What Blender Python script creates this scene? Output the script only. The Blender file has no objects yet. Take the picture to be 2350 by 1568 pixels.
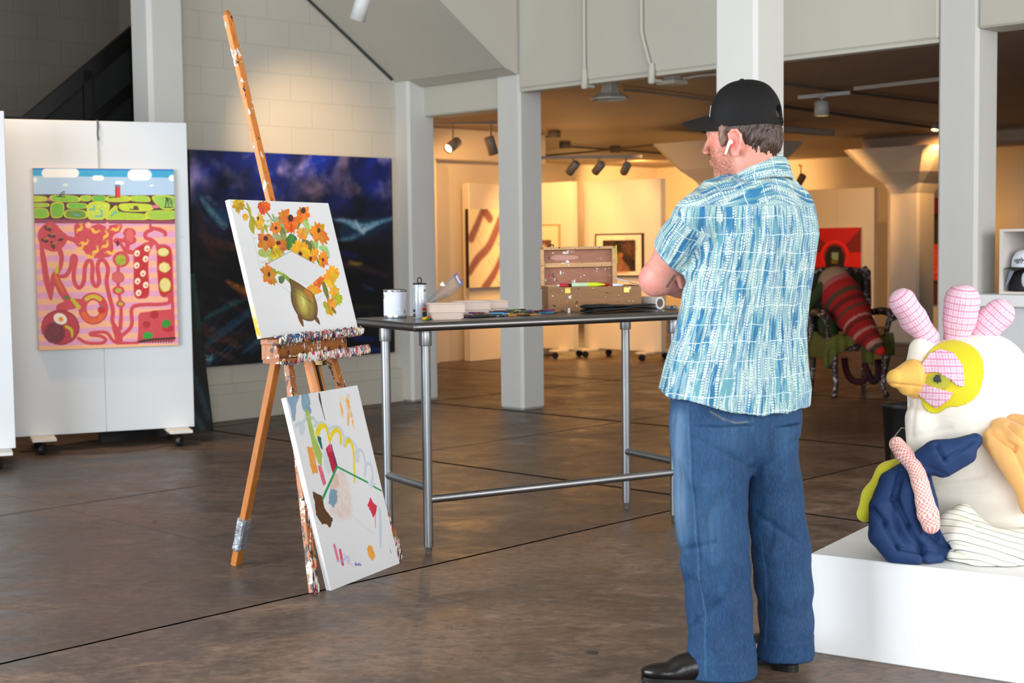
import bpy, math, random
import numpy as np
from mathutils import Vector, Matrix
sc = bpy.context.scene
COL = sc.collection
# ---------------------------------------------------------------- camera
F, PT, RL, H = 3300., .0668, -.0122, 1.31
cd = bpy.data.cameras.new('camera'); cam = bpy.data.objects.new('camera', cd); COL.objects.link(cam)
cd.sensor_width = 36; cd.lens = F / 2350 * 36; cd.clip_start = .05; cd.clip_end = 200
cam.matrix_world = Matrix.Translation((0, 0, H)) @ Matrix.Rotation(math.pi / 2 - PT, 4, 'X') @ Matrix.Rotation(RL, 4, 'Z')
cd.dof.use_dof = True; cd.dof.focus_distance = 5.3; cd.dof.aperture_fstop = 4.5
sc.camera = cam
# ---------------------------------------------------------------- world, daylight, exposure
w = bpy.data.worlds.new('world'); sc.world = w; w.use_nodes = True
w.node_tree.nodes['Background'].inputs[0].default_value = (.80, .90, 1, 1)
w.node_tree.nodes['Background'].inputs[1].default_value = .40
def area(name, loc, to, sx, sy, power, color):
    l = bpy.data.lights.new(name, 'AREA'); l.shape = 'RECTANGLE'; l.size = sx; l.size_y = sy; l.energy = power; l.color = color
    o = bpy.data.objects.new(name, l); COL.objects.link(o); o.location = loc
    o.rotation_euler = (Vector(to) - Vector(loc)).to_track_quat('-Z', 'Y').to_euler(); return o
# big roll-up doors behind and beside the viewer
area('daylight_left_door', (-5.6, 2.2, 1.9), (2.0, 6.6, .8), 4.2, 3.6, 540, (.86, .93, 1))
area('daylight_rear_door', (1.6, -3.6, 2.0), (1.7, 6, .9), 6.5, 3.6, 540, (.93, .97, 1))
area('daylight_right_door', (6.3, 1.5, 2.2), (1.5, 6, 1.2), 3.5, 3.2, 300, (.97, .98, 1))
def spot(loc, to, power, ang, color=(1, .52, .17), blend=.6, r=.04):
    l = bpy.data.lights.new('spot_beam', 'SPOT'); l.energy = power; l.spot_size = math.radians(ang); l.spot_blend = blend
    l.color = color; l.shadow_soft_size = r
    o = bpy.data.objects.new('spot_beam', l); COL.objects.link(o); o.location = loc
    o.rotation_euler = (Vector(to) - Vector(loc)).to_track_quat('-Z', 'Y').to_euler(); return o
sc.view_settings.view_transform = 'Standard'; sc.view_settings.look = 'None'
sc.view_settings.gamma = 1; sc.view_settings.use_curve_mapping = False
sc.view_settings.exposure = 0.0
# ---------------------------------------------------------------- measuring helpers (photo pixel -> place)
def ray(px, py):
    a, b = px - 1175, py - 784; cr, sr = math.cos(RL), math.sin(RL)
    X = cr * a + sr * b; Y = -sr * a + cr * b; u = -Y / F; c, s = math.cos(PT), math.sin(PT)
    return np.array([X / F, c + s * u, -s + c * u])
def G(px, py, z=0.):
    r = ray(px, py); t = (z - H) / r[2]; return Vector((r[0] * t, r[1] * t, z))
def D(px, py, y):
    r = ray(px, py); t = y / r[1]; return Vector((r[0] * t, y, H + r[2] * t))
def PL(px, py, p0, n):
    r = ray(px, py); t = (p0[0] * n[0] + p0[1] * n[1]) / (r[0] * n[0] + r[1] * n[1]); return Vector((r[0] * t, r[1] * t, H + r[2] * t))
# ---------------------------------------------------------------- materials
def lin(c):
    c = np.asarray(c, float); return np.where(c <= .04045, c / 12.92, ((c + .055) / 1.055) ** 2.4)
def L4(c): return (*[float(x) for x in lin(c)], 1)
MATS = {}
class NT:
    def __init__(s, name):
        s.m = bpy.data.materials.new(name); s.m.use_nodes = True; s.t = s.m.node_tree
        s.b = s.t.nodes['Principled BSDF']
    def n(s, typ, **kw):
        nd = s.t.nodes.new('ShaderNode' + typ)
        for k, v in kw.items():
            if k[0] == 'i' and k[1:].isdigit(): nd.inputs[int(k[1:])].default_value = v
            elif k in ('Scale', 'Detail', 'Roughness', 'Distortion', 'Strength', 'Distance', 'Fac'): nd.inputs[k].default_value = v
            else: setattr(nd, k, v)
        return nd
    def l(s, a, b): s.t.links.new(a, b)
    def vec(s, kind='Object', scale=(1, 1, 1), rot=(0, 0, 0), attr=None):
        if attr: o = s.n('Attribute', attribute_name=attr).outputs['Vector']
        else: o = s.n('TexCoord').outputs[kind]
        mp = s.n('Mapping'); mp.inputs['Scale'].default_value = scale; mp.inputs['Rotation'].default_value = rot
        s.l(o, mp.inputs[0]); return mp.outputs[0]
    def noise(s, v, scale, detail=4, rough=.6, dist=0):
        nd = s.n('TexNoise', Scale=scale, Detail=detail, Roughness=rough, Distortion=dist); s.l(v, nd.inputs['Vector']); return nd.outputs['Fac']
    def ramp(s, f, stops, interp='LINEAR'):
        r = s.n('ValToRGB'); r.color_ramp.interpolation = interp; e = r.color_ramp.elements
        while len(e) < len(stops): e.new(.5)
        for i, (p, c) in enumerate(stops):
            e[i].position = p; e[i].color = L4(c) if not isinstance(c, (int, float)) else (c, c, c, 1)
        s.l(f, r.inputs[0]); return r.outputs[0]
    def mix(s, f, a, b, mode='MIX'):
        m = s.n('Mix', data_type='RGBA', blend_type=mode)
        for x, i in ((f, 0), (a, 6), (b, 7)):
            if isinstance(x, (int, float)): m.inputs[i].default_value = x
            elif isinstance(x, tuple): m.inputs[i].default_value = L4(x)
            else: s.l(x, m.inputs[i])
        return m.outputs[2]
    def math(s, op, a, b=None, clamp=False):
        m = s.n('Math', operation=op, use_clamp=clamp)
        for i, x in enumerate((a, b)):
            if x is None: continue
            if isinstance(x, (int, float)): m.inputs[i].default_value = x
            else: s.l(x, m.inputs[i])
        return m.outputs[0]
    def bump(s, h, strength=.3, dist=.01):
        b = s.n('Bump', Strength=strength, Distance=dist); s.l(h, b.inputs['Height']); s.l(b.outputs[0], s.b.inputs['Normal'])
    def out(s, color=None, rough=.5, metal=0, spec=None):
        if color is not None:
            if isinstance(color, tuple): s.b.inputs['Base Color'].default_value = L4(color)
            else: s.l(color, s.b.inputs['Base Color'])
        if isinstance(rough, (int, float)): s.b.inputs['Roughness'].default_value = rough
        else: s.l(rough, s.b.inputs['Roughness'])
        s.b.inputs['Metallic'].default_value = metal
        if spec is not None: s.b.inputs['Specular IOR Level'].default_value = spec
        return s.m
def simple(name, c, rough=.6, metal=0, var=.06, scale=12, bump=.1, bscale=60, bdist=.003, sheen=0, stretch=(1, 1, 1), spec=None):
    if name in MATS: return MATS[name]
    t = NT(name); v = t.vec(scale=stretch); n = t.noise(v, scale)
    c = np.array(c); col = t.mix(n, tuple(np.clip(c * (1 - var), 0, 1)), tuple(np.clip(c * (1 + var), 0, 1)))
    if bump: t.bump(t.noise(v, bscale), bump, bdist)
    if sheen: t.b.inputs['Sheen Weight'].default_value = sheen
    MATS[name] = t.out(col, rough, metal, spec); return MATS[name]
def glow(name, c, e):
    t = NT(name); t.b.inputs['Emission Color'].default_value = L4(c); t.b.inputs['Emission Strength'].default_value = e
    return t.out(c, .5)
def attr_mat(name, rough=.55, bump=0, bscale=200, sheen=0, coat=0):
    if name in MATS: return MATS[name]
    t = NT(name); a = t.n('Attribute', attribute_name='col')
    n = t.noise(t.vec(), 90); c = t.mix(.06, a.outputs['Color'], n, 'OVERLAY')
    if bump: t.bump(t.noise(t.vec(), bscale), bump, .002)
    if sheen: t.b.inputs['Sheen Weight'].default_value = sheen
    if coat: t.b.inputs['Coat Weight'].default_value = coat
    MATS[name] = t.out(c, rough); return MATS[name]
# ---------------------------------------------------------------- object helpers
WM = {}
def wm(o): return WM.get(o.name, Matrix.Identity(4))
def empty(name, loc, rotz=0, mat=None):
    o = bpy.data.objects.new(name, None); COL.objects.link(o); o.empty_display_size = .1
    M = mat or Matrix.Translation(loc) @ Matrix.Rotation(rotz, 4, 'Z')
    o.matrix_world = M; WM[o.name] = M; return o
def tag(o, label=None, cat=None, group=None, kind=None):
    for k, v in (('label', label), ('category', cat), ('group', group), ('kind', kind)):
        if v: o[k] = v
    return o
def thing(name, loc, label, cat, group=None, rotz=0, mat=None):
    return tag(empty(name, loc, rotz, mat), label, cat, group)
def frame(o, ex, ey, ez=None):
    ex = Vector(ex).normalized(); ey = Vector(ey).normalized(); ez = ex.cross(ey).normalized() if ez is None else Vector(ez).normalized()
    M = Matrix.Identity(4)
    for i, e in enumerate((ex, ey, ez)):
        for j in range(3): M[j][i] = e[j]
    for j in range(3): M[j][3] = o[j]
    return M
def link_mesh(name, me, mats, parent=None, origin=None, smooth=False):
    """me holds WORLD coordinates; the object gets its parent's frame (or an origin)"""
    if not isinstance(mats, (list, tuple)): mats = [mats]
    for m in mats: me.materials.append(m)
    o = bpy.data.objects.new(name, me); COL.objects.link(o)
    if parent is not None:
        M = wm(parent); me.transform(M.inverted()); o.parent = parent; WM[o.name] = M
    else:
        if origin is None:
            n = len(me.vertices); a = np.empty(n * 3, np.float32); me.vertices.foreach_get('co', a); a = a.reshape(-1, 3)
            lo, hi = a.min(0), a.max(0); origin = Vector(((lo[0] + hi[0]) / 2, (lo[1] + hi[1]) / 2, lo[2]))
        M = Matrix.Translation(origin); me.transform(M.inverted()); o.location = origin; WM[o.name] = M
    if smooth: me.polygons.foreach_set('use_smooth', [True] * len(me.polygons))
    me.update(); return o
class MB:
    """collects shapes into one mesh"""
    def __init__(s, T=None): s.v = []; s.f = []; s.m = []; s.sm = []; s.T = T or Matrix.Identity(4)
    def add(s, vs, fs, m=0, smooth=False, T=None):
        k = len(s.v); M = s.T @ T if T is not None else s.T
        s.v += [tuple(M @ Vector(v)) for v in vs]
        for f in fs: s.f.append(tuple(k + i for i in f)); s.m.append(m); s.sm.append(smooth)
        return s
    def box(s, lo, hi, m=0, c=0, T=None):
        (x0, y0, z0), (x1, y1, z1) = lo, hi
        if c <= 0:
            vs = [(x, y, z) for z in (z0, z1) for y in (y0, y1) for x in (x0, x1)]
            return s.add(vs, [(0, 2, 3, 1), (4, 5, 7, 6), (0, 1, 5, 4), (2, 6, 7, 3), (0, 4, 6, 2), (1, 3, 7, 5)], m, T=T)
        lo = Vector(lo); hi = Vector(hi); vs = []; ix = {}
        for a in (0, 1):
            for b in (0, 1):
                for d in (0, 1):
                    p = [hi[i] if q else lo[i] for i, q in enumerate((a, b, d))]; sg = [-1 if q else 1 for q in (a, b, d)]
                    for ax in range(3):
                        q = [p[i] + (sg[i] * c if i != ax else 0) for i in range(3)]; ix[(a, b, d, ax)] = len(vs); vs.append(tuple(q))
        cc = (lo + hi) / 2; fs = []
        def af(idx):
            P = [Vector(vs[i]) for i in idx]; n = (P[1] - P[0]).cross(P[2] - P[0]); ce = sum(P, Vector()) / len(P)
            fs.append(tuple(idx) if n.dot(ce - cc) > 0 else tuple(reversed(idx)))
        for ax in range(3):
            o1, o2 = [i for i in range(3) if i != ax]
            for q in (0, 1):
                key = []
                for (u, w_) in ((0, 0), (1, 0), (1, 1), (0, 1)):
                    k = [0, 0, 0]; k[ax] = q; k[o1] = u; k[o2] = w_; key.append(ix[(*k, ax)])
                af(key)
        for ax in range(3):
            o1, o2 = [i for i in range(3) if i != ax]
            for u in (0, 1):
                for w_ in (0, 1):
                    k0 = [0, 0, 0]; k0[o1] = u; k0[o2] = w_; k1 = list(k0); k1[ax] = 1
                    af([ix[(*k0, o1)], ix[(*k1, o1)], ix[(*k1, o2)], ix[(*k0, o2)]])
        for a in (0, 1):
            for b in (0, 1):
                for d in (0, 1): af([ix[(a, b, d, i)] for i in range(3)])
        return s.add(vs, fs, m, T=T)
    def cyl(s, a, b, ra, rb=None, n=20, m=0, cap=True, smooth=True):
        rb = ra if rb is None else rb; a = Vector(a); b = Vector(b); q = (b - a).to_track_quat('Z', 'Y')
        vs = []; 
        for p, r in ((a, ra), (b, rb)):
            for i in range(n):
                t = 2 * math.pi * i / n; vs.append(p + q @ Vector((r * math.cos(t), r * math.sin(t), 0)))
        s.add(vs, [(i, (i + 1) % n, n + (i + 1) % n, n + i) for i in range(n)], m, smooth)
        if cap: s.add(vs, [tuple(reversed(range(n))), tuple(range(n, 2 * n))], m)
        return s
    def lathe(s, prof, o=(0, 0, 0), n=28, m=0, axis=None, smooth=True):
        q = Vector(axis).to_track_quat('Z', 'Y') if axis else None; o = Vector(o); vs = []; fs = []
        for r, z in prof:
            for i in range(n):
                t = 2 * math.pi * i / n; p = Vector((r * math.cos(t), r * math.sin(t), z)); vs.append(o + (q @ p if q else p))
        k = len(prof)
        for j in range(k - 1): fs += [(j * n + i, j * n + (i + 1) % n, (j + 1) * n + (i + 1) % n, (j + 1) * n + i) for i in range(n)]
        s.add(vs, fs, m, smooth)
        if prof[0][0] > 1e-5: s.add(vs, [tuple(reversed(range(n)))], m)
        if prof[-1][0] > 1e-5: s.add(vs, [tuple(range((k - 1) * n, k * n))], m)
        return s
    def tube(s, pts, r, n=10, m=0, closed=False, cap=True):
        P = [Vector(p) for p in pts]; k = len(P); rs = r if hasattr(r, '__len__') else [r] * k; vs = []; up = None
        for i in range(k):
            d = (P[(i + 1) % k] - P[i - 1]) if closed else (P[min(i + 1, k - 1)] - P[max(i - 1, 0)])
            d.normalize()
            if up is None: up = Vector((0, 0, 1)) if abs(d.z) < .9 else Vector((1, 0, 0))
            x = d.cross(up).normalized(); y = x.cross(d).normalized(); up = y
            vs += [P[i] + (x * math.cos(2 * math.pi * j / n) + y * math.sin(2 * math.pi * j / n)) * rs[i] for j in range(n)]
        fs = []
        for i in range(k if closed else k - 1):
            a, b = i * n, ((i + 1) % k) * n
            fs += [(a + j, b + j, b + (j + 1) % n, a + (j + 1) % n) for j in range(n)]
        s.add(vs, fs, m, True)
        if cap and not closed: s.add(vs, [tuple(range(n)), tuple(reversed(range((k - 1) * n, k * n)))], m)
        return s
    def prism(s, poly, ext, m=0):
        P = [Vector(p) for p in poly]; E = Vector(ext); n = len(P); nrm = Vector()
        for i in range(n): nrm += P[i].cross(P[(i + 1) % n])
        if nrm.dot(E) > 0: P.reverse()
        return s.add(P + [p + E for p in P], [tuple(range(n)), tuple(reversed(range(n, 2 * n)))] + [(i, i + n, (i + 1) % n + n, (i + 1) % n) for i in range(n)], m)
    def ball(s, c, r, m=0, n=12, T=None):
        r = r if hasattr(r, '__len__') else (r, r, r); k = n // 2 + 1
        vs = [(0, 0, -1)] + [(math.cos(2 * math.pi * i / n) * math.sin(math.pi * j / k), math.sin(2 * math.pi * i / n) * math.sin(math.pi * j / k), -math.cos(math.pi * j / k)) for j in range(1, k) for i in range(n)] + [(0, 0, 1)]
        fs = [(0, 1 + (i + 1) % n, 1 + i) for i in range(n)]
        for j in range(k - 2): fs += [(1 + j * n + i, 1 + j * n + (i + 1) % n, 1 + (j + 1) * n + (i + 1) % n, 1 + (j + 1) * n + i) for i in range(n)]
        e = 1 + (k - 1) * n; b = 1 + (k - 2) * n; fs += [(b + i, b + (i + 1) % n, e) for i in range(n)]
        q = T.to_3x3() if T is not None else Matrix.Identity(3)
        return s.add([Vector(c) + q @ Vector((x * r[0], y * r[1], z * r[2])) for x, y, z in vs], fs, m, True)
    def build(s, name, mats, parent=None, origin=None, col=None, bev=0):
        me = bpy.data.meshes.new(name); me.from_pydata(s.v, [], s.f)
        me.polygons.foreach_set('material_index', s.m); me.polygons.foreach_set('use_smooth', s.sm)
        o = link_mesh(name, me, mats, parent, origin)
        if bev:
            b = o.modifiers.new('bevel', 'BEVEL'); b.width = bev; b.segments = 2; b.limit_method = 'ANGLE'; b.angle_limit = .7
        return o
def struct(o): o['kind'] = 'structure'; return o
# value noise in 3D on arrays
_rs = np.random.RandomState(7); _perm = _rs.rand(64, 64, 64).astype(np.float32)
def vnoise(p):
    p = np.asarray(p, np.float32); i = np.floor(p).astype(np.int32); f = p - i; f = f * f * (3 - 2 * f); r = 0
    for dx in (0, 1):
        for dy in (0, 1):
            for dz in (0, 1):
                wt = (f[..., 0] if dx else 1 - f[..., 0]) * (f[..., 1] if dy else 1 - f[..., 1]) * (f[..., 2] if dz else 1 - f[..., 2])
                r = r + wt * _perm[(i[..., 0] + dx) & 63, (i[..., 1] + dy) & 63, (i[..., 2] + dz) & 63]
    return r
def fbm(p, oct=3):
    r = 0; a = .5; p = np.asarray(p, np.float32)
    for k in range(oct): r = r + a * (vnoise(p * 2 ** k + k * 7.3) - .5); a *= .5
    return r
# ================================================================ building
TH = math.radians(45); UU = Vector((math.cos(TH), math.sin(TH), 0)); VV = Vector((-UU.y, UU.x, 0))
BT = frame((.08, 11.34, 0), UU, VV)          # building axes, origin at the near corner of the middle column
def uv(u, v, z=0): return BT @ Vector((u, v, z))
ZC = 4.7; ZG = 2.62
def paint_wall(name, c, blocks=0, rough=.62, dirt=.05):
    t = NT(name); v = t.vec('Object'); n = t.noise(v, 1.3, 5); n2 = t.noise(v, 14, 4)
    c = np.array(c); col = t.mix(n, tuple(c * .97), tuple(np.clip(c * 1.03, 0, 1)))
    sp = t.ramp(n2, [(.0, .0), (.70, 0), (.76, 1)]); col = t.mix(t.math('MULTIPLY', sp, .25), col, tuple(c * .8))
    h = t.math('MULTIPLY', n2, .35)
    if blocks:
        b = t.n('TexBrick', offset=.5); t.l(t.vec('Object', rot=(math.pi / 2, 0, 0)), b.inputs[0])
        b.inputs['Scale'].default_value = 1; b.inputs['Brick Width'].default_value = .41; b.inputs['Row Height'].default_value = .205
        b.inputs['Mortar Size'].default_value = .006; b.inputs['Mortar Smooth'].default_value = .5
        h = t.math('ADD', h, t.math('MULTIPLY', b.outputs['Fac'], -2.0))
        col = t.mix(t.math('MULTIPLY', b.outputs['Fac'], .15), col, tuple(c * .8))
    t.bump(h, .35, .006); return t.out(col, rough)
M_wall = paint_wall('painted_block_wall', (.735, .71, .66), 1)
M_conc = paint_wall('painted_concrete', (.735, .72, .67))
M_dark = paint_wall('shaded_block_wall', (.42, .39, .35), 1)  # block paint darkened: the alcove's shade is put into the colour
M_gal = paint_wall('gallery_plaster', (.86, .82, .76))
M_ceil = paint_wall('gallery_ceiling_paint', (.60, .53, .47))
M_col = paint_wall('column_paint', (.79, .785, .765))
# floor
def floor_mat():
    t = NT('stained_concrete'); v = t.vec('Object'); sv = t.vec('Object', (.8, 1.1, 1), (0, 0, math.radians(8)))
    big = t.noise(sv, .8, 6, .66, .8); md = t.noise(sv, 3.2, 7, .72, 1.0); fine = t.noise(t.vec('Object', (3.0, 4.5, 1), (0, 0, math.radians(8))), 6, 8, .78, .6)
    c1 = t.ramp(big, [(.34, (.17, .165, .165)), (.44, (.33, .29, .27)), (.50, (.40, .345, .31)), (.56, (.52, .41, .34)), (.63, (.60, .50, .43)), (.72, (.34, .32, .31))])
    c2 = t.ramp(md, [(.34, (.11, .10, .10)), (.45, (.32, .285, .265)), (.52, (.44, .375, .33)), (.60, (.56, .46, .39)), (.70, (.70, .60, .53))])
    c = t.mix(.55, c1, c2); c = t.mix(t.ramp(fine, [(.30, .80), (.55, 0)]), c, (.15, .13, .125)); c = t.mix(t.ramp(fine, [(.55, 0.), (.80, .55)]), c, (.64, .55, .49))
    sp = t.noise(v, 60, 2); c = t.mix(t.ramp(sp, [(.72, 0.), (.76, .6)]), c, (.68, .62, .56)); sp2 = t.noise(v, 23, 3, .7); c = t.mix(t.ramp(sp2, [(.66, 0.), (.71, .6)]), c, (.13, .11, .10))
    sx = t.n('SeparateXYZ'); t.l(t.vec('Object', rot=(0, 0, math.radians(-46))), sx.inputs[0])
    # slab past the long joint is mixed darker
    sl = t.noise(t.vec('Object', (.28, .28, 1), (0, 0, math.radians(-46))), 1, 0); far = t.math('GREATER_THAN', sx.outputs[1], 4.305); c = t.mix(t.math('MULTIPLY', far, .42), c, (.13, .12, .12))
    wob = t.math('MULTIPLY', t.math('SUBTRACT', t.noise(v, 6, 3), .5), .014)
    groove = None
    for ax, pos, wd, st in ((1, 4.305, .010, 1), (0, 5.92, .020, .9), (0, 8.15, .026, .9), (1, 6.75, .024, .35), (0, 3.62, .012, .2), (1, 8.9, .020, .6), (0, 10.6, .026, .7)):
        d = t.math('ABSOLUTE', t.math('SUBTRACT', t.math('ADD', sx.outputs[ax], wob), pos))
        g = t.math('MULTIPLY', t.math('SUBTRACT', 1, t.math('DIVIDE', d, wd), True), st * 2.2, True); g = t.math('MULTIPLY', g, min(1, st))
        groove = g if groove is None else t.math('MAXIMUM', groove, g)
    c = t.mix(.10, c, (.62, .48, .38), 'MIX'); c = t.mix(groove, c, (.03, .027, .025))
    t.bump(t.math('SUBTRACT', t.math('MULTIPLY', fine, .3), groove), .25, .004)
    r = t.math('ADD', t.ramp(md, [(.36, .32), (.64, .56)]), groove); sp_ = t.math('MULTIPLY', t.math('SUBTRACT', 1, groove, True), .40); t.l(sp_, t.b.inputs['Specular IOR Level']); return t.out(c, r)
fl = MB(); fl.box((-12, -6, -.1), (30, 34, 0)); struct(fl.build('floor', floor_mat(), origin=(0, 0, 0)))
# ceilings
def sbox(name, lo, hi, m, c=0, T=BT):
    b = MB(); b.box(lo, hi, 0, c); me = bpy.data.meshes.new(name); me.from_pydata(b.v, [], b.f)
    o = bpy.data.objects.new(name, me); COL.objects.link(o); o.matrix_world = T; WM[o.name] = T; me.materials.append(m); return struct(o)
sbox('ceiling', (-14, -9, ZC), (.28, 9, ZC + .2), M_conc)
sbox('ceiling_gallery', (.28, -12, ZG), (22, 8, ZG + .3), M_ceil)
# big walls
sbox('wall_back', (-2.35, 1.30, 0), (-.02, 1.6, ZC), M_wall)
sbox('wall_back_plinth', (-2.30, 1.255, 0), (-.15, 1.30, .285), M_wall, .008)
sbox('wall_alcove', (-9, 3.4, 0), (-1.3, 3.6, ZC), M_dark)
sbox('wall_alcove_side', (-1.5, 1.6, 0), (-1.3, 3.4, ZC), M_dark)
sbox('trim_corner_pilaster', (-.16, 1.14, 0), (.14, 1.5, 2.70), M_col, .022)
sbox('trim_left_pilaster', (-2.58, 1.14, 0), (-2.28, 1.4, ZC), M_col, .03)
# columns
def column(name, u, v, a, ztop, T=BT, c=.02): return sbox(name, (u, v, 0), (u + a, v + a, ztop), M_col, c, T)
column('trim_middle_column', 0, 0, .262, ZC)
column('trim_right_column', 0, -3.83, .262, ZC)
pc = D(1735, 300, 7.10); q = BT.inverted() @ Vector((pc.x, pc.y, 0)); column('trim_front_column', q.x, q.y, .255, ZC)
# beams between columns and wall over them
sbox('trim_beam_main', (.0, -3.57, 2.53), (.262, 0, ZC), M_conc, .012)
sbox('trim_beam_lip', (.006, -3.57, 2.505), (.10, 0, 2.53), M_conc, .004)
sbox('trim_beam_side', (.02, .262, 2.395), (.25, 1.16, 2.66), M_conc, .012)
sbox('trim_beam_right', (.0, -9, 2.56), (.262, -3.83, ZC), M_conc, .012)
# stair soffit
def soffit():
    b = MB(); P = [(-.02, 0, 2.64), (-.16, 0, 2.685), (-3.1, 0, 4.62), (-3.1, 0, ZC), (-.02, 0, ZC)]
    b.prism(P, (0, 1.3, 0)); me = bpy.data.meshes.new('x'); me.from_pydata(b.v, [], b.f); o = bpy.data.objects.new('trim_stair_soffit', me); COL.objects.link(o)
    o.matrix_world = BT; me.materials.append(M_conc); struct(o)
soffit()
g = MB(BT); g.tube([(-.20, 1.288, 2.70), (-.9, 1.285, 3.165), (-1.5, 1.285, 3.56), (-3, 1.285, 4.54)], .011, 8)
struct(g.build('trim_soffit_joint', simple('joint_sealant', (.22, .23, .20), .8)))
# gallery shell
sbox('wall_gallery_left', (.3, 4.1, 0), (4.4, 4.3, ZG), M_gal)
sbox('wall_gallery_partition', (3.05, 3.82, 0), (4.4, 3.94, 2.02), M_gal, .01)
sbox('trim_gallery_cornice', (.3, 3.90, 2.27), (4.4, 4.1, ZG), M_gal, .01)
sbox('trim_gallery_pilaster', (2.25, 3.86, 0), (2.62, 4.1, 2.27), M_gal, .02)
sbox('wall_gallery_far', (19, -12, 0), (19.3, 8, ZG), M_gal)
sbox('wall_gallery_north', (4.6, 8, 0), (19, 8.2, ZG), M_gal)
sbox('wall_gallery_end', (.3, 1.7, 0), (.5, 4.1, ZG), M_gal)
sbox('wall_right', (1.9, -9, 0), (2.1, -4.35, 2.6), M_gal)
sbox('wall_right_return', (.66, -4.5, 0), (2.1, -4.35, 2.6), M_gal)
sbox('trim_gallery_beam', (8.1, -12, 2.44), (8.6, 1.9, ZG), M_ceil, .03)
sbox('trim_gallery_beam_far', (13.6, -12, 2.44), (14.1, 8.0, ZG), M_ceil, .03)
def capital_column(name, u, v, a):
    b = MB(); b.box((u - a, v - a, 0), (u + a, v + a, 1.95), 0, .03)
    prof = [(a, 1.90), (a + .06, 2.02), (a + .22, 2.16), (a + .38, 2.36), (a + .46, 2.46)]
    vs = []; fs = []
    for r, z in prof:
        k = .03 + (r - a) * .25; ring = [(r, -r + k), (r, r - k), (r - k, r), (-r + k, r), (-r, r - k), (-r, -r + k), (-r + k, -r), (r - k, -r)]
        vs += [(u + x, v + y, z) for x, y in ring]
    for j in range(len(prof) - 1): fs += [(j * 8 + i, j * 8 + (i + 1) % 8, (j + 1) * 8 + (i + 1) % 8, (j + 1) * 8 + i) for i in range(8)]
    b.add(vs, fs, 0); me = bpy.data.meshes.new('x'); me.from_pydata(b.v, [], b.f); me.materials.append(M_gal)
    o = bpy.data.objects.new(name, me); COL.objects.link(o); o.matrix_world = BT; struct(o)
pg = BT.inverted() @ G(2092, 792); capital_column('trim_gallery_column_east', pg.x + .27, pg.y + .16, .21)
p1_ = BT.inverted() @ D(1650, 700, 16.6); capital_column('trim_gallery_column_west', p1_.x + .25, p1_.y + .05, .22)
# unseen outer walls of the hall, which close it in for the reflections
b = MB(); b.box((-9, -5, 0), (-8.8, 12, ZC)); struct(b.build('wall_left', M_conc)); 
b = MB(); b.box((9.4, -5, 0), (9.6, 4, ZC)); struct(b.build('wall_front_right', M_conc))
# ================================================================ painted canvases: pigment laid on a fine grid of the canvas's own surface
def homog(src, dst):
    A = []
    for (x, y), (u, v) in zip(src, dst): A += [[x, y, 1, 0, 0, 0, -u * x, -u * y], [0, 0, 0, x, y, 1, -v * x, -v * y]]
    h = np.linalg.solve(np.array(A, float), np.array([q for d in dst for q in d], float)); return np.append(h, 1).reshape(3, 3)
def catmull(P, n=10, closed=False):
    P = np.asarray(P, float); k = len(P)
    if k < 3: return P
    out = []
    for i in range(k if closed else k - 1):
        p0, p1, p2, p3 = (P[(i - 1) % k], P[i % k], P[(i + 1) % k], P[(i + 2) % k]) if closed else (P[max(i - 1, 0)], P[i], P[i + 1], P[min(i + 2, k - 1)])
        for t in np.linspace(0, 1, n, endpoint=False): out.append(.5 * (2 * p1 + (p2 - p0) * t + (2 * p0 - 5 * p1 + 4 * p2 - p3) * t * t + (3 * p1 - p0 - 3 * p2 + p3) * t ** 3))
    if not closed: out.append(P[-1])
    return np.array(out)
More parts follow.
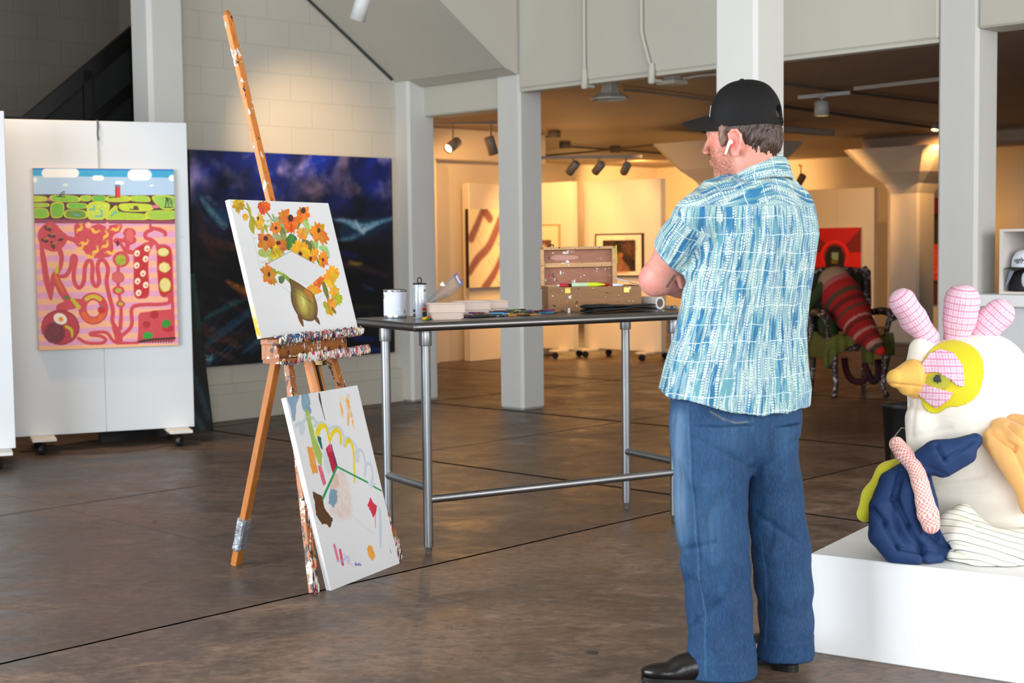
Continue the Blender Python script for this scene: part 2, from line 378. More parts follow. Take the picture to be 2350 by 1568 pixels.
class Paint:
    """colours for a surface w x h metres, nx x ny points; shapes are given in measured coordinates (quad = its four corners TL TR BR BL)"""
    def __init__(s, w, h, nx, ny, base, quad, seed=1):
        s.w, s.h, s.nx, s.ny = w, h, nx, ny; s.a = np.ones((ny, nx, 3)) * np.array(base, float)
        s.X, s.Y = np.meshgrid((np.arange(nx) + .5) / nx * w, (np.arange(ny) + .5) / ny * h)
        s.Hm = homog(quad, [(0, 0), (w, 0), (w, h), (0, h)]); s.r = np.random.RandomState(seed)
        q = np.asarray(quad, float); s.k = w / (.5 * (np.hypot(*(q[1] - q[0])) + np.hypot(*(q[2] - q[3]))))
    def n(s, sc, seed=0, sx=1, sy=1, oct=3, ang=0):
        c, d = math.cos(ang), math.sin(ang); x = (s.X * c + s.Y * d) * sx; y = (-s.X * d + s.Y * c) * sy
        return fbm(np.stack([x * sc + seed * 3.1, y * sc + 11, np.full_like(s.X, seed * 1.7)], -1), oct)
    def m(s, P):
        P = np.asarray(P, float).reshape(-1, 2); q = np.c_[P, np.ones(len(P))] @ s.Hm.T; return q[:, :2] / q[:, 2:]
    def _put(s, mask, col, alpha, jit):
        col = np.array(col, float)
        if jit: col = np.clip(col + s.n(40, s.r.randint(99))[..., None] * jit, 0, 1)
        mask = (mask * alpha)[..., None]; s.a = s.a * (1 - mask) + col * mask
    def box(s, P, pad):
        x0, y0 = P.min(0) - pad; x1, y1 = P.max(0) + pad
        i0 = max(int(x0 / s.w * s.nx), 0); i1 = min(int(x1 / s.w * s.nx) + 2, s.nx); j0 = max(int(y0 / s.h * s.ny), 0); j1 = min(int(y1 / s.h * s.ny) + 2, s.ny)
        return slice(j0, max(j1, j0)), slice(i0, max(i1, i0))
    def dist(s, P, closed, sl):
        X = s.X[sl]; Y = s.Y[sl]; d = np.full(X.shape, 1e9); T = np.zeros(X.shape); n = len(P)
        for i in range(n if closed else n - 1):
            a = P[i]; b = P[(i + 1) % n]; ab = b - a; L = ab @ ab + 1e-12
            t = np.clip(((X - a[0]) * ab[0] + (Y - a[1]) * ab[1]) / L, 0, 1); e = np.hypot(X - a[0] - ab[0] * t, Y - a[1] - ab[1] * t)
            k = e < d; T = np.where(k, (i + t) / max(n - 1, 1), T); d = np.minimum(d, e)
        return d, T
    def stroke(s, pts, wd, col, alpha=1, smooth=True, rag=0, jit=0, closed=False, soft=1.2, dry=0, seed=None):
        P = s.m(pts); P = catmull(P, 8, closed) if smooth else P
        ws = np.atleast_1d(wd) * s.k / 2; sl = s.box(P, ws.max() * 1.6 + .004)
        if s.X[sl].size == 0: return s
        d, T = s.dist(P, closed, sl); r = np.interp(T, np.linspace(0, 1, len(ws)), ws) if len(ws) > 1 else ws[0]
        sd = s.r.randint(99) if seed is None else seed
        if rag: d = d + s.nl(sl, .22 / max(ws.max(), 1e-4) / 3, sd) * rag * s.k
        mk = np.clip((r - d) / (s.w / s.nx * soft) + .5, 0, 1) * alpha
        if dry: mk = mk * np.clip(1.2 - dry * np.clip(s.nl(sl, 60, sd + 1) * 4 + .6, 0, 1.4), 0, 1)
        s.lay(sl, mk, col, jit, sd); return s
    def nl(s, sl, sc, seed):
        X = s.X[sl]; return fbm(np.stack([X * sc + seed * 3.1, s.Y[sl] * sc + 5, np.full_like(X, seed * 1.7)], -1), 3)
    def lay(s, sl, mk, col, jit, sd):
        c = np.array(col, float)
        if jit: c = np.clip(c + s.nl(sl, 55, sd + 3)[..., None] * jit, 0, 1)
        s.a[sl] = s.a[sl] * (1 - mk[..., None]) + c * mk[..., None]
    def poly(s, pts, col, alpha=1, smooth=False, rag=0, jit=0, soft=1.2, hole=False):
        P = s.m(pts); P = catmull(P, 8, True) if smooth else P; sl = s.box(P, .01 + rag * s.k)
        if s.X[sl].size == 0: return s
        X = s.X[sl]; Y = s.Y[sl]; ins = np.zeros(X.shape, bool); n = len(P)
        for i in range(n):
            a = P[i]; b = P[(i + 1) % n]
            if a[1] == b[1]: continue
            ins ^= ((a[1] > Y) != (b[1] > Y)) & (X < (b[0] - a[0]) * (Y - a[1]) / (b[1] - a[1]) + a[0])
        d, _ = s.dist(P, True, sl); d = np.where(ins, d, -d); sd = s.r.randint(99)
        if rag: d = d + s.nl(sl, 90, sd) * rag * s.k * 2
        s.lay(sl, np.clip(d / (s.w / s.nx * soft) + .5, 0, 1) * alpha, col, jit, sd); return s
    def ell(s, c, rx, ry, col, alpha=1, rot=0, rag=0, jit=0, soft=1.2):
        t = np.linspace(0, 2 * np.pi, 20, endpoint=False); a = math.radians(rot)
        x = rx * np.cos(t); y = ry * np.sin(t); P = np.c_[c[0] + x * math.cos(a) - y * math.sin(a), c[1] + x * math.sin(a) + y * math.cos(a)]
        return s.poly(P, col, alpha, False, rag, jit, soft)
    def rrect(s, c, hx, hy, col, **k):
        P = [(c[0] + sx * (hx - min(hx, hy) * (1 - abs(a))), c[1] + sy * hy * b) for sx, sy, a, b in ()]
        r = min(hx, hy); t = np.linspace(0, np.pi / 2, 5); P = []
        for q, (sx, sy) in enumerate(((1, 1), (-1, 1), (-1, -1), (1, -1))):
            tt = t if q % 2 == 0 else t[::-1]
            P += [(c[0] + sx * (hx - r + r * math.cos(a)), c[1] + sy * (hy - r + r * math.sin(a))) for a in tt]
        return s.poly(P, col, **k)
def surface(name, P, T, mat_front, mat_side, thick, parent=None, side_cols=None, back_mat=None, wob=0):
    """canvas: front face grid in frame T (x right, y up from bottom-left corner, z towards the viewer), wrapped edges and back"""
    nx, ny, w, h = P.nx, P.ny, P.w, P.h
    xs = np.linspace(0, w, nx); ys = np.linspace(h, 0, ny); X, Y = np.meshgrid(xs, ys); Z = np.zeros_like(X)
    if wob: Z = wob * fbm(np.stack([X * 3, Y * 3, X * 0], -1), 2)
    V = np.stack([X, Y, Z], -1).reshape(-1, 3); idx = np.arange(nx * ny).reshape(ny, nx)
    F_ = np.stack([idx[1:, :-1], idx[1:, 1:], idx[:-1, 1:], idx[:-1, :-1]], -1).reshape(-1, 4)
    back = np.array([(0, 0, -thick), (w, 0, -thick), (w, h, -thick), (0, h, -thick)]); nb = len(V)
    edge = [(0, 0, 0), (w, 0, 0), (w, h, 0), (0, h, 0)]
    V2 = np.r_[V, np.array(edge, float), back]
    e0 = nb; b0 = nb + 4; SF = [(e0 + i, b0 + i, b0 + (i + 1) % 4, e0 + (i + 1) % 4) for i in range(4)] + [(b0 + 3, b0 + 2, b0 + 1, b0)]
    R = np.array(T.to_3x3()); V2 = V2 @ R.T + np.array(T.translation)
    me = bpy.data.meshes.new(name); me.from_pydata(V2.tolist(), [], F_.tolist() + SF)
    c = np.ones((len(V2), 4), np.float32); c[:nb, :3] = lin(P.a).reshape(-1, 3)
    at = me.color_attributes.new('col', 'FLOAT_COLOR', 'POINT'); at.data.foreach_set('color', c.ravel())
    mi = np.zeros(len(F_) + 5, np.int32); mi[len(F_):] = 1; me.polygons.foreach_set('material_index', mi)
    return link_mesh(name, me, [mat_front, mat_side], parent, smooth=False)
M_paint = attr_mat('paint_layer', .5, .15, 220)
M_paintgloss = attr_mat('oil_paint_layer', .42, .35, 90)
M_canvas = simple('primed_canvas', (.90, .90, .90), .8, var=.03, bump=.2, bscale=500, bdist=.001)
M_board = simple('white_board_paint', (.84, .85, .86), .6, var=.02, bscale=40, scale=3)
M_boardg = simple('gallery_board_paint', (.86, .83, .78), .65, var=.02, bscale=40, scale=3)
M_plank = simple('white_plank', (.86, .84, .80), .6, var=.05)
M_steel = simple('zinc_steel', (.62, .63, .65), .3, 1, var=.1)
M_rubber = simple('black_rubber', (.06, .06, .065), .5, var=.1)
# ---------------------------------------------------------------- display panels on castors
def caster(mb_parent, pos, dirv, r=.045):
    x, y, z = pos; d = Vector(dirv).normalized(); s_ = Vector((-d.y, d.x, 0))
    c = Vector((x, y, r)) - d * .02; w_ = MB(); w_.cyl(c - s_ * .013, c + s_ * .013, r, n=20); w_.cyl(c - s_ * .016, c + s_ * .016, r * .35, n=12)
    o = w_.build('castor_wheel', M_rubber, mb_parent, bev=.004)
    f = MB(); f.T = frame((x, y, 0), s_, d)
    f.box((-.03, -.03, z - .006), (.03, .03, z)); f.cyl((0, 0, z - .02), (0, 0, z - .006), .02)
    for sg in (-1, 1): f.prism([(sg * .018, -.03, r), (sg * .018, .02, z - .012), (sg * .018, -.025, z - .012), (sg * .018, -.034, r)], (sg * .003, 0, 0))
    f.box((-.021, -.028, z - .02), (.021, .022, z - .013)); f.box((-.018, .018, z - .035), (.018, .048, z - .028))
    f.build('castor_fork', M_steel, o)
def panel(loc, ang, w, h, z0, label, group, m, feet, th=.09, depth=.42, plank=.022, rim=0):
    """origin at the left end of the face; face looks along -y"""
    T = Matrix.Translation(loc) @ Matrix.Rotation(ang, 4, 'Z')
    t = thing('wheeled_display_stand', None, label, 'display panel', group, mat=T)
    b = MB(T); b.box((0, 0, z0), (w / 2 - .0012, th, h), 0, .003); b.box((w / 2 + .0012, 0, z0), (w, th, h), 0, .003)
    b.box((w / 2 - .002, .004, z0 + .01), (w / 2 + .002, th - .004, h - .004), 1)
    b.build('board', [m, simple('seam_shadow_gap', (.70, .70, .70), .8)], t)
    for fx in feet:
        f = MB(T); f.box((fx - .075, -.17, z0 - plank), (fx + .075, depth - .17 + th, z0 - .001), 0, .003); pl = f.build('foot_plank', M_plank, t)
        for fy in (-.12, depth - .17 + th - .05):
            p = T @ Vector((fx, fy, 0)); caster(pl, (p.x, p.y, z0 - plank), T.to_3x3() @ Vector((.5, .9, 0)), .038)
    return t, T
A_ = Vector((-3.228, 9.256, 0)); dv = Vector((1.067, .448, 0)); angL = math.atan2(dv.y, dv.x)
pl1, TL = panel(A_, angL, 1.157, 2.155, .108, 'white wheeled display board holding the red worm-tunnel painting', 'wheeled display boards', M_board, (.17, 1.04))
# cord over the top of the board
c = MB(TL); c.tube([(.578, .03, 2.158), (.580, -.004, 2.158), (.583, -.006, 2.12), (.577, -.005, 2.07), (.582, -.006, 2.03)], .005, 6); c.tube([(.582, -.005, 2.03), (.584, -.004, 1.94), (.584, -.006, 1.846)], .0015, 5)
c.build('hanging_cord', simple('grey_cord', (.35, .35, .34), .8), pl1)
p = G(37, 1052); q = D(-160, 1100, 8.4)
B_ = Vector((-3.13 - 1.02, 8.60 - .42, 0)); e0_ = D(37, 1040, 8.74); pl0, TL0 = panel((e0_.x - 1.10 * math.cos(.38), e0_.y - 1.10 * math.sin(.38), 0), .38, 1.10, 2.155, .108, 'plain white wheeled display board, only its edge in view', 'wheeled display boards', M_board, (.15, 1.0))
# ---------------------------------------------------------------- red tunnels painting
def tunnels():
    P = Paint(.823 * 1.085, 1.175, 400, 512, (.93, .66, .58), [(235, 143), (1243, 150), (1257, 1422), (255, 1457)], 3)
    V = (P.Y / P.h * 1290 + 150)
    wv = V + P.n(6, 4) * 30
    band = (np.sin(wv / 43 * np.pi) > 0); P.a = np.where(band[..., None], np.array([.87, .60, .72]), np.array([.94, .68, .53])) + P.n(60, 5)[..., None] * .05
    red = (.79, .24, .27); dk = (.36, .07, .12); R = lambda pts, wd, **k: P.stroke(pts, wd, red, jit=.05, **k)
    # sky
    P.poly([(230, 140), (1250, 145), (1250, 345), (230, 345)], (.68, .78, .87)); P.poly([(230, 140), (1250, 145), (1250, 212), (230, 200)], (.18, .62, .78), jit=.05); P.poly([(230, 138), (1250, 143), (1250, 162), (230, 155)], (.12, .42, .74), jit=.1)
    P.rrect((432, 180), 134, 32, (.95, .94, .92)); P.rrect((998, 192), 87, 40, (.95, .94, .92)); P.rrect((700, 215), 43, 19, (.92, .93, .92)); P.rrect((853, 250), 32, 15, (.92, .93, .92)); P.ell((250, 230), 17, 18, (.92, .93, .92)); P.ell((1230, 215), 25, 24, (.92, .93, .92)); P.ell((466, 264), 20, 10, (.88, .9, .9)); P.ell((1083, 268), 16, 8, (.88, .9, .9))
    # fields
    P.poly([(232, 334), (560, 332), (820, 340), (1250, 336), (1250, 530), (232, 525)], (.27, .10, .14), smooth=False)
    gr = [((235, 345), (325, 350), (330, 380), (235, 385)), ((370, 340), (540, 345), (562, 385), (375, 382)), ((575, 345), (645, 342), (640, 378), (580, 380)), ((660, 345), (745, 345), (748, 380), (665, 382)), ((770, 345), (915, 345), (915, 383), (770, 384)), ((935, 345), (1050, 345), (1065, 385), (940, 380)), ((1085, 347), (1245, 348), (1245, 432), (1150, 435)), ((235, 397), (340, 398), (338, 422), (235, 425)), ((365, 400), (450, 398), (440, 490), (365, 495)), ((485, 397), (605, 398), (610, 432), (490, 435)), ((235, 437), (328, 437), (340, 495), (235, 500)), ((470, 447), (600, 450), (605, 505), (465, 500)), ((635, 395), (778, 400), (735, 510), (625, 505)), ((860, 400), (1070, 405), (1070, 450), (880, 452)), ((825, 408), (845, 455), (1030, 475), (1035, 515), (752, 513)), ((1050, 455), (1245, 450), (1245, 508), (1060, 510))]
    gc = [(.72, .76, .14), (.52, .72, .16), (.60, .74, .16), (.35, .68, .20), (.70, .75, .14), (.62, .76, .18), (.56, .74, .26), (.62, .72, .16), (.44, .68, .12), (.42, .70, .16), (.48, .70, .12), (.40, .55, .12), (.72, .80, .22), (.74, .80, .14), (.66, .77, .16), (.60, .74, .18)]
    for g_, c_ in zip(gr, gc):
        P.poly(g_, (.80, .80, .12), smooth=True); cx = np.mean(g_, 0); P.poly([cx + (np.array(p) - cx) * .86 for p in g_], c_, smooth=True, jit=.1)
    for x, y in ((700, 420), (725, 440), (690, 450), (745, 415), (660, 470), (690, 490)): P.ell((x, y), 5, 5, (.9, .92, .4))
    for pts in ([(640, 440), (668, 440), (668, 415)], [(675, 490), (722, 490), (722, 448), (712, 446)], [(790, 490), (820, 455), (825, 470)], [(530, 480), (560, 482)]): P.stroke(pts, 10, (.35, .62, .68), smooth=False)
    P.poly([(822, 275), (858, 275), (858, 356), (822, 356)], (.86, .16, .12)); P.poly([(822, 275), (832, 275), (832, 345), (822, 345)], (.55, .08, .1)); P.poly([(820, 262), (856, 262), (860, 278), (820, 278)], (.35, .50, .55)); P.stroke([(775, 355), (830, 352)], 7, (.15, .07, .08), smooth=False)
    P.stroke([(925, 440), (985, 442)], 7, (.2, .09, .05), smooth=False); P.poly([(950, 415), (980, 415), (990, 445), (950, 445)], (.35, .2, .1))
    for pts in ([(400, 348), (460, 350)], [(420, 345), (440, 320), (460, 312)], [(430, 345), (458, 325)], [(1170, 425), (1235, 425)], [(1180, 420), (1188, 355), (1228, 412)], [(1185, 360), (1215, 365), (1230, 395)], [(1188, 358), (1205, 420)]): P.stroke(pts, 6, (.08, .09, .09), smooth=False)
    P.ell((1107, 420), 30, 13, (.80, .45, .48)); P.ell((345, 370), 16, 11, (.80, .45, .48))
    P.poly([(232, 512), (1250, 518), (1250, 545), (232, 540)], (.55, .22, .30), jit=.1)
    # left chamber
    R([(320, 560), (355, 545), (380, 555), (430, 610), (460, 640), (440, 690), (380, 730), (310, 705), (280, 650), (285, 600), (320, 560)], 30); P.poly([(340, 545), (380, 548), (450, 640), (435, 700), (370, 728), (295, 700), (270, 640), (300, 585)], red, smooth=True, jit=.05)
    for c_, a in (((335, 580), 30), ((362, 632), 10), ((312, 665), 20), ((432, 652), -30), ((368, 698), 70)): P.ell(c_, 30, 14, dk, rot=a, rag=2); P.stroke([(c_[0] - 5, c_[1] - 8), (c_[0] + 25, c_[1] - 18)], 8, (.66, .55, .12))
    R([(285, 690), (300, 800), (320, 950), (348, 1085)], [22, 40, 44, 20]); R([(348, 1080), (370, 930), (400, 880)], [20, 40, 30]); R([(410, 720), (430, 780), (420, 850), (385, 920), (420, 1010), (460, 1080), (500, 1130)], [38, 34, 30, 50, 60, 55, 60])
    R([(450, 640), (520, 660), (580, 690)], [30, 36, 60]); P.stroke([(405, 838), (392, 890)], [10, 30], (.78, .72, .1), jit=.1); P.stroke([(378, 900), (405, 970), (435, 1030)], [14, 28, 16], (.84, .40, .12), jit=.1)
    # rabbits chamber
    P.poly([(530, 548), (600, 545), (640, 560), (700, 545), (750, 560), (860, 546), (850, 600), (800, 640), (790, 770), (640, 790), (590, 740), (530, 690), (525, 620)], red, smooth=True, jit=.06)
    P.ell((625, 555), 22, 22, (.94, .68, .55)); P.ell((760, 558), 14, 26, (.9, .62, .62))
    yb = (.93, .70, .25)
    for x, y, a in ((560, 580, -20), (665, 590, 60), (815, 580, 20), (745, 630, -30), (590, 680, 25), (670, 740, -10), (740, 700, -5), (560, 715, 0), (775, 748, 30), (632, 775, 30)):
        ca, sa = math.cos(math.radians(a)), math.sin(math.radians(a)); q = lambda u, v: (x + u * ca - v * sa, y + u * sa + v * ca)
        P.ell(q(0, 6), 24, 12, yb, rot=a, rag=3); P.ell(q(20, -4), 10, 9, yb, rot=a, rag=2); P.stroke([q(20, -6), q(14, -34)], 6, yb); P.stroke([q(24, -6), q(28, -36)], 6, yb); P.stroke([q(-15, 10), q(-28, 22)], 6, yb)
    # right hand tunnels
    P.ell((918, 610), 46, 36, red, rag=3); P.ell((918, 660), 50, 34, red, rag=3); P.ell((920, 630), 26, 50, (.85, .38, .36)); R([(905, 680), (895, 730), (855, 790)], 34)
    P.ell((838, 668), 38, 22, red, rag=4); R([(850, 680), (880, 730)], 24); P.ell((832, 685), 12, 20, dk)
    R([(895, 740), (950, 748), (1020, 700), (1080, 680)], [40, 30, 30, 30]); P.ell((855, 800), 60, 58, red, rag=5); P.ell((852, 805), 38, 38, (.62, .66, .12), rag=4, jit=.3)
    R([(835, 850), (830, 930), (832, 1020), (845, 1110), (848, 1200), (840, 1300)], [24, 24, 24, 22, 26, 30]); P.ell((830, 930), 44, 40, (.80, .36, .33), rag=3); P.stroke([(795, 905), (830, 890), (868, 915), (868, 950), (835, 968), (795, 950), (792, 905)], 7, red); P.ell((832, 1025), 44, 32, red); P.ell((832, 1025), 24, 18, (.70, .66, .16), rag=2); P.ell((846, 1122), 32, 26, red); P.ell((846, 1122), 18, 14, (.70, .66, .16), rag=2)
    R([(1068, 545), (1075, 572), (1130, 585), (1170, 605), (1175, 625)], [14, 26, 30, 30, 26]); R([(1080, 585), (1035, 610), (1035, 645), (1075, 660), (1110, 690), (1130, 720)], 28)
    crim = (.74, .08, .10)
    P.poly([(960, 720), (1030, 690), (1090, 690), (1060, 750), (1050, 850), (1052, 1050), (1000, 1085), (945, 1060), (942, 900), (945, 760)], red, smooth=True); P.poly([(965, 730), (1035, 700), (1050, 740), (1042, 900), (1045, 1045), (1000, 1075), (952, 1050), (952, 880)], crim, smooth=True)
    for x, y in ((1042, 722), (970, 757), (1030, 797), (966, 844), (1010, 902), (970, 958), (1028, 985), (976, 1042)): P.ell((x, y), 20, 24, (.96, .85, .74), rot=20); P.ell((x + 2, y + 4), 7, 8, (.75, .35, .12))
    P.poly([(1110, 700), (1180, 695), (1220, 740), (1225, 900), (1225, 1050), (1190, 1075), (1130, 1055), (1112, 900), (1112, 760)], red, smooth=True); P.poly([(1120, 730), (1205, 730), (1215, 900), (1210, 1040), (1130, 1050), (1122, 900)], crim, smooth=True)
    for x, y, ry in ((1158, 748, 32), (1164, 858, 38), (1168, 985, 52)): P.ell((x, y), 42, ry, (.72, .74, .22), rag=8); P.ell((x, y), 36, ry * .86, (.90, .82, .52), rag=8, jit=.1)
    R([(1195, 1060), (1195, 1110), (1130, 1125), (980, 1130), (925, 1160), (925, 1260), (900, 1310), (850, 1350)], 28); R([(1215, 1050), (1220, 1180)], 24)
    P.poly([(985, 1185), (1100, 1170), (1215, 1160), (1232, 1200), (1232, 1395), (960, 1405), (970, 1300), (970, 1210)], red, smooth=False, jit=.05)
    P.ell((1087, 1200), 32, 30, (.68, .08, .10), rag=2); P.ell((1030, 1270), 28, 26, (.66, .12, .14), rag=2); P.ell((1183, 1300), 42, 26, (.70, .08, .10), rag=2)
    P.ell((1170, 1265), 32, 30, (.13, .55, .08), rag=12); P.ell((1038, 1350), 36, 26, (.10, .60, .14), rag=10); P.stroke([(960, 1400), (1060, 1380), (1230, 1370)], 16, (.23, .10, .10), rag=6)
    for k in range(12): P.stroke([(1000 + k * 19, 1380), (996 + k * 19, 1402)], 7, (.2, .08, .08), smooth=False)
    # serpentine
    R([(425, 922), (460, 915), (492, 860), (505, 790), (520, 775), (532, 800), (515, 900), (520, 970), (552, 1005), (585, 960), (595, 860), (615, 815), (640, 815), (650, 860), (645, 940), (660, 985), (680, 990), (695, 950), (685, 860), (700, 810), (735, 812), (760, 870), (748, 960), (765, 1060), (790, 1170), (785, 1250), (820, 1310)], 30)
    # lower left
    t = np.linspace(0, 2 * np.pi, 15); ring = [(650 + 78 * math.cos(a), 1155 + 88 * math.sin(a)) for a in t]; R(ring, 58, rag=8); P.stroke(ring[1:7], 34, (.86, .38, .10), jit=.1); P.stroke(ring[9:13], 30, (.80, .70, .08), rag=5); R([(420, 1150), (500, 1120), (560, 1120)], 70, rag=8); P.stroke([(500, 1085), (545, 1145)], [24, 34], (.78, .70, .08), rag=5); P.ell((708, 1165), 28, 26, (.78, .06, .08)); P.stroke([(700, 1140), (720, 1150)], 8, (.2, .5, .1)); P.ell((462, 1076), 18, 14, (.30, .45, .12), rag=3)
    P.ell((412, 1290), 138, 128, (.62, .12, .18), rag=4, jit=.06); P.ell((412, 1290), 128, 118, (.72, .17, .22), rag=4, jit=.06); P.ell((370, 1330), 75, 78, (.45, .10, .16), rag=8, jit=.2); P.ell((412, 1228), 50, 40, (.95, .90, .84), rot=25); P.ell((417, 1232), 17, 17, (.95, .55, .05)); P.stroke([(455, 1285), (490, 1310), (495, 1360)], [22, 22, 10], (.78, .72, .08), rag=6)
    R([(540, 1370), (600, 1402), (700, 1405), (735, 1380), (700, 1355), (630, 1345), (640, 1330), (740, 1330), (790, 1390), (850, 1405), (960, 1405)], 24); R([(800, 1290), (825, 1350), (830, 1400)], [40, 60, 50])
    P.poly([(255, 1425), (1257, 1408), (1257, 1430), (255, 1460)], (.95, .70, .50))
    return P
t = thing('framed_canvas', None, 'bright naive painting of red worm tunnels under green fields on the wheeled board', 'painting', mat=TL @ Matrix.Translation((.165, -.028, .668)))
surface('painted_front', tunnels(), TL @ Matrix.Translation((.165, -.03, .668)) @ Matrix.Rotation(math.pi / 2, 4, 'X'), M_paint, simple('canvas_edge_tan', (.62, .52, .42), .8), .028, t)
tk = MB(TL); tk.box((1.095, -.002, 1.385), (1.125, 0, 1.40), 0); tag(tk.build('label_card', simple('card_white', (.80, .82, .85), .6)), 'tiny white label card on the board beside the red tunnel painting', 'label card')
# ---------------------------------------------------------------- night seascape on the back wall
def seascape():
    P = Paint(1.95, 1.62, 340, 300, (.03, .03, .06), [(30, 65), (1162, 103), (1185, 1192), (60, 1290)], 9)
    y = P.Y / P.h; x = P.X / P.w
    n1 = P.n(3.2, 1, 1, 1.6, 4, ang=-.7); n2 = P.n(6, 2, 1, 1, 4, ang=.5); n3 = P.n(9, 3, .5, 2.2, 4, ang=.55)
    sky = np.clip(1.25 - y * 2.7, 0, 1)[..., None] * np.clip(.55 + n1 * 2.0, .1, 1.2)[..., None]
    P.a = P.a + sky * 1.15 * (np.array([.17, .22, .56]) + np.clip(n2 * 2.6, -.15, .8)[..., None] * np.array([.85, .62, .40]))
    P.a = P.a + np.clip(n3 * 2.4, 0, .5)[..., None] * np.clip((y - .35) * 3, 0, 1)[..., None] * np.array([.42, .22, .14]) * np.clip(1.2 - x, .2, 1)[..., None]
    P.a += np.clip((y - .62) * 2.5, 0, 1)[..., None] * np.clip(P.n(13, 6, .45, 2.4, 3, ang=-.62) * 3 - .15, 0, 1)[..., None] * np.array([.15, .45, .62]) * np.clip(1.15 - x * .9, 0, 1)[..., None]
    P.a += np.clip((y - .60) * 3, 0, 1)[..., None] * np.clip(P.n(10, 8, .45, 2.2, 3, ang=-.62) * 3 - .5, 0, 1)[..., None] * np.array([.35, .45, .12]) * np.clip(1.1 - x, 0, 1)[..., None]
    P.a = np.clip(P.a, 0, 1); lb = (.42, .60, .74); tl = (.10, .30, .40)
    P.poly([(880, 470), (980, 440), (1160, 450), (1110, 500), (980, 560), (880, 560)], (.05, .15, .24), smooth=True, rag=12, soft=6)
    for pts, wd, c_, al in (([(840, 450), (900, 455), (960, 480), (1010, 490), (1080, 465), (1162, 440)], [10, 26, 30, 40, 22, 12], lb, .85), ([(860, 560), (930, 555), (990, 520), (1060, 490)], [8, 22, 18, 6], lb, .55), ([(960, 460), (1000, 520), (1010, 500)], 16, (.70, .80, .86), .7), ([(940, 490), (1000, 505), (1090, 470)], 10, (.6, .75, .85), .6),
        ([(90, 320), (150, 400), (220, 440), (245, 480)], [10, 40, 60, 20], tl, .8), ([(100, 340), (160, 420), (225, 490)], [12, 28, 30], (.45, .60, .66), .7), ([(130, 330), (180, 370)], 20, (.40, .55, .62), .5), ([(60, 340), (120, 460)], 10, (.2, .4, .5), .5),
        ([(240, 800), (350, 855), (480, 900)], [10, 30, 16], (.76, .44, .14), .85), ([(270, 830), (380, 890)], [12, 24], (.50, .26, .10), .8), ([(90, 540), (200, 590), (330, 620)], [20, 40, 30], (.34, .18, .12), .7), ([(80, 420), (120, 560), (160, 640)], 30, (.26, .14, .10), .6),
        ([(120, 1150), (260, 1050), (420, 930), (520, 880)], [20, 40, 36, 20], (.10, .36, .50), .5), ([(120, 1010), (260, 930), (330, 900)], [10, 26, 10], (.16, .42, .42), .6), ([(330, 1200), (420, 1130), (520, 1060)], [10, 26, 14], (.22, .48, .62), .6), ([(930, 690), (990, 700)], 20, (.62, .52, .12), .8), ([(1010, 820), (1060, 840)], 14, (.1, .35, .5), .6), ([(900, 940), (1080, 935)], 24, (.22, .24, .10), .5), ([(960, 1110), (1060, 1120)], 30, (.04, .12, .45), .7), ([(1010, 1170), (1100, 1180)], 26, (.05, .25, .6), .6), ([(890, 640), (960, 650)], 26, (.04, .10, .5), .6), ([(880, 700), (1010, 720), (1130, 760)], 26, (.26, .16, .18), .5)):
        P.stroke(pts, wd, c_, al, rag=14, soft=5, dry=.5, jit=.15)
    for pts in ([(112, 1250), (118, 1212), (112, 1240), (128, 1238), (132, 1215), (130, 1248)], [(138, 1245), (142, 1222), (146, 1244), (138, 1236)], [(158, 1208), (150, 1222), (158, 1232), (148, 1240)]): P.stroke(pts, 4.5, (.45, .68, .75), .9, smooth=False)
    return P
w0 = PL(433, 345, uv(0, 1.27), (-VV.x, -VV.y)); wv_ = BT.inverted() @ w0
n_ = VV; sT = frame(uv(wv_.x + .0, 1.262, .425), UU, (0, 0, 1))
t = thing('framed_canvas', None, 'large dark blue stormy seascape hung on the block wall behind the easel', 'painting', mat=Matrix.Translation(sT.translation))
surface('painted_front', seascape(), sT, M_paintgloss, simple('dark_canvas_edge', (.07, .08, .10), .7), .035, t)
# dark canvas leaning behind the wheeled board
def darkart():
    P = Paint(.9, 1.15, 60, 80, (.05, .055, .06), [(0, 0), (90, 0), (90, 115), (0, 115)], 5)
    P.stroke([(70, 60), (80, 80), (86, 105)], 5, (.2, .35, .42), .7, rag=2, dry=.6); P.stroke([(60, 80), (74, 100), (80, 112)], 4, (.18, .32, .38), .7, rag=2); P.stroke([(88, 0), (88, 40)], 6, (.05, .22, .18), .8); return P
bl = G(473, 984); bl = bl - VV * .10; bT = frame(bl + (-UU) * .9, UU, (Vector((0, 0, 1)) + VV * .17))
t = thing('framed_canvas', None, 'dark canvas with faint blue strokes leaning on the block wall behind the wheeled board', 'painting', mat=Matrix.Translation(bT.translation))
surface('painted_front', darkart(), bT, M_paint, simple('dark_wood_shade_edge', (.20, .11, .08), .6), .03, t)
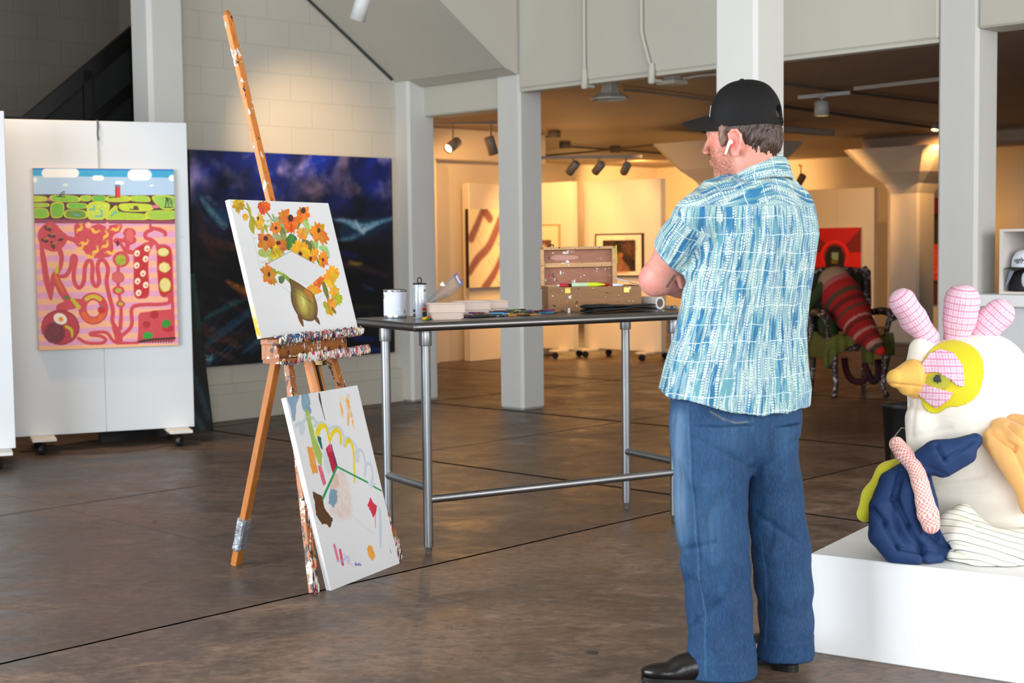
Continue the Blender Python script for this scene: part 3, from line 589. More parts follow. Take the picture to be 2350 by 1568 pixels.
# ---------------------------------------------------------------- stair railing
def railing():
    rl = thing('stair_railing', uv(-4.2, 1.9, 0), 'black metal stair railing rising to the right behind the pale left pilaster', 'railing')
    rp = uv(0, 1.9); rn = (-VV.x, -VV.y); a0 = PL(-40, 266, rp, rn); pa = PL(56, 268, rp, rn); pb = PL(312, 52, rp, rn); blk = simple('black_metal', (.02, .02, .022), .45, var=.1); msh = simple('black_mesh_infill', (.035, .037, .037), .8, var=.1)
    b = MB(); b.prism([pa, pb, pb - Vector((0, 0, .13)), pa - Vector((0, 0, .13))], VV * .05); b.prism([a0, pa, pa - Vector((0, 0, .05)), a0 - Vector((0, 0, .05))], VV * .05); b.build('handrail', blk, rl)
    dr = (pb - pa); 
    b = MB(); b.prism([pa - Vector((0, 0, .41)), pb - Vector((0, 0, .41)), pb - Vector((0, 0, .49)), pa - Vector((0, 0, .49))], VV * .05); b.build('lower_rail', blk, rl)
    for tt in (.02, .55, .98):
        c = pa + dr * tt; b = MB(); b.T = frame((c.x, c.y, 0), UU, VV); b.box((-.035, 0, 0.05), (.035, .05, c.z - .05)); b.build('post', blk, rl)
    b = MB(); b.prism([pa + VV * .02 - Vector((0, 0, .1)), pb + VV * .02 - Vector((0, 0, .1)), pb + VV * .02 - Vector((0, 0, 2.2)), pa + VV * .02 - Vector((0, 0, 1.9))], VV * .01); b.build('infill_panel', msh, rl)
    b = MB(); b.prism([a0 + VV * .02 - Vector((0, 0, .02)), pa + VV * .02 - Vector((0, 0, .02)), pa + VV * .02 - Vector((0, 0, 1.9)), a0 + VV * .02 - Vector((0, 0, 1.9))], VV * .01); b.build('infill_panel', msh, rl)
railing()
# ================================================================ gallery beyond: boards, pictures, track lights
sbox('wall_gallery_cross', (11.5, .4, 0), (11.7, 8, ZG), M_gal)
def gboard(px, Y, label, feet=(.15, 1.0), ang=-math.pi / 4, h=2.03, w=1.157, group='white display boards in the warm gallery'):
    e = D(px, 700, Y); d = Vector((math.cos(ang), math.sin(ang), 0)); loc = Vector((e.x, e.y, 0)) - d * w
    return panel(loc, ang, w, h, .10, label, group, M_boardg, feet)
g2, T2 = gboard(1517, 16.0, 'white wheeled board carrying the dark framed photograph of a figure')
g1, T1 = gboard(1315, 16.5, w=.60, feet=(.45,), label= 'white wheeled board beside the middle column, holding a pale framed print')
g3, T3 = gboard(2005, 19.4, 'white wheeled board carrying the red tunnel picture behind the carrot figure')
g4, T4 = gboard(2215, 19.0, 'white wheeled board mostly hidden behind the right column, with a red and black picture')
def loc_on(T, px, py):
    o = T.translation; n = T.to_3x3() @ Vector((0, 1, 0)); p = PL(px, py, (o.x, o.y), (n.x, n.y)); return T.inverted() @ p
def picture(T, pxl, pyt, pxr, pyb, label, painter, frame_m=None, fr=.012, thick=.03, mat_m=None, cat='picture', gloss=False):
    a = loc_on(T, pxl, pyt); b = loc_on(T, pxr, pyb); w = b.x - a.x; h = a.z - b.z
    P = painter(w - 2 * fr, h - 2 * fr)
    F0 = T @ Matrix.Translation((a.x, -thick, b.z)); t = thing('framed_picture', None, label, cat, mat=F0)
    surface('picture_front', P, F0 @ Matrix.Translation((fr, .002 if fr else 0, fr)) @ Matrix.Rotation(math.pi / 2, 4, 'X'), M_paint, frame_m or M_canvas, thick - .008, t)
    if fr:
        b_ = MB(F0)
        for lo, hi in (((0, -.004, 0), (w, thick - .001, fr)), ((0, -.004, h - fr), (w, thick - .001, h)), ((0, -.004, fr), (fr, thick - .001, h - fr)), ((w - fr, -.004, fr), (w, thick - .001, h - fr))): b_.box(lo, hi)
        b_.build('frame', frame_m, t)
    return t
M_blackframe = simple('black_frame', (.10, .075, .05), .4)
M_goldframe = simple('pale_wood_frame', (.70, .58, .42), .5)
def ph(w, h):
    P = Paint(w, h, 120, 110, (.93, .88, .80), [(0, 0), (100, 0), (100, 100), (0, 100)], 21)
    P.poly([(15, 14), (86, 14), (86, 90), (15, 90)], (.10, .06, .05), jit=.5); P.poly([(40, 40), (60, 62), (74, 90), (34, 90)], (.62, .42, .30), .8, True, rag=3, soft=6, jit=.3)
    P.poly([(58, 20), (84, 18), (84, 55), (66, 50)], (.50, .30, .18), .45, True, rag=8, soft=8, jit=.9); P.poly([(20, 20), (40, 18), (40, 40), (22, 60)], (.42, .24, .14), .4, True, rag=8, soft=8, jit=.9); P.ell((55, 50), 5, 6, (.62, .40, .26), .9, soft=3); return P
picture(T2, 1370, 537, 1479, 635, 'black framed sepia photograph of a reclining figure, hanging above the open paint box lid', ph, M_blackframe, .014)
def pr(w, h):
    P = Paint(w, h, 90, 80, (.93, .86, .74), [(0, 0), (100, 0), (100, 100), (0, 100)], 22); P.poly([(12, 32), (82, 32), (82, 80), (12, 80)], (.35, .22, .20), jit=.5); P.ell((60, 50), 12, 10, (.85, .75, .6), .8, rag=3, soft=4); return P
picture(T1, 1190, 517, 1288, 625, 'pale wood framed print on the board right of the middle column', pr, M_goldframe, .012)
def redp(w, h):
    P = Paint(w, h, 160, 200, (.62, .04, .05), [(118, 78), (460, 78), (460, 530), (118, 530)], 23)
    P.poly([(118, 78), (460, 78), (345, 210), (235, 210)], (.80, .05, .05)); P.poly([(118, 250), (460, 250), (460, 352), (118, 352)], (.88, .07, .05)); P.poly([(118, 352), (460, 352), (460, 530), (118, 530)], (.55, .03, .04)); P.poly([(118, 85), (235, 210), (235, 250), (118, 250)], (.50, .03, .05)); P.poly([(460, 85), (345, 210), (345, 250), (460, 250)], (.52, .03, .05))
    P.ell((280, 270), 100, 105, (.95, .12, .10)); P.ell((280, 275), 78, 88, (.60, .05, .06)); P.poly([(215, 400), (215, 270), (240, 215), (280, 200), (320, 215), (345, 270), (345, 400)], (.10, .05, .04), smooth=False)
    P.poly([(258, 250), (305, 250), (305, 300), (275, 305), (258, 290)], (.55, .68, .58)); P.poly([(255, 300), (305, 300), (300, 330), (258, 330)], (.45, .42, .10)); return P
picture(T3, 1866, 524, 1979, 672, 'square red canvas with dark arched doorway behind the carrot figure', redp, None, 0, .035, cat='painting')
def rbp(w, h):
    P = Paint(w, h, 90, 110, (.12, .04, .05), [(0, 0), (100, 0), (100, 100), (0, 100)], 24)
    P.poly([(0, 0), (100, 0), (100, 12), (0, 18)], (.72, .14, .20), rag=4); P.poly([(0, 45), (100, 42), (100, 78), (0, 76)], (.85, .22, .08), rag=4, jit=.5); P.ell((20, 40), 22, 8, (.85, .15, .12), rag=3); P.poly([(0, 80), (100, 80), (100, 100), (0, 100)], (.35, .08, .14)); return P
picture(T4, 2096, 456, 2210, 700, 'tall red, orange and black canvas seen in the gap left of the right column', rbp, None, 0, .035, cat='painting')
def strp(w, h):
    P = Paint(w, h, 150, 190, (.93, .88, .74), [(540, 330), (990, 330), (990, 895), (540, 895)], 25)
    for pts in ([(560, 540), (600, 450), (640, 350), (660, 330)], [(545, 780), (600, 690), (680, 600), (740, 470), (780, 380), (840, 330)], [(650, 895), (720, 790), (790, 640), (900, 480), (980, 380)], [(860, 895), (940, 760), (990, 660)], [(650, 340), (690, 400)]): P.stroke(pts, 42, (.52, .30, .30), .85, rag=26, soft=5, jit=.1)
    for k in range(26): x = 560 + P.r.rand() * 420; y = 380 + P.r.rand() * 480; P.stroke([(x, y), (x + 30 + P.r.rand() * 20, y + 60)], 4, (.70, .52, .44), .5)
    return P
TPn = frame(uv(3.05, 3.82, 0), UU, VV)
picture(TPn, 1066, 480, 1212, 655, 'cream canvas with diagonal feathery brown stripes left of the middle column', strp, simple('dark_wood_shade_edge', (.20, .11, .08), .6), 0, .06, cat='painting')  # shadow on the canvas side put in as a dark edge colour
# ---- track lights
M_lampwhite = simple('lamp_white', (.80, .80, .79), .45, var=.02, bump=0); M_lampwarm = simple('lamp_warm_grey', (.52, .47, .42), .5, var=.03, bump=0)
M_bulb = glow('lit_bulb', (1, .82, .52), 14)
def head(loc, aim, label, lit=True, L=.17, r=.047, m=None, power=0, ang=60, stem=.10, group='track spotlights', tgt=None):
    loc = Vector(loc); d = (Vector(aim) - loc).normalized() if tgt is None else Vector(tgt).normalized(); t = thing('track_spotlight', loc, label, 'spotlight', group); m = m or M_lampwarm
    b = MB(); b.lathe([(r * .75, -L / 2), (r, -L / 2 + .012), (r, L / 2), (r - .006, L / 2), (r - .006, L / 2 - .03), (.001, L / 2 - .03)], loc, 24, 0, d); b.build('lamp_housing', m, t)
    b = MB(); b.box((-.022, -.022, stem - .002), (.022, .022, stem + .028), 0, .003, Matrix.Translation(loc)); b.cyl(loc + Vector((0, 0, stem)), loc, .008, n=8)
    b.build('mounting_stem', m, t)
    b = MB(); b.lathe([(.001, L / 2 - .014), (r * .6, L / 2 - .012), (r - .007, L / 2 - .018), (r - .007, L / 2 - .026)], loc, 20, 0, d); b.build('bulb_lens', M_bulb if lit else simple('unlit_lens', (.35, .30, .26), .3), t)
    if power: spot(loc + d * (L / 2 + .01), loc + d * 3, power, ang)
    return t
def rail(p, q, label, m=None, wd=.034, z=0):
    p = Vector(p); q = Vector(q); b = MB(); s_ = (q - p).cross(Vector((0, 0, 1))).normalized() * wd / 2; b.prism([p - s_, q - s_, q + s_, p + s_], (0, 0, .03))

    o = b.build('light_track', m or M_lampwarm); tag(o, label, 'light track', 'light tracks'); return o
a = D(955, 288, 13.3); b = D(1150, 299, 13.3); b.z = a.z; rail(a, b, 'dark light track seen through the left opening')
h1 = D(1040, 333, 13.3); head(h1, (0, 0, 0), 'lit track spotlight left of the middle column, glowing towards the viewer', stem=a.z - h1.z, tgt=(-.55, -.70, -.45), power=60, ang=90)
h2 = D(1127, 334, 13.3); head(h2, (0, 0, 0), 'unlit track spotlight half hidden by the middle column, left of it', False, stem=a.z - h2.z, tgt=(.25, .2, -.9))
a = D(1235, 360, 14.5); b = D(1474, 368, 14.5); zz = (a.z + b.z) / 2; a.z = b.z = zz; rail(a, b, 'light track above the boards right of the middle column')
for px, py, lb, lit, tg in ((1315, 385, 'track spotlight aimed down left, first on its track right of the middle column', False, (-.6, .6, -.75)), (1374, 385, 'middle spotlight on the track above the paint box', False, (-.5, .8, -.6)), (1436, 386, 'spotlight at the right end of the track above the paint box', False, (-.2, .9, -.5))):
    h_ = D(px, py, 14.5); head(h_, None, lb, lit, .15, .042, None, 0, stem=zz - h_.z, tgt=tg)
# junction boxes and conduits under the gallery ceiling
M_jb = simple('grey_junction_box', (.40, .37, .33), .6)
for px, py, Y, lb in ((1272, 316, 2.54, 'small grey junction box nearest the middle column'), (1297, 341, 2.54, 'grey round junction box just above the light track'), (1412, 350, 2.54, 'small dark junction box where two conduits cross')):
    c = G(px, py, Y); b = MB(); b.lathe([(.07, 0), (.075, .02), (.075, .07), (.06, .08)], c, 8); tag(b.build('junction_box', M_jb), lb, 'junction box', 'ceiling junction boxes')
def conduit(pts, r, label, m=None, grp='ceiling conduits'):
    b = MB(); b.tube(pts, r, 8); o = b.build('conduit', m or M_jb); return tag(o, label, 'conduit', grp)
conduit([G(1235, 317, 2.6), G(1255, 314, 2.6)], .013, 'thin conduit running through the junction box nearest the middle column')
conduit([G(1312, 337, 2.59), G(1400, 343, 2.59), G(1520, 352, 2.59)], .014, 'long conduit running past the round junction box')
conduit([G(1240, 358, 2.545), G(1350, 349, 2.545), G(1495, 333, 2.545)], .012, 'conduit rising to the right across the orange ceiling')
conduit([G(1790, 190, 2.6), G(1880, 203, 2.6), G(1960, 213, 2.6), G(2150, 236, 2.6)], .012, 'grey conduit crossing under the ceiling behind the cap')
conduit([G(1790, 243, 2.59), G(1880, 256, 2.59), G(2000, 273, 2.59), G(2150, 294, 2.59)], .018, 'dark pipe running behind the lit ceiling downlight')
M_track2 = simple('grey_track', (.62, .60, .57), .5)
rail(D(1832, 228, 12.3), D(1952, 217, 12.1), 'short pale light track holding the round downlight', M_track2); rail(D(1962, 208, 12.0), D(2160, 186, 11.2), 'pale light track running behind the right column', M_track2)
hd = D(1886, 249, 12.2); head(hd, None, 'round downlight lit from below, hanging right of the cap', True, .125, .062, M_track2, 8, 70, stem=.085, tgt=(0, 0, -1))
hd = D(2147, 286, 16.4); head(hd, None, 'tiny lit spotlight peeking out beside the right column', True, .15, .05, None, 0, stem=.09, tgt=(-.2, -.3, -.9))
b = MB(); a = D(1780, 296, 15.8); c = D(1908, 305, 15.8); b.T = frame((a + c) / 2, (c - a), (0, 1, 0)); b.box((-.33, -.05, -.035), (.33, .05, .035), 0, .01); tag(b.build('strip_light', simple('strip_light_grey', (.50, .44, .38), .5)), 'long grey unlit strip light under the ceiling right of the front column', 'strip light')
h_ = D(1838, 412, 17.5); head(h_, None, 'small spotlight above the right shoulder of the man', False, .14, .045, simple('lamp_brown', (.55, .40, .25), .6), stem=.16, tgt=(-.3, .5, -.7))
# conduit runs down the beam face
def on_beam(px, py, off=-.02): p = PL(px, py, uv(off, 0), (-UU.x, -UU.y)); return p
conduit([on_beam(1340, -30) + Vector((0, 0, 1.3)), on_beam(1340, -30), on_beam(1340, 60), on_beam(1341, 168)], .014, 'white conduit running straight down the beam face', M_conc, 'white conduits on the beam')
conduit([on_beam(1471, -30) + Vector((0, 0, 1.3)), on_beam(1471, -30), on_beam(1472, 72), on_beam(1476, 92), on_beam(1494, 160)], .014, 'white conduit that bends diagonally down the beam face', M_conc, 'white conduits on the beam')
def elbow(px, py, lb):
    p = on_beam(px, py); b = MB(); b.tube([p + Vector((0, 0, .06)), p + Vector((0, 0, 0)), p + UU * .0 + Vector((0, 0, -.075)), p + Vector((0, 0, -.085))], [.022, .026, .026, .016], 10); b.tube([p - Vector((0, 0, .06)), p - Vector((0, 0, .06)) + UU * .10], .016, 8)
    tag(b.build('conduit_fitting', M_conc), lb, 'conduit fitting', 'conduit fittings under the beam'); return p
e1 = elbow(1341, 178, 'white conduit fitting at the foot of the straight conduit'); e2 = elbow(1495, 165, 'white conduit fitting at the foot of the bent conduit')
c = D(1400, 212, 11.9); t = thing('ceiling_lampholder', c, 'white lampholder with flared square shade hanging under the beam', 'lampholder')
b = MB(); b.T = frame(c, UU, VV); b.box((-.055, -.055, -.01), (.055, .055, .10), 0, .006); b.build('junction_body', M_conc, t)
b = MB(); b.T = frame(c, UU, VV); b.lathe([(.09, .0), (.10, -.012), (.165, -.05), (.165, -.06), (.155, -.06), (.09, -.02)], (0, 0, 0), 8, smooth=False); b.build('shade', M_conc, t)
conduit([G(1432, 206, 2.6), G(1480, 210, 2.6), G(1640, 231, 2.6)], .011, 'white conduit running from the lampholder back under the ceiling', M_ceil)
c = D(1542, 184, 10.9); b = MB(); b.T = frame(c, UU, VV); b.box((-.05, -.05, -.0), (.05, .05, .10), 0, .006); b.box((-.085, -.085, -.035), (.085, .085, 0), 0, .006); tag(b.build('junction_box', M_conc), 'white square junction box under the beam left of the cap', 'junction box')
conduit([D(1566, 181, 10.9), D(1600, 174, 10.9), D(1650, 170, 10.9)], .011, 'white conduit running right from the square junction box behind the front column', M_conc)
# spotlight in the front hall
hf = D(829, 14, 9.4); head(hf, None, 'white cylindrical spotlight hanging at the top edge, aimed at the block wall', False, .19, .05, M_lampwhite, 0, stem=ZC - .03 - hf.z, group='front hall spotlights', tgt=(-.28, .12, -.85))
spot(hf + Vector((-.06, .04, -.12)), PL(700, 345, uv(0, 1.3), (-VV.x, -VV.y)), 240, 44, (1, .70, .42), 1, .05)
spot((-3.75, 8.55, 3.5), TL @ Vector((.08, 0, 2.02)), 240, 50, (1, .66, .34), .9, .05)
# warm gallery spots (track heads hidden by the beams)
for loc, to, pw, an in (((1.2, 15.2, 2.5), T1 @ Vector((.9, 0, 1.4)), 70, 80), ((.4, 15.6, 2.5), T1 @ Vector((.3, 0, 1.3)), 60, 80), ((1.6, 14.2, 2.5), T2 @ Vector((.6, 0, 1.3)), 95, 75), ((-.4, 14.6, 2.45), TPn @ Vector((.6, 0, 1.2)), 85, 90), ((-1.3, 14.0, 2.45), TPn @ Vector((-.8, 0, 1.2)), 70, 100),
    ((3.6, 17.2, 2.5), T3 @ Vector((.5, 0, 1.2)), 120, 70), ((5.2, 17.2, 2.5), T4 @ Vector((.5, 0, 1.2)), 60, 80), ((.9, 23.6, 2.5), (1.0, 26.8, 2.1), 190, 110), ((2.0, 22.6, 2.5), (2.6, 26, 1.9), 110, 110), ((3, 22, 2.3), (4.5, 27, 1.8), 150, 130), ((6, 22, 2.3), (8, 27, 1.8), 130, 130)): spot(loc, to, pw * 1.35, an)
for loc, pw in (((1.8, 16.2, 1.9), 0), ((-.3, 13.6, 2.2), 10), ((2.2, 18.4, 1.5), 18), ((6.2, 20.5, 1.7), 18), ((1.0, 22.5, 1.5), 40), ((.9, 17.8, 1.5), 14)):  # added ambient fill points in mid-air, no fixtures here
    if pw:
        l = bpy.data.lights.new('gallery_ambient_fill', 'POINT'); l.energy = pw; l.color = (1, .54, .18); l.shadow_soft_size = .35; o = bpy.data.objects.new('gallery_ambient_fill', l); COL.objects.link(o); o.location = loc
# ================================================================ easel
_fl = G(725, 1362); _fr = G(925, 1285); eb = Vector((.441, .897, 0)).normalized(); en = Vector((eb.y, -eb.x, 0)); eM = (_fl + _fr) / 2
ET = frame((eM.x, eM.y, 0), eb, -en); KS, CS = .2565, .0253
def fp(b, z, off=0): return (b, CS + off + KS * z, z)     # point on the leaning front plane
def wood(name, c, stain=0, scale=30, dark=.25):
    t = NT(name); v = t.vec('Object', (1, 1, .12)); g = t.noise(v, 60, 5, .6, 1.2); c = np.array(c)
    col = t.mix(g, tuple(c * (1 - dark)), tuple(np.clip(c * 1.12, 0, 1)))
    if stain:
        vv = t.vec('Object', (1, 1, .55)); 
        for i, (cc, th) in enumerate((((.88, .86, .84), .62), ((.20, .13, .12), .63), ((.72, .10, .14), .69), ((.28, .42, .55), .70), ((.90, .75, .25), .715))):
            n = t.n('TexNoise', Scale=scale * (1 + i * .23), Detail=3, Roughness=.7); n.noise_dimensions = '4D'; n.inputs['W'].default_value = i * 3.7 + len(name); t.l(vv, n.inputs['Vector'])
            k = th - stain * .09; col = t.mix(t.ramp(n.outputs[0], [(0, 0), (k, 0), (k + .02, 1.)]), col, cc)
    t.bump(g, .15, .002); return t.out(col, .45)
M_wood = wood('easel_wood', (.72, .44, .18)); M_woodp = wood('easel_wood_paint_stained', (.66, .40, .18), .60, 26); M_woodpp = wood('easel_wood_paint_crusted', (.70, .44, .24), 1.15, 24)
M_woodd = wood('easel_wood_brown', (.60, .33, .13), .15)
ez = thing('easel', None, 'orange wooden artist easel with paint-crusted ledges holding the flower canvas', 'easel', mat=ET)
def bar(b0, z0, b1, z1, wd, dp, off=0, z_cut=None):
    mb = MB(ET); p0 = Vector(fp(b0, z0, off)); p1 = Vector(fp(b1, z1, off)); d = (p1 - p0); L = d.length; T = frame(p0, d, Vector((0, 1, 0)).cross(d).normalized() * -1)
    T = frame(p0, d, d.cross(Vector((0, 1, 0))) * -1); mb.box((0, -wd / 2, -dp / 2), (L, wd / 2, dp / 2), 0, .002, T); return mb
ba = bar(.012, .42, .020, 2.262, .040, .022); o = ba.build('mast', wood('mast_wood', (.84, .50, .19), .30, 22), ez)
mb = MB(ET); p = Vector(fp(.020, 2.262)); mb.ball(p, (.020, .010, .022), 0, 12); mb.build('mast_tip', M_wood, ez)
for sx in (-.019, .019):
    bar(.012 + sx, .30, .012 + sx, .93, .016, .026, -.026).build('centre_slot_bar', M_wood, ez)
bar(-.318, .0, -.12, .93, .040, .024, -.012).build('front_leg', M_woodp, ez); bar(.318, .0, .155, .93, .040, .024, -.012).build('front_leg', M_woodp, ez)
for s0, sg in ((-.318, 1), (.318, -1)):     # heavy paint runs on the lower half of each front leg
    mb = MB(ET); rr = random.Random(5 + sg); k = .198 / .93 if sg > 0 else -.163 / .93
    for i in range(70):
        z = .01 + rr.random() ** 1.6 * .42; b_ = s0 + k * z + rr.uniform(-.017, .017); p = Vector(fp(b_, z, -.0255)); L = rr.uniform(.006, .03); mb.ball(p, (rr.uniform(.0015, .004), .0018, L), rr.choice((0, 0, 0, 1, 2, 3)), 6)
    tagm = [simple('dried_white_paint', (.90, .88, .85), .5), simple('dried_crimson_paint', (.70, .12, .15), .5), simple('dried_dark_paint', (.12, .10, .12), .5), simple('dried_orange_paint', (.86, .50, .14), .5)]
    pr_ = mb.build('paint_drips', tagm, ez); pr_['kind'] = 'stuff'
# rear leg
mb = MB(ET); ft = Vector((-.03, .585, .0)); q = BT
bf = ET.inverted() @ G(541, 1297); top = Vector((-.10, .285, .99)); d = top - bf; T = frame(bf, d, Vector((1, 0, 0)) - d.normalized() * d.normalized().x); mb.box((0, -.020, -.014), (d.length, .020, .014), 0, .002, T); mb.build('rear_leg', M_wood, ez)
mb = MB(ET); mb.box((.07, -.026, -.020), (.215, .026, .020), 0, .008, T); me_ = mb.build('duct_tape_wrap', simple('duct_tape', (.62, .64, .67), .32, .65, var=.15, bump=.6, bscale=70, bdist=.01), ez); sb = me_.modifiers.new('s', 'SUBSURF'); sb.levels = sb.render_levels = 2; sb.subdivision_type = 'SIMPLE'; dt = bpy.data.textures.new('crumple', 'CLOUDS'); dt.noise_scale = .03; dm = me_.modifiers.new('d', 'DISPLACE'); dm.texture = dt; dm.strength = .014; dm.mid_level = .4
mb = MB(ET); mb.box((.02, -.0205, -.0145), (.069, .0205, .0145), 0, .002, T); mb.build('leg_shoe', M_wood, ez)
# ledges and tray
mb = MB(ET); mb.box((-.285, .178, .938), (.32, .26, .960), 0, .003); mb.build('upper_ledge', M_woodp, ez)
mb = MB(ET); mb.box((-.285, .180, .880), (-.272, .255, .940), 0, .002); mb.box((-.272, .222, .880), (.27, .236, .940)); mb.build('tray_back_panel', M_woodp, ez)
mb = MB(ET); mb.prism([(-.295, .165, .868), (-.29, .245, .868), (.32, .245, .868), (.365, .165, .868), (.30, .135, .868), (-.22, .135, .868)], (0, 0, .018)); mb.build('lower_ledge', M_woodd, ez)
pal = [(.90, .87, .84), (.86, .72, .70), (.78, .22, .30), (.16, .14, .18), (.18, .46, .50), (.55, .50, .50), (.20, .28, .55), (.88, .80, .66), (.70, .46, .44), (.86, .62, .20), (.40, .22, .30)]
PM = [simple('dried_paint_%s' % n, c, .38, bump=.4, bscale=90, bdist=.004, var=.2, scale=90) for n, c in zip('cream rose crimson black teal grey navy buff salmon amber plum'.split(), pal)]
def crust(b0, b1, s, z, wts, seed, name, nn=330, hz=.016):
    mb = MB(ET); r = random.Random(seed)
    for i in range(nn):
        b_ = b0 + (b1 - b0) * (i + r.random()) / nn; u = (b_ - b0) / (b1 - b0); k = r.choices(range(11), wts if u > .25 else [w_ * (3 if j in (0, 4, 6) else 1) for j, w_ in enumerate(wts)])[0]
        mb.ball((b_, s(u) + r.uniform(-.006, .004), z(u) + r.uniform(-.010, .010)), (r.uniform(.0022, .0048), r.uniform(.004, .009), r.uniform(.006, hz)), k, 7, T=Matrix.Rotation(r.uniform(-.5, .5), 4, 'Y'))
    for i in range(nn // 3):
        b_ = b0 + (b1 - b0) * r.random(); u = (b_ - b0) / (b1 - b0); mb.ball((b_, s(u) + r.uniform(.0, .05), z(u) + hz * .55), (r.uniform(.004, .009), r.uniform(.006, .012), r.uniform(.002, .005)), r.choices(range(11), wts)[0], 6)
    o = mb.build(name, PM, ez); o['kind'] = 'stuff'; return o
crust(-.275, .315, lambda u: .172, lambda u: .960, [5, 4, 2, 4, 3, 6, 3, 4, 3, 1, 2], 1, 'dried_paint_crust')
crust(-.22, .350, lambda u: .133 if u < .88 else .133 + (u - .88) * .28, lambda u: .884, [8, 9, 3, 2, .5, 3, .8, 6, 5, .6, 2], 2, 'dried_paint_crust')
crust(-.295, -.19, lambda u: .155, lambda u: .872, [4, 2, 3, 4, 1, 2, 2, 2, 2, 5, 3], 3, 'dried_paint_crust', 40, .007)
mb = MB(ET); mb.box((-.004, .165, .838), (.035, .20, .862), 0, .003); mb.tube([(.035, .18, .850), (.048, .17, .848), (.062, .165, .840), (.066, .165, .828), (.058, .165, .820), (.048, .165, .826), (.048, .165, .838)], .0028, 8); mb.cyl((.015, .165, .850), (.015, .158, .850), .007, n=12); mb.build('brass_clamp', simple('aged_brass', (.48, .40, .26), .35, .9), ez)
mb = MB(ET); p = Vector(fp(.013, .86, -.05)); mb.cyl(Vector(fp(.012, .30, -.040)), Vector(fp(.012, .86, -.040)), .0045, n=8); mb.build('slot_bolt_rod', simple('dark_iron', (.16, .12, .10), .5, .6), ez)
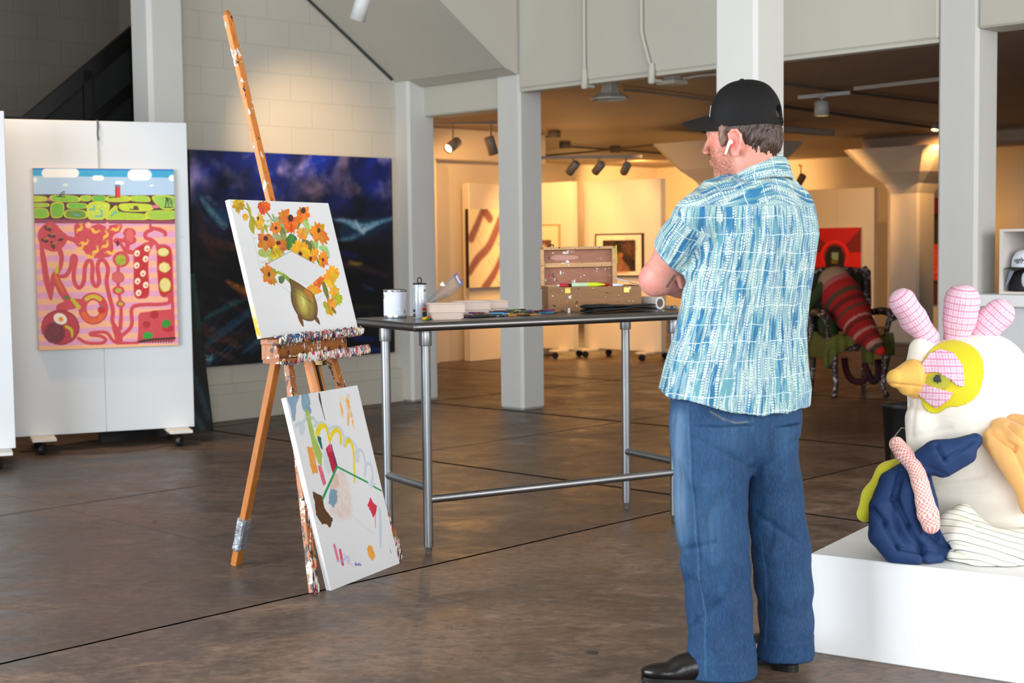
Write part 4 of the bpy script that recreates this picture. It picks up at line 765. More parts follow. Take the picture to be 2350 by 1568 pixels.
# ---------------------------------------------------------------- flower canvas on the easel
def flowers():
    P = Paint(.685, .548, 460, 400, (.905, .905, .915), [(118, 115), (958, 150), (1215, 1180), (405, 1255)], 11)
    P.a += P.n(3, 2)[..., None] * .05; c = lambda *a: a
    OR, YE, GR, DG, OL, BR = (.90, .50, .10), (.93, .70, .12), (.52, .66, .30), (.24, .44, .16), (.58, .60, .22), (.32, .16, .10)
    rng = random.Random(4)
    def fl(x, y, rx, ry, col, cen=None, rot=0, n=11, rc=.28):
        a0 = rng.random() * 3; rx *= 1.14; ry *= 1.12
        for k in range(n):
            a = a0 + 2 * math.pi * k / n + rng.uniform(-.2, .2); l = rng.uniform(.8, 1.12); ux, uy = math.cos(a), math.sin(a); cr, sr = math.cos(math.radians(rot)), math.sin(math.radians(rot))
            tx, ty = ux * rx * l, uy * ry * l; tx, ty = tx * cr - ty * sr, tx * sr + ty * cr; cc = tuple(min(1, max(0, q + rng.uniform(-.09, .09))) for q in col)
            P.stroke([(x, y), (x + tx * .55, y + ty * .55), (x + tx, y + ty)], [min(rx, ry) * .35, min(rx, ry) * .62, min(rx, ry) * .22], cc, rag=5, jit=.16)
        if cen: P.ell((cen[0], cen[1]), rx * rc, ry * rc, BR, rag=5, jit=.1)
    def leaf(pts, wd, col, al=.95): P.stroke(pts, wd, col, al, rag=5, jit=.16)
    # foliage under the blooms
    leaf([(250, 185), (280, 210), (310, 280), (345, 300)], 7, OL); leaf([(270, 150), (290, 200), (305, 270)], [10, 26, 14], (.72, .66, .18)); leaf([(320, 290), (315, 350), (330, 395)], [40, 44, 10], (.70, .64, .18)); leaf([(440, 225), (480, 280), (500, 300)], 6, DG); leaf([(440, 300), (480, 290), (460, 340), (430, 330)], 10, (.68, .76, .5), .7); leaf([(370, 330), (400, 360), (400, 405)], [50, 34, 8], (.74, .66, .18)); leaf([(430, 350), (445, 390)], [30, 8], (.66, .64, .2)); leaf([(490, 250), (520, 310), (560, 330), (600, 380)], [14, 26, 40, 20], (.58, .68, .40)); leaf([(530, 310), (580, 360)], 60, (.58, .70, .52)); leaf([(740, 290), (780, 340), (790, 380)], [30, 50, 20], (.62, .80, .42)); leaf([(730, 280), (710, 330), (700, 360)], 14, (.55, .50, .25)); leaf([(570, 380), (590, 440)], [50, 40], (.50, .50, .20)); leaf([(510, 420), (560, 440), (590, 430)], 34, (.58, .62, .34), .8)
    P.poly([(640, 400), (690, 430), (695, 460), (660, 500), (625, 540), (600, 500), (600, 450)], DG, .95, True, rag=6, jit=.15); P.poly([(640, 405), (672, 430), (650, 500), (630, 470)], (.26, .55, .22), .9, True, rag=4)
    leaf([(860, 460), (850, 520), (870, 570)], [30, 50, 14], (.55, .76, .34)); leaf([(820, 480), (840, 540)], [30, 36], (.58, .56, .32)); leaf([(760, 480), (800, 500), (800, 530)], 44, (.42, .42, .20)); leaf([(890, 520), (940, 540), (965, 590)], [20, 50, 20], (.60, .80, .50)); leaf([(385, 560), (430, 560), (480, 580), (460, 620)], [30, 50, 50, 14], (.68, .74, .36), .9); leaf([(470, 500), (500, 530)], 30, (.30, .42, .16)); leaf([(870, 620), (890, 660)], [20, 24], (.25, .55, .28)); leaf([(810, 400), (850, 440)], 16, (.5, .5, .28)); leaf([(730, 280), (712, 335)], 8, (.46, .36, .14))
    # blooms
    fl(200, 165, 42, 55, (.80, .66, .14), n=9); P.stroke([(165, 150), (200, 190), (230, 160)], 5, (.70, .55, .1)); fl(258, 262, 22, 26, YE, n=8)
    fl(415, 185, 48, 52, (.93, .38, .12), n=12); 
    for q in ((385, 160), (385, 200), (410, 170), (440, 190)): P.stroke([(q[0], q[1]), (q[0] - 12, q[1] + 10), (q[0] + 4, q[1] + 22)], 3.5, (.93, .32, .12))
    fl(383, 292, 30, 55, YE, (366, 278), n=9, rc=.25); fl(515, 355, 40, 48, (.90, .52, .12), (516, 355)); fl(590, 265, 45, 60, (.90, .46, .14), n=10); fl(650, 330, 48, 62, (.93, .40, .12), (641, 275), n=11, rc=.42); fl(742, 245, 48, 62, (.90, .52, .10), (746, 212), rot=35, rc=.38); fl(742, 405, 48, 44, (.88, .60, .20), n=9)
    fl(880, 395, 58, 88, (.89, .52, .10), (880, 376), rot=-35, rc=.2); fl(435, 460, 62, 62, (.86, .46, .12), (433, 440)); fl(545, 500, 60, 50, (.84, .46, .12), (540, 478)); fl(520, 560, 48, 50, (.86, .72, .12), n=10)
    for k in range(9): P.stroke([(480 + k * 13, 520), (486 + k * 13, 560 + (k % 3) * 12)], 3.5, (.28, .26, .10), .8)
    fl(725, 555, 75, 80, (.95, .68, .10), (726, 568), n=14, rc=.2); fl(830, 600, 38, 68, (.92, .60, .12), (812, 608), n=10, rot=20, rc=.25); fl(917, 618, 42, 60, (.91, .53, .11), (916, 618), rc=.22)
    fl(465, 735, 52, 82, (.86, .50, .14), (462, 735), rot=-22, n=13, rc=.2)
    leaf([(485, 690), (520, 715), (560, 730), (640, 775)], 12, (.45, .62, .22)); leaf([(545, 715), (600, 745)], 20, (.70, .72, .14)); P.poly([(545, 755), (580, 748), (595, 775), (575, 810), (548, 800)], (.32, .45, .24), .95, True, rag=4); leaf([(590, 740), (640, 790)], 26, (.48, .62, .16))
    # lower right spray
    fl(845, 860, 46, 44, (.95, .62, .12), n=10); P.ell((808, 885), 16, 12, BR); fl(890, 795, 55, 40, (.93, .45, .15), n=9); fl(985, 760, 50, 78, (.95, .72, .10), n=13, rot=20); fl(1010, 880, 36, 50, (.92, .66, .14), n=9); leaf([(925, 820), (940, 870), (960, 930), (980, 1000)], [26, 44, 26, 14], (.44, .48, .16)); fl(1045, 945, 34, 50, (.70, .70, .14), n=9); fl(985, 1000, 45, 62, (.88, .60, .14), n=10); leaf([(940, 990), (975, 1060)], [40, 14], (.66, .70, .14)); leaf([(1000, 1020), (1020, 1045)], 20, (.44, .45, .12)); P.stroke([(970, 1010), (985, 1060)], 14, (.90, .50, .08))
    # vase
    P.poly([(632, 770), (700, 800), (775, 850), (830, 890), (860, 950), (875, 1020), (862, 1090), (810, 1112), (745, 1100), (700, 1060), (660, 980), (645, 900), (650, 840)], (.46, .36, .20), 1, True, rag=3, jit=.12)
    P.poly([(690, 860), (760, 870), (820, 920), (845, 1000), (825, 1080), (780, 1095), (730, 1060), (700, 980)], (.62, .54, .20), .8, True, soft=14, jit=.2); P.poly([(705, 890), (750, 900), (790, 960), (790, 1040), (755, 1050), (715, 980)], (.78, .72, .32), .85, True, soft=16, jit=.2); P.stroke([(735, 910), (755, 960), (758, 1000)], [10, 26, 10], (.88, .87, .62), .8, soft=8); P.stroke([(770, 870), (810, 900), (830, 950)], [20, 34, 16], (.86, .50, .12), .7, soft=6)
    P.stroke([(640, 780), (652, 860), (662, 960), (700, 1050), (755, 1100), (830, 1112), (870, 1060)], 8, (.30, .20, .10), .7); P.stroke([(725, 1085), (738, 1120), (750, 1150)], [34, 30, 16], (.44, .28, .14)); P.stroke([(855, 1090), (875, 1115), (890, 1140)], [26, 28, 10], (.42, .26, .13)); P.stroke([(650, 850), (720, 900), (830, 970)], 3, (.2, .15, .1), .6)
    # blank patch
    P.poly([(648, 543), (940, 695), (945, 712), (795, 838), (440, 652)], (.885, .885, .89), soft=2)
    P.a += 0; P.stroke([(325, 440), (600, 380)], 2.2, (.55, .55, .56), .6, False); P.stroke([(330, 450), (420, 800)], 2.2, (.62, .62, .63), .6, False); P.stroke([(312, 390), (330, 450)], 2, (.6, .6, .6), .5, False); P.stroke([(380, 620), (450, 660), (430, 620), (400, 640)], 2, (.55, .55, .57), .6, False); P.stroke([(520, 800), (640, 880)], 2, (.6, .62, .62), .6, False); P.stroke([(860, 960), (925, 900)], 2, (.6, .62, .62), .6, False); P.stroke([(648, 543), (440, 652)], 3, (.35, .32, .25), .6, False); P.stroke([(648, 543), (850, 650)], 3, (.35, .32, .25), .6, False)
    return P
up = Vector((0, KS, 1)).normalized(); sc_o = Vector(fp(-.327, .968, -.052)); sfT = ET @ frame(sc_o, (1, 0, 0), up)
cv = thing('stretched_canvas', None, 'white canvas of orange sunflowers in a brown vase, standing on the easel', 'canvas', mat=sfT)
def edge_mat():
    t = NT('canvas_edge_smudged'); v = t.vec('Object'); n = t.noise(v, 9, 3); c = t.ramp(n, [(.4, (.88, .88, .87)), (.55, (.80, .83, .78)), (.66, (.74, .78, .76))]); sx = t.n('SeparateXYZ'); t.l(v, sx.inputs[0])
    m_ = t.ramp(t.math('ADD', sx.outputs[1], t.math('MULTIPLY', n, .08)), [(.0, 1.), (.14, 1.), (.2, 0)]); c = t.mix(m_, c, t.ramp(n, [(.4, (.80, .66, .14)), (.56, (.85, .80, .68)), (.62, (.42, .58, .62))])); return t.out(c, .8)
surface('painted_front', flowers(), sfT, M_paint, edge_mat(), .020, cv)
# ---------------------------------------------------------------- abstract canvas leaning on the easel
def abstract():
    P = Paint(.513, .76, 330, 480, (.90, .895, .905), [(100, 178), (590, 95), (900, 1312), (425, 1495)], 12)
    P.a += P.n(2.5, 2)[..., None] * .03; S = P.stroke
    P.poly([(110, 178), (190, 165), (180, 210), (165, 330), (150, 330), (135, 250)], (.50, .62, .72), .9, True, rag=8, jit=.2, soft=3); S([(235, 180), (245, 240), (262, 265)], [50, 60, 26], (.46, .60, .70), .85, rag=8, soft=3, jit=.2)
    P.a = P.a; gl = (.78, .82, .86); S([(170, 370), (200, 352), (225, 370), (215, 420), (205, 405), (208, 370), (240, 325), (290, 320), (330, 370)], 15, gl, .9); S([(300, 370), (340, 350), (385, 370), (410, 430), (400, 400), (430, 378), (480, 390), (505, 460), (500, 500), (520, 450), (560, 475), (600, 540), (600, 610), (585, 590), (590, 540), (630, 545), (655, 640), (650, 710), (655, 640), (685, 630), (705, 700), (695, 770)], 14, gl, .9); S([(680, 770), (720, 765)], 10, gl, .8); S([(705, 755), (700, 790)], 9, gl, .8)
    P.poly([(228, 255), (262, 275), (300, 430), (355, 560), (350, 640), (330, 630), (290, 520)], (.66, .76, .36), 1, rag=4, jit=.08); S([(235, 305), (290, 315)], 9, (.74, .80, .62), .7)
    P.poly([(250, 515), (285, 510), (300, 560), (325, 690), (290, 695), (265, 600)], (.93, .62, .26), 1, rag=7, jit=.1); P.poly([(325, 640), (350, 640), (382, 760), (365, 780), (345, 720)], (.88, .40, .50), 1, rag=5, jit=.1); P.poly([(365, 540), (385, 560), (415, 660), (400, 700), (370, 640)], (.80, .84, .86), .8, True, soft=5)
    P.poly([(315, 428), (345, 450), (357, 530), (345, 520), (325, 470)], (.05, .42, .34), 1, rag=4, jit=.1); S([(320, 420), (335, 380), (365, 370), (385, 400), (405, 480)], [26, 24, 20, 16, 12], (.93, .82, .15), 1, jit=.08); S([(405, 478), (425, 420), (455, 398), (478, 430), (482, 488)], [10, 18, 20, 20, 14], (.93, .82, .15), 1, jit=.08); S([(512, 512), (530, 470), (555, 490), (570, 560), (580, 755)], [10, 20, 18, 13, 9], (.93, .82, .15), 1, jit=.08)
    P.poly([(378, 525), (405, 490), (455, 640), (430, 700)], (.74, .08, .22), 1, rag=4, jit=.12); P.poly([(408, 490), (420, 500), (460, 640), (450, 655)], (.42, .16, .34), .9, rag=3); P.poly([(385, 520), (405, 500), (420, 540), (400, 550)], (.88, .25, .40), .8, rag=3)
    P.poly([(440, 700), (500, 680), (550, 820), (560, 960), (520, 1010), (440, 980), (410, 930), (450, 800)], (.90, .78, .72), .55, True, rag=14, soft=14, jit=.2); P.poly([(430, 710), (455, 700), (470, 780), (410, 800)], (.86, .70, .62), .7, True, rag=6, soft=5)
    S([(455, 652), (362, 860)], [10, 12], (.10, .60, .32), 1, False); S([(460, 648), (670, 755)], [8, 8], (.10, .60, .32), 1, False); S([(710, 782), (765, 812)], [7, 7], (.10, .60, .32), 1, False)
    P.poly([(415, 795), (460, 810), (460, 880), (440, 925), (402, 900), (408, 830)], (.50, .62, .70), 1, rag=6, jit=.12); P.poly([(290, 812), (355, 845), (375, 930), (430, 1000), (418, 1062), (370, 1030), (360, 1045), (320, 980)], (.36, .22, .08), 1, rag=6, jit=.08)
    S([(330, 155), (336, 195), (350, 250), (371, 330)], [9, 12, 5, 3], (.18, .16, .18)); S([(475, 215), (485, 260), (490, 310)], [10, 16, 10], (.95, .70, .34), .9, rag=4, dry=.7); S([(530, 170), (525, 220), (530, 290), (530, 365)], [20, 30, 18, 10], (.94, .66, .30), .9, rag=6, dry=.8); S([(520, 200), (545, 280), (570, 385)], [18, 22, 6], (.95, .66, .28), .9, rag=5, dry=.7); S([(480, 180), (500, 190)], 22, (.95, .86, .68), .6)
    P.poly([(690, 850), (705, 890), (735, 915), (730, 975), (710, 990), (690, 950), (670, 910)], (.84, .16, .26), 1, rag=6, jit=.1); S([(725, 980), (728, 1060)], [10, 8], (.92, .58, .64), .8); S([(755, 935), (762, 1050), (765, 1195)], [13, 20, 12], (.76, .81, .85), .9)
    P.poly([(680, 1180), (705, 1195), (730, 1255), (712, 1290), (690, 1270), (668, 1215)], (.94, .64, .22), 1, rag=6, jit=.1); S([(445, 1185), (470, 1280)], 16, (.90, .45, .55), .9, rag=3); S([(485, 1220), (503, 1310)], 17, (.86, .30, .42), .95, rag=3); S([(465, 1290), (500, 1290), (540, 1260), (545, 1300), (510, 1240)], 9, (.72, .72, .88), .6); S([(530, 1300), (575, 1320)], 12, (.92, .80, .88), .6)
    for q in ([(595, 1298), (590, 1310), (602, 1312), (592, 1322)], [(588, 1318), (632, 1322)], [(608, 1312), (615, 1308), (616, 1316), (622, 1308), (630, 1316)]): S(q, 3.2, (.30, .32, .70), .9, False)
    S([(440, 690), (520, 930), (720, 1110)], 2.2, (.78, .77, .78), .7); S([(832, 1215), (838, 1240)], 4, (.3, .3, .3), .7, False)
    return P
aT = frame(G(760, 1356), eb, Vector((0, 0, 1)) * .737 - en * .19)
cv = thing('stretched_canvas', None, 'tall white abstract canvas with loose bright brush marks, on the floor against the easel legs', 'canvas', mat=aT)
surface('painted_front', abstract(), aT, M_paint, simple('canvas_edge_white', (.93, .93, .93), .75, var=.02), .022, cv)
mb = MB(aT); mb.box((-.001, .0, -.0225), (.514, .022, -.0222)); 
# ================================================================ steel table and what lies on it
ty = .5277; TT = Matrix.Translation((-.367, 6.07, 0)) @ Matrix.Rotation(ty, 4, 'Z'); ZT = .992
def steel(name, c, rough, stretch):
    t = NT(name); v = t.vec('Object', stretch); n = t.noise(v, 60, 4); n2 = t.noise(t.vec('Object'), 7, 4); c = np.array(c)
    col = t.mix(n2, tuple(c * .92), tuple(c * 1.06)); sp = t.noise(t.vec('Object'), 130, 2); col = t.mix(t.ramp(sp, [(.76, 0), (.80, .45)]), col, (.16, .13, .12))
    return t.out(col, t.ramp(n, [(.3, rough - .03), (.7, rough + .05)]), 1)
M_top = steel('brushed_steel_top', (.46, .455, .45), .32, (.15, 1, 1)); M_leg = steel('brushed_steel_tube', (.60, .61, .62), .36, (1, 1, .08)); M_rail = steel('brushed_steel_rail', (.60, .60, .61), .36, (.08, 1, 1))
tb = thing('steel_work_table', None, 'long stainless steel work table with rolled edge and tubular legs', 'table', mat=TT)
x0, x1, y0, y1 = -.078, 1.46, -.070, .50; re = .0185
mb = MB(TT); mb.box((x0, y0, ZT - .006), (x1, y1, ZT), 0)
mb.build('table_top', M_top, tb)
zc = ZT - re + .001; mb = MB(TT)
cs = [(x0, y0, zc), (x1, y0, zc), (x1, y1, zc), (x0, y1, zc)]
for i in range(4): mb.cyl(cs[i], cs[(i + 1) % 4], re, n=20, cap=False); mb.ball(cs[i], re, 0, 16)
mb.build('rolled_edge', M_top, tb)
for lx, ly in ((0, 0), (0, .395), (1.302, .395), (1.302, 0)):
    mb = MB(TT); mb.cyl((lx, ly, .03), (lx, ly, .96), .0205, n=24); lg = mb.build('leg', M_leg, tb)
    mb = MB(TT); mb.lathe([(.026, .89), (.027, .893), (.027, .955), (.024, .966)], (lx, ly, 0), 24); mb.build('leg_socket', M_leg, lg)
    mb = MB(TT); mb.lathe([(.013, 0), (.014, .004), (.015, .024), (.0185, .028), (.0185, .044)], (lx, ly, 0), 18); mb.build('levelling_foot', simple('scuffed_foot', (.44, .41, .38), .5, .5, var=.3, scale=60), lg)
mb = MB(TT); mb.cyl((0, 0, .233), (1.302, 0, .233), .0175, n=20); mb.build('front_stretcher', M_rail, tb)
for lx in (0, 1.302): mb = MB(TT); mb.cyl((lx, 0, .2855), (lx, .395, .2855), .0175, n=20); mb.build('side_stretcher', M_leg, tb)
TTi = TT.inverted()
def tx(px, yl):     # table x for a given photo column and distance from the front edge
    r = ray(px, 720); a = TTi @ Vector((0, 0, 0)); b = TTi.to_3x3() @ Vector((r[0], r[1], 0)); t = (yl - a.y) / b.y; return a.x + b.x * t
def tp(px, yl, z=0): return TT @ Vector((tx(px, yl), yl, ZT + z))
# paint can
def paint_can(c, r, h):
    t = thing('paint_can', c, 'squat paint can with pale printed label, left end of the steel table', 'paint can')
    b = MB(); b.lathe([(r * .97, 0), (r, .003), (r, .006), (r * .985, .009), (r * .985, h - .010), (r, h - .007), (r, h - .002), (r * .95, h), (r * .92, h - .006), (r * .80, h - .006), (r * .78, h - .003), (.001, h - .003)], c, 40); b.build('tin_body', simple('tin_metal', (.70, .70, .72), .28, .9), t)
    b = MB(); b.lathe([(r * .99, .012), (r * .992, .013), (r * .992, h - .013), (r * .99, h - .012)], c, 40, 0); b.build('paper_label', simple('label_pale', (.84, .86, .91), .5), t)
    vd = Vector((-c.x, -c.y, 0)).normalized(); a0 = math.atan2(vd.y, vd.x)
    def on(u, z, du, dz, m, b):     # small rectangle wrapped on the label
        P = []; n = 5
        for k in range(n): a = a0 + u + du * k / (n - 1); P.append((c.x + math.cos(a) * r * .998, c.y + math.sin(a) * r * .998))
        vs = [(x, y, c.z + z) for x, y in P] + [(x, y, c.z + z + dz) for x, y in P]; b.add(vs, [(k, k + 1, n + k + 1, n + k) for k in range(n - 1)], m)
    b = MB(); rr = random.Random(2)
    for i in range(14): z = .022 + i * .0068; on(-.62, z, .75 + rr.random() * .2, .0018, 0, b)
    for i in range(12): z = .03 + i * .0068; on(.45, z, .30 + rr.random() * .15, .0016, 1, b)
    on(-1.35, h - .042, .14, .022, 2, b)
    for i in range(6): on(.85 + i * .03, .02, .016, .018, 2, b)
    b.build('label_print', [simple('print_grey', (.70, .73, .78), .5), simple('print_pink', (.80, .70, .74), .5), simple('print_black', (.08, .08, .09), .5)], t)
paint_can(tp(907, .40), .052, .128)
def tall_can(c, r, h):
    t = thing('tall_can', c, 'tall slim printed can with black lid loop, right of the squat paint can', 'can')
    b = MB(); b.lathe([(r * .85, 0), (r, .006), (r, h - .012), (r * .93, h - .006), (r * .90, h)], c, 36); b.build('can_body', simple('can_silver', (.80, .82, .86), .25, .35), t)
    b = MB(); b.lathe([(r * .96, h), (r * .98, h + .002), (r * .98, h + .006), (.001, h + .007)], c, 28); cc = c + Vector((0, 0, h + .018)); b.tube([cc + Vector((math.cos(a) * .009, -math.sin(a) * .004, math.sin(a) * .013)) for a in np.linspace(0, 2 * math.pi, 17)[:-1]], .0025, 6, closed=True); b.build('black_lid', simple('black_plastic', (.05, .05, .055), .4), t)
    a0 = math.atan2(-c.y, -c.x); b = MB(); rr = random.Random(8)
    def on(u, z, du, dz, m):
        n = 5; P = [(c.x + math.cos(a0 + u + du * k / 4) * r * 1.008, c.y + math.sin(a0 + u + du * k / 4) * r * 1.008) for k in range(n)]; b.add([(x, y, c.z + z) for x, y in P] + [(x, y, c.z + z + dz) for x, y in P], [(k, k + 1, n + k + 1, n + k) for k in range(4)], m)
    on(-1.5, .028, .75, .014, 0); on(-1.5, .006, .8, .017, 1); on(.35, .034, 1.0, .014, 2); on(.35, .010, 1.0, .020, 1)
    for i in range(13): on(-1.2, .048 + i * .0072, .55 + rr.random() * .25, .0020, 3)
    for i in range(9): on(.55, .056 + i * .0060, .6 + rr.random() * .2, .0016, 3)
    on(.62, .118, .12, .012, 1); on(.80, .118, .10, .012, 1); on(.96, .118, .10, .012, 1)
    b.build('label_print', [simple('print_navy', (.10, .14, .28), .4), simple('print_charcoal', (.22, .23, .26), .4), simple('print_red', (.78, .22, .20), .4), simple('print_steel_blue', (.46, .50, .58), .4)], t)
tall_can(tp(964, .27), .0305, .150)
# moulded trays
M_tray = simple('moulded_pulp', (.86, .77, .72), .7, var=.03, bump=.15, bscale=120)
def tray(px, yl, w, d, h, label, rot=0):
    c = tp(px, yl); T = Matrix.Translation(c) @ Matrix.Rotation(ty - .42 + rot, 4, 'Z')
    t = thing('moulded_tray', None, label, 'tray', 'moulded trays on the steel table', mat=T)
    def ring(hx, hy, z, r): 
        P = []
        for sx, sy, a in ((1, 1, 0), (-1, 1, 90), (-1, -1, 180), (1, -1, 270)):
            for k in range(4): q = math.radians(a + k * 30); P.append((sx * (hx - r) + r * math.cos(q), sy * (hy - r) + r * math.sin(q), z))
        return P
    rs = [ring(w * .36, d * .36, .002, .012), ring(w * .37, d * .37, 0, .012), ring(w * .42, d * .42, h * .42, .014), ring(w * .455, d * .455, h * .44, .014), ring(w * .47, d * .47, h * .93, .016), ring(w * .5, d * .5, h * .95, .02), ring(w * .5, d * .5, h, .02), ring(w * .455, d * .455, h * .98, .016), ring(w * .42, d * .42, h * .46, .014), ring(w * .35, d * .35, .006, .012)]
    vs = sum(rs, []); n = 16; fs = []
    for j in range(len(rs) - 1): fs += [(j * n + i, j * n + (i + 1) % n, (j + 1) * n + (i + 1) % n, (j + 1) * n + i) for i in range(n)]
    fs += [tuple(range((len(rs) - 1) * n, len(rs) * n)), tuple(reversed(range(n)))]
    b = MB(T); b.add(vs, fs, 0); b.build('tray_shell', M_tray, t)
    b = MB(T); hx = w * .44
    for k in range(4): b.box((hx - .02, -d * .3 + k * d * .18, .004), (hx - .006, -d * .3 + k * d * .18 + .006, h * .40))
    for sx in (-1, 1): b.box((sx * w * .26 - .002, -d * .463, h * .44), (sx * w * .26 + .002, -d * .43, h * .72))
    b.box((-w * .26, -d * .463, h * .70), (w * .26, -d * .435, h * .735)); b.build('moulded_ribs', M_tray, t)
tray(1024, .14, .180, .125, .070, 'pale moulded tray nearest the front edge of the steel table')
tray(1083, .31, .175, .13, .068, 'pale moulded tray in the middle, behind and right of the nearest tray', .1)
tray(1128, .43, .16, .12, .062, 'pale moulded tray farthest right, partly behind the middle tray', .05)
# clear zip bag
def bag():
    t = thing('plastic_zip_bag', tp(1015, .26), 'crumpled clear zip bag with blue closure standing up behind the nearest tray', 'plastic bag')
    Y = tp(1015, .26).y; K = lambda px, py, dy=0: D(px, py, Y + dy)
    g = NT('clear_polythene'); g.b.inputs['Transmission Weight'].default_value = .6; g.b.inputs['Alpha'].default_value = .38; g.b.inputs['IOR'].default_value = 1.2; g.bump(g.noise(g.vec(), 50, 3), .5, .01); M_bag = g.out((.80, .80, .82), .18)
    A = [K(980, 690), K(1000, 668), K(1030, 640), K(1049, 622)]; B = [K(985, 697), K(1015, 688), K(1040, 676), K(1060, 655)]
    vs = []; fs = []; n = 14
    for i in range(4):
        m_ = (A[i] + B[i]) / 2; e = (A[i] - B[i]) / 2; dp = (.014, .030, .034, .018)[i]
        for k in range(n): a = 2 * math.pi * k / n; vs.append(m_ + e * math.cos(a) + Vector((0, 1, 0)) * dp * math.sin(a) + Vector((0, 0, .002 * math.sin(3 * a))))
    for j in range(3): fs += [(j * n + k, j * n + (k + 1) % n, (j + 1) * n + (k + 1) % n, (j + 1) * n + k) for k in range(n)]
    b = MB(); b.add(vs, fs, 0, True); o = b.build('bag_film', M_bag, t)
    b = MB(); P = [K(1040, 630, -.036), K(1048, 622, -.03), K(1063, 642, -.03), K(1060, 656, -.036)]
    b.add([K(1041, 633, -.038), K(1049, 624, -.034), K(1063, 648, -.034), K(1055, 660, -.038)], [(0, 1, 2, 3)], 0); b.add([K(1045, 635, -.040), K(1049, 631, -.040), K(1058, 649, -.040), K(1054, 652, -.040)], [(0, 1, 2, 3)], 1); b.add([K(1046, 626, -.041), K(1049, 625, -.041), K(1062, 645, -.041), K(1059, 646, -.041)], [(0, 1, 2, 3)], 2)
    o = b.build('zip_closure', [simple('zip_blue', (.22, .36, .56), .4), simple('zip_clear', (.75, .72, .74), .4), simple('zip_red', (.66, .28, .34), .4)], t); sd = o.modifiers.new('s', 'SOLIDIFY'); sd.thickness = .001
    b = MB(); b.add([K(1009, 653, -.036), K(1016, 646, -.036), K(1022, 657, -.036), K(1013, 657, -.036)], [(0, 1, 2, 3)]); o = b.build('white_panel', simple('bag_white', (.88, .90, .93), .5), t); sd = o.modifiers.new('s', 'SOLIDIFY'); sd.thickness = .001
bag()
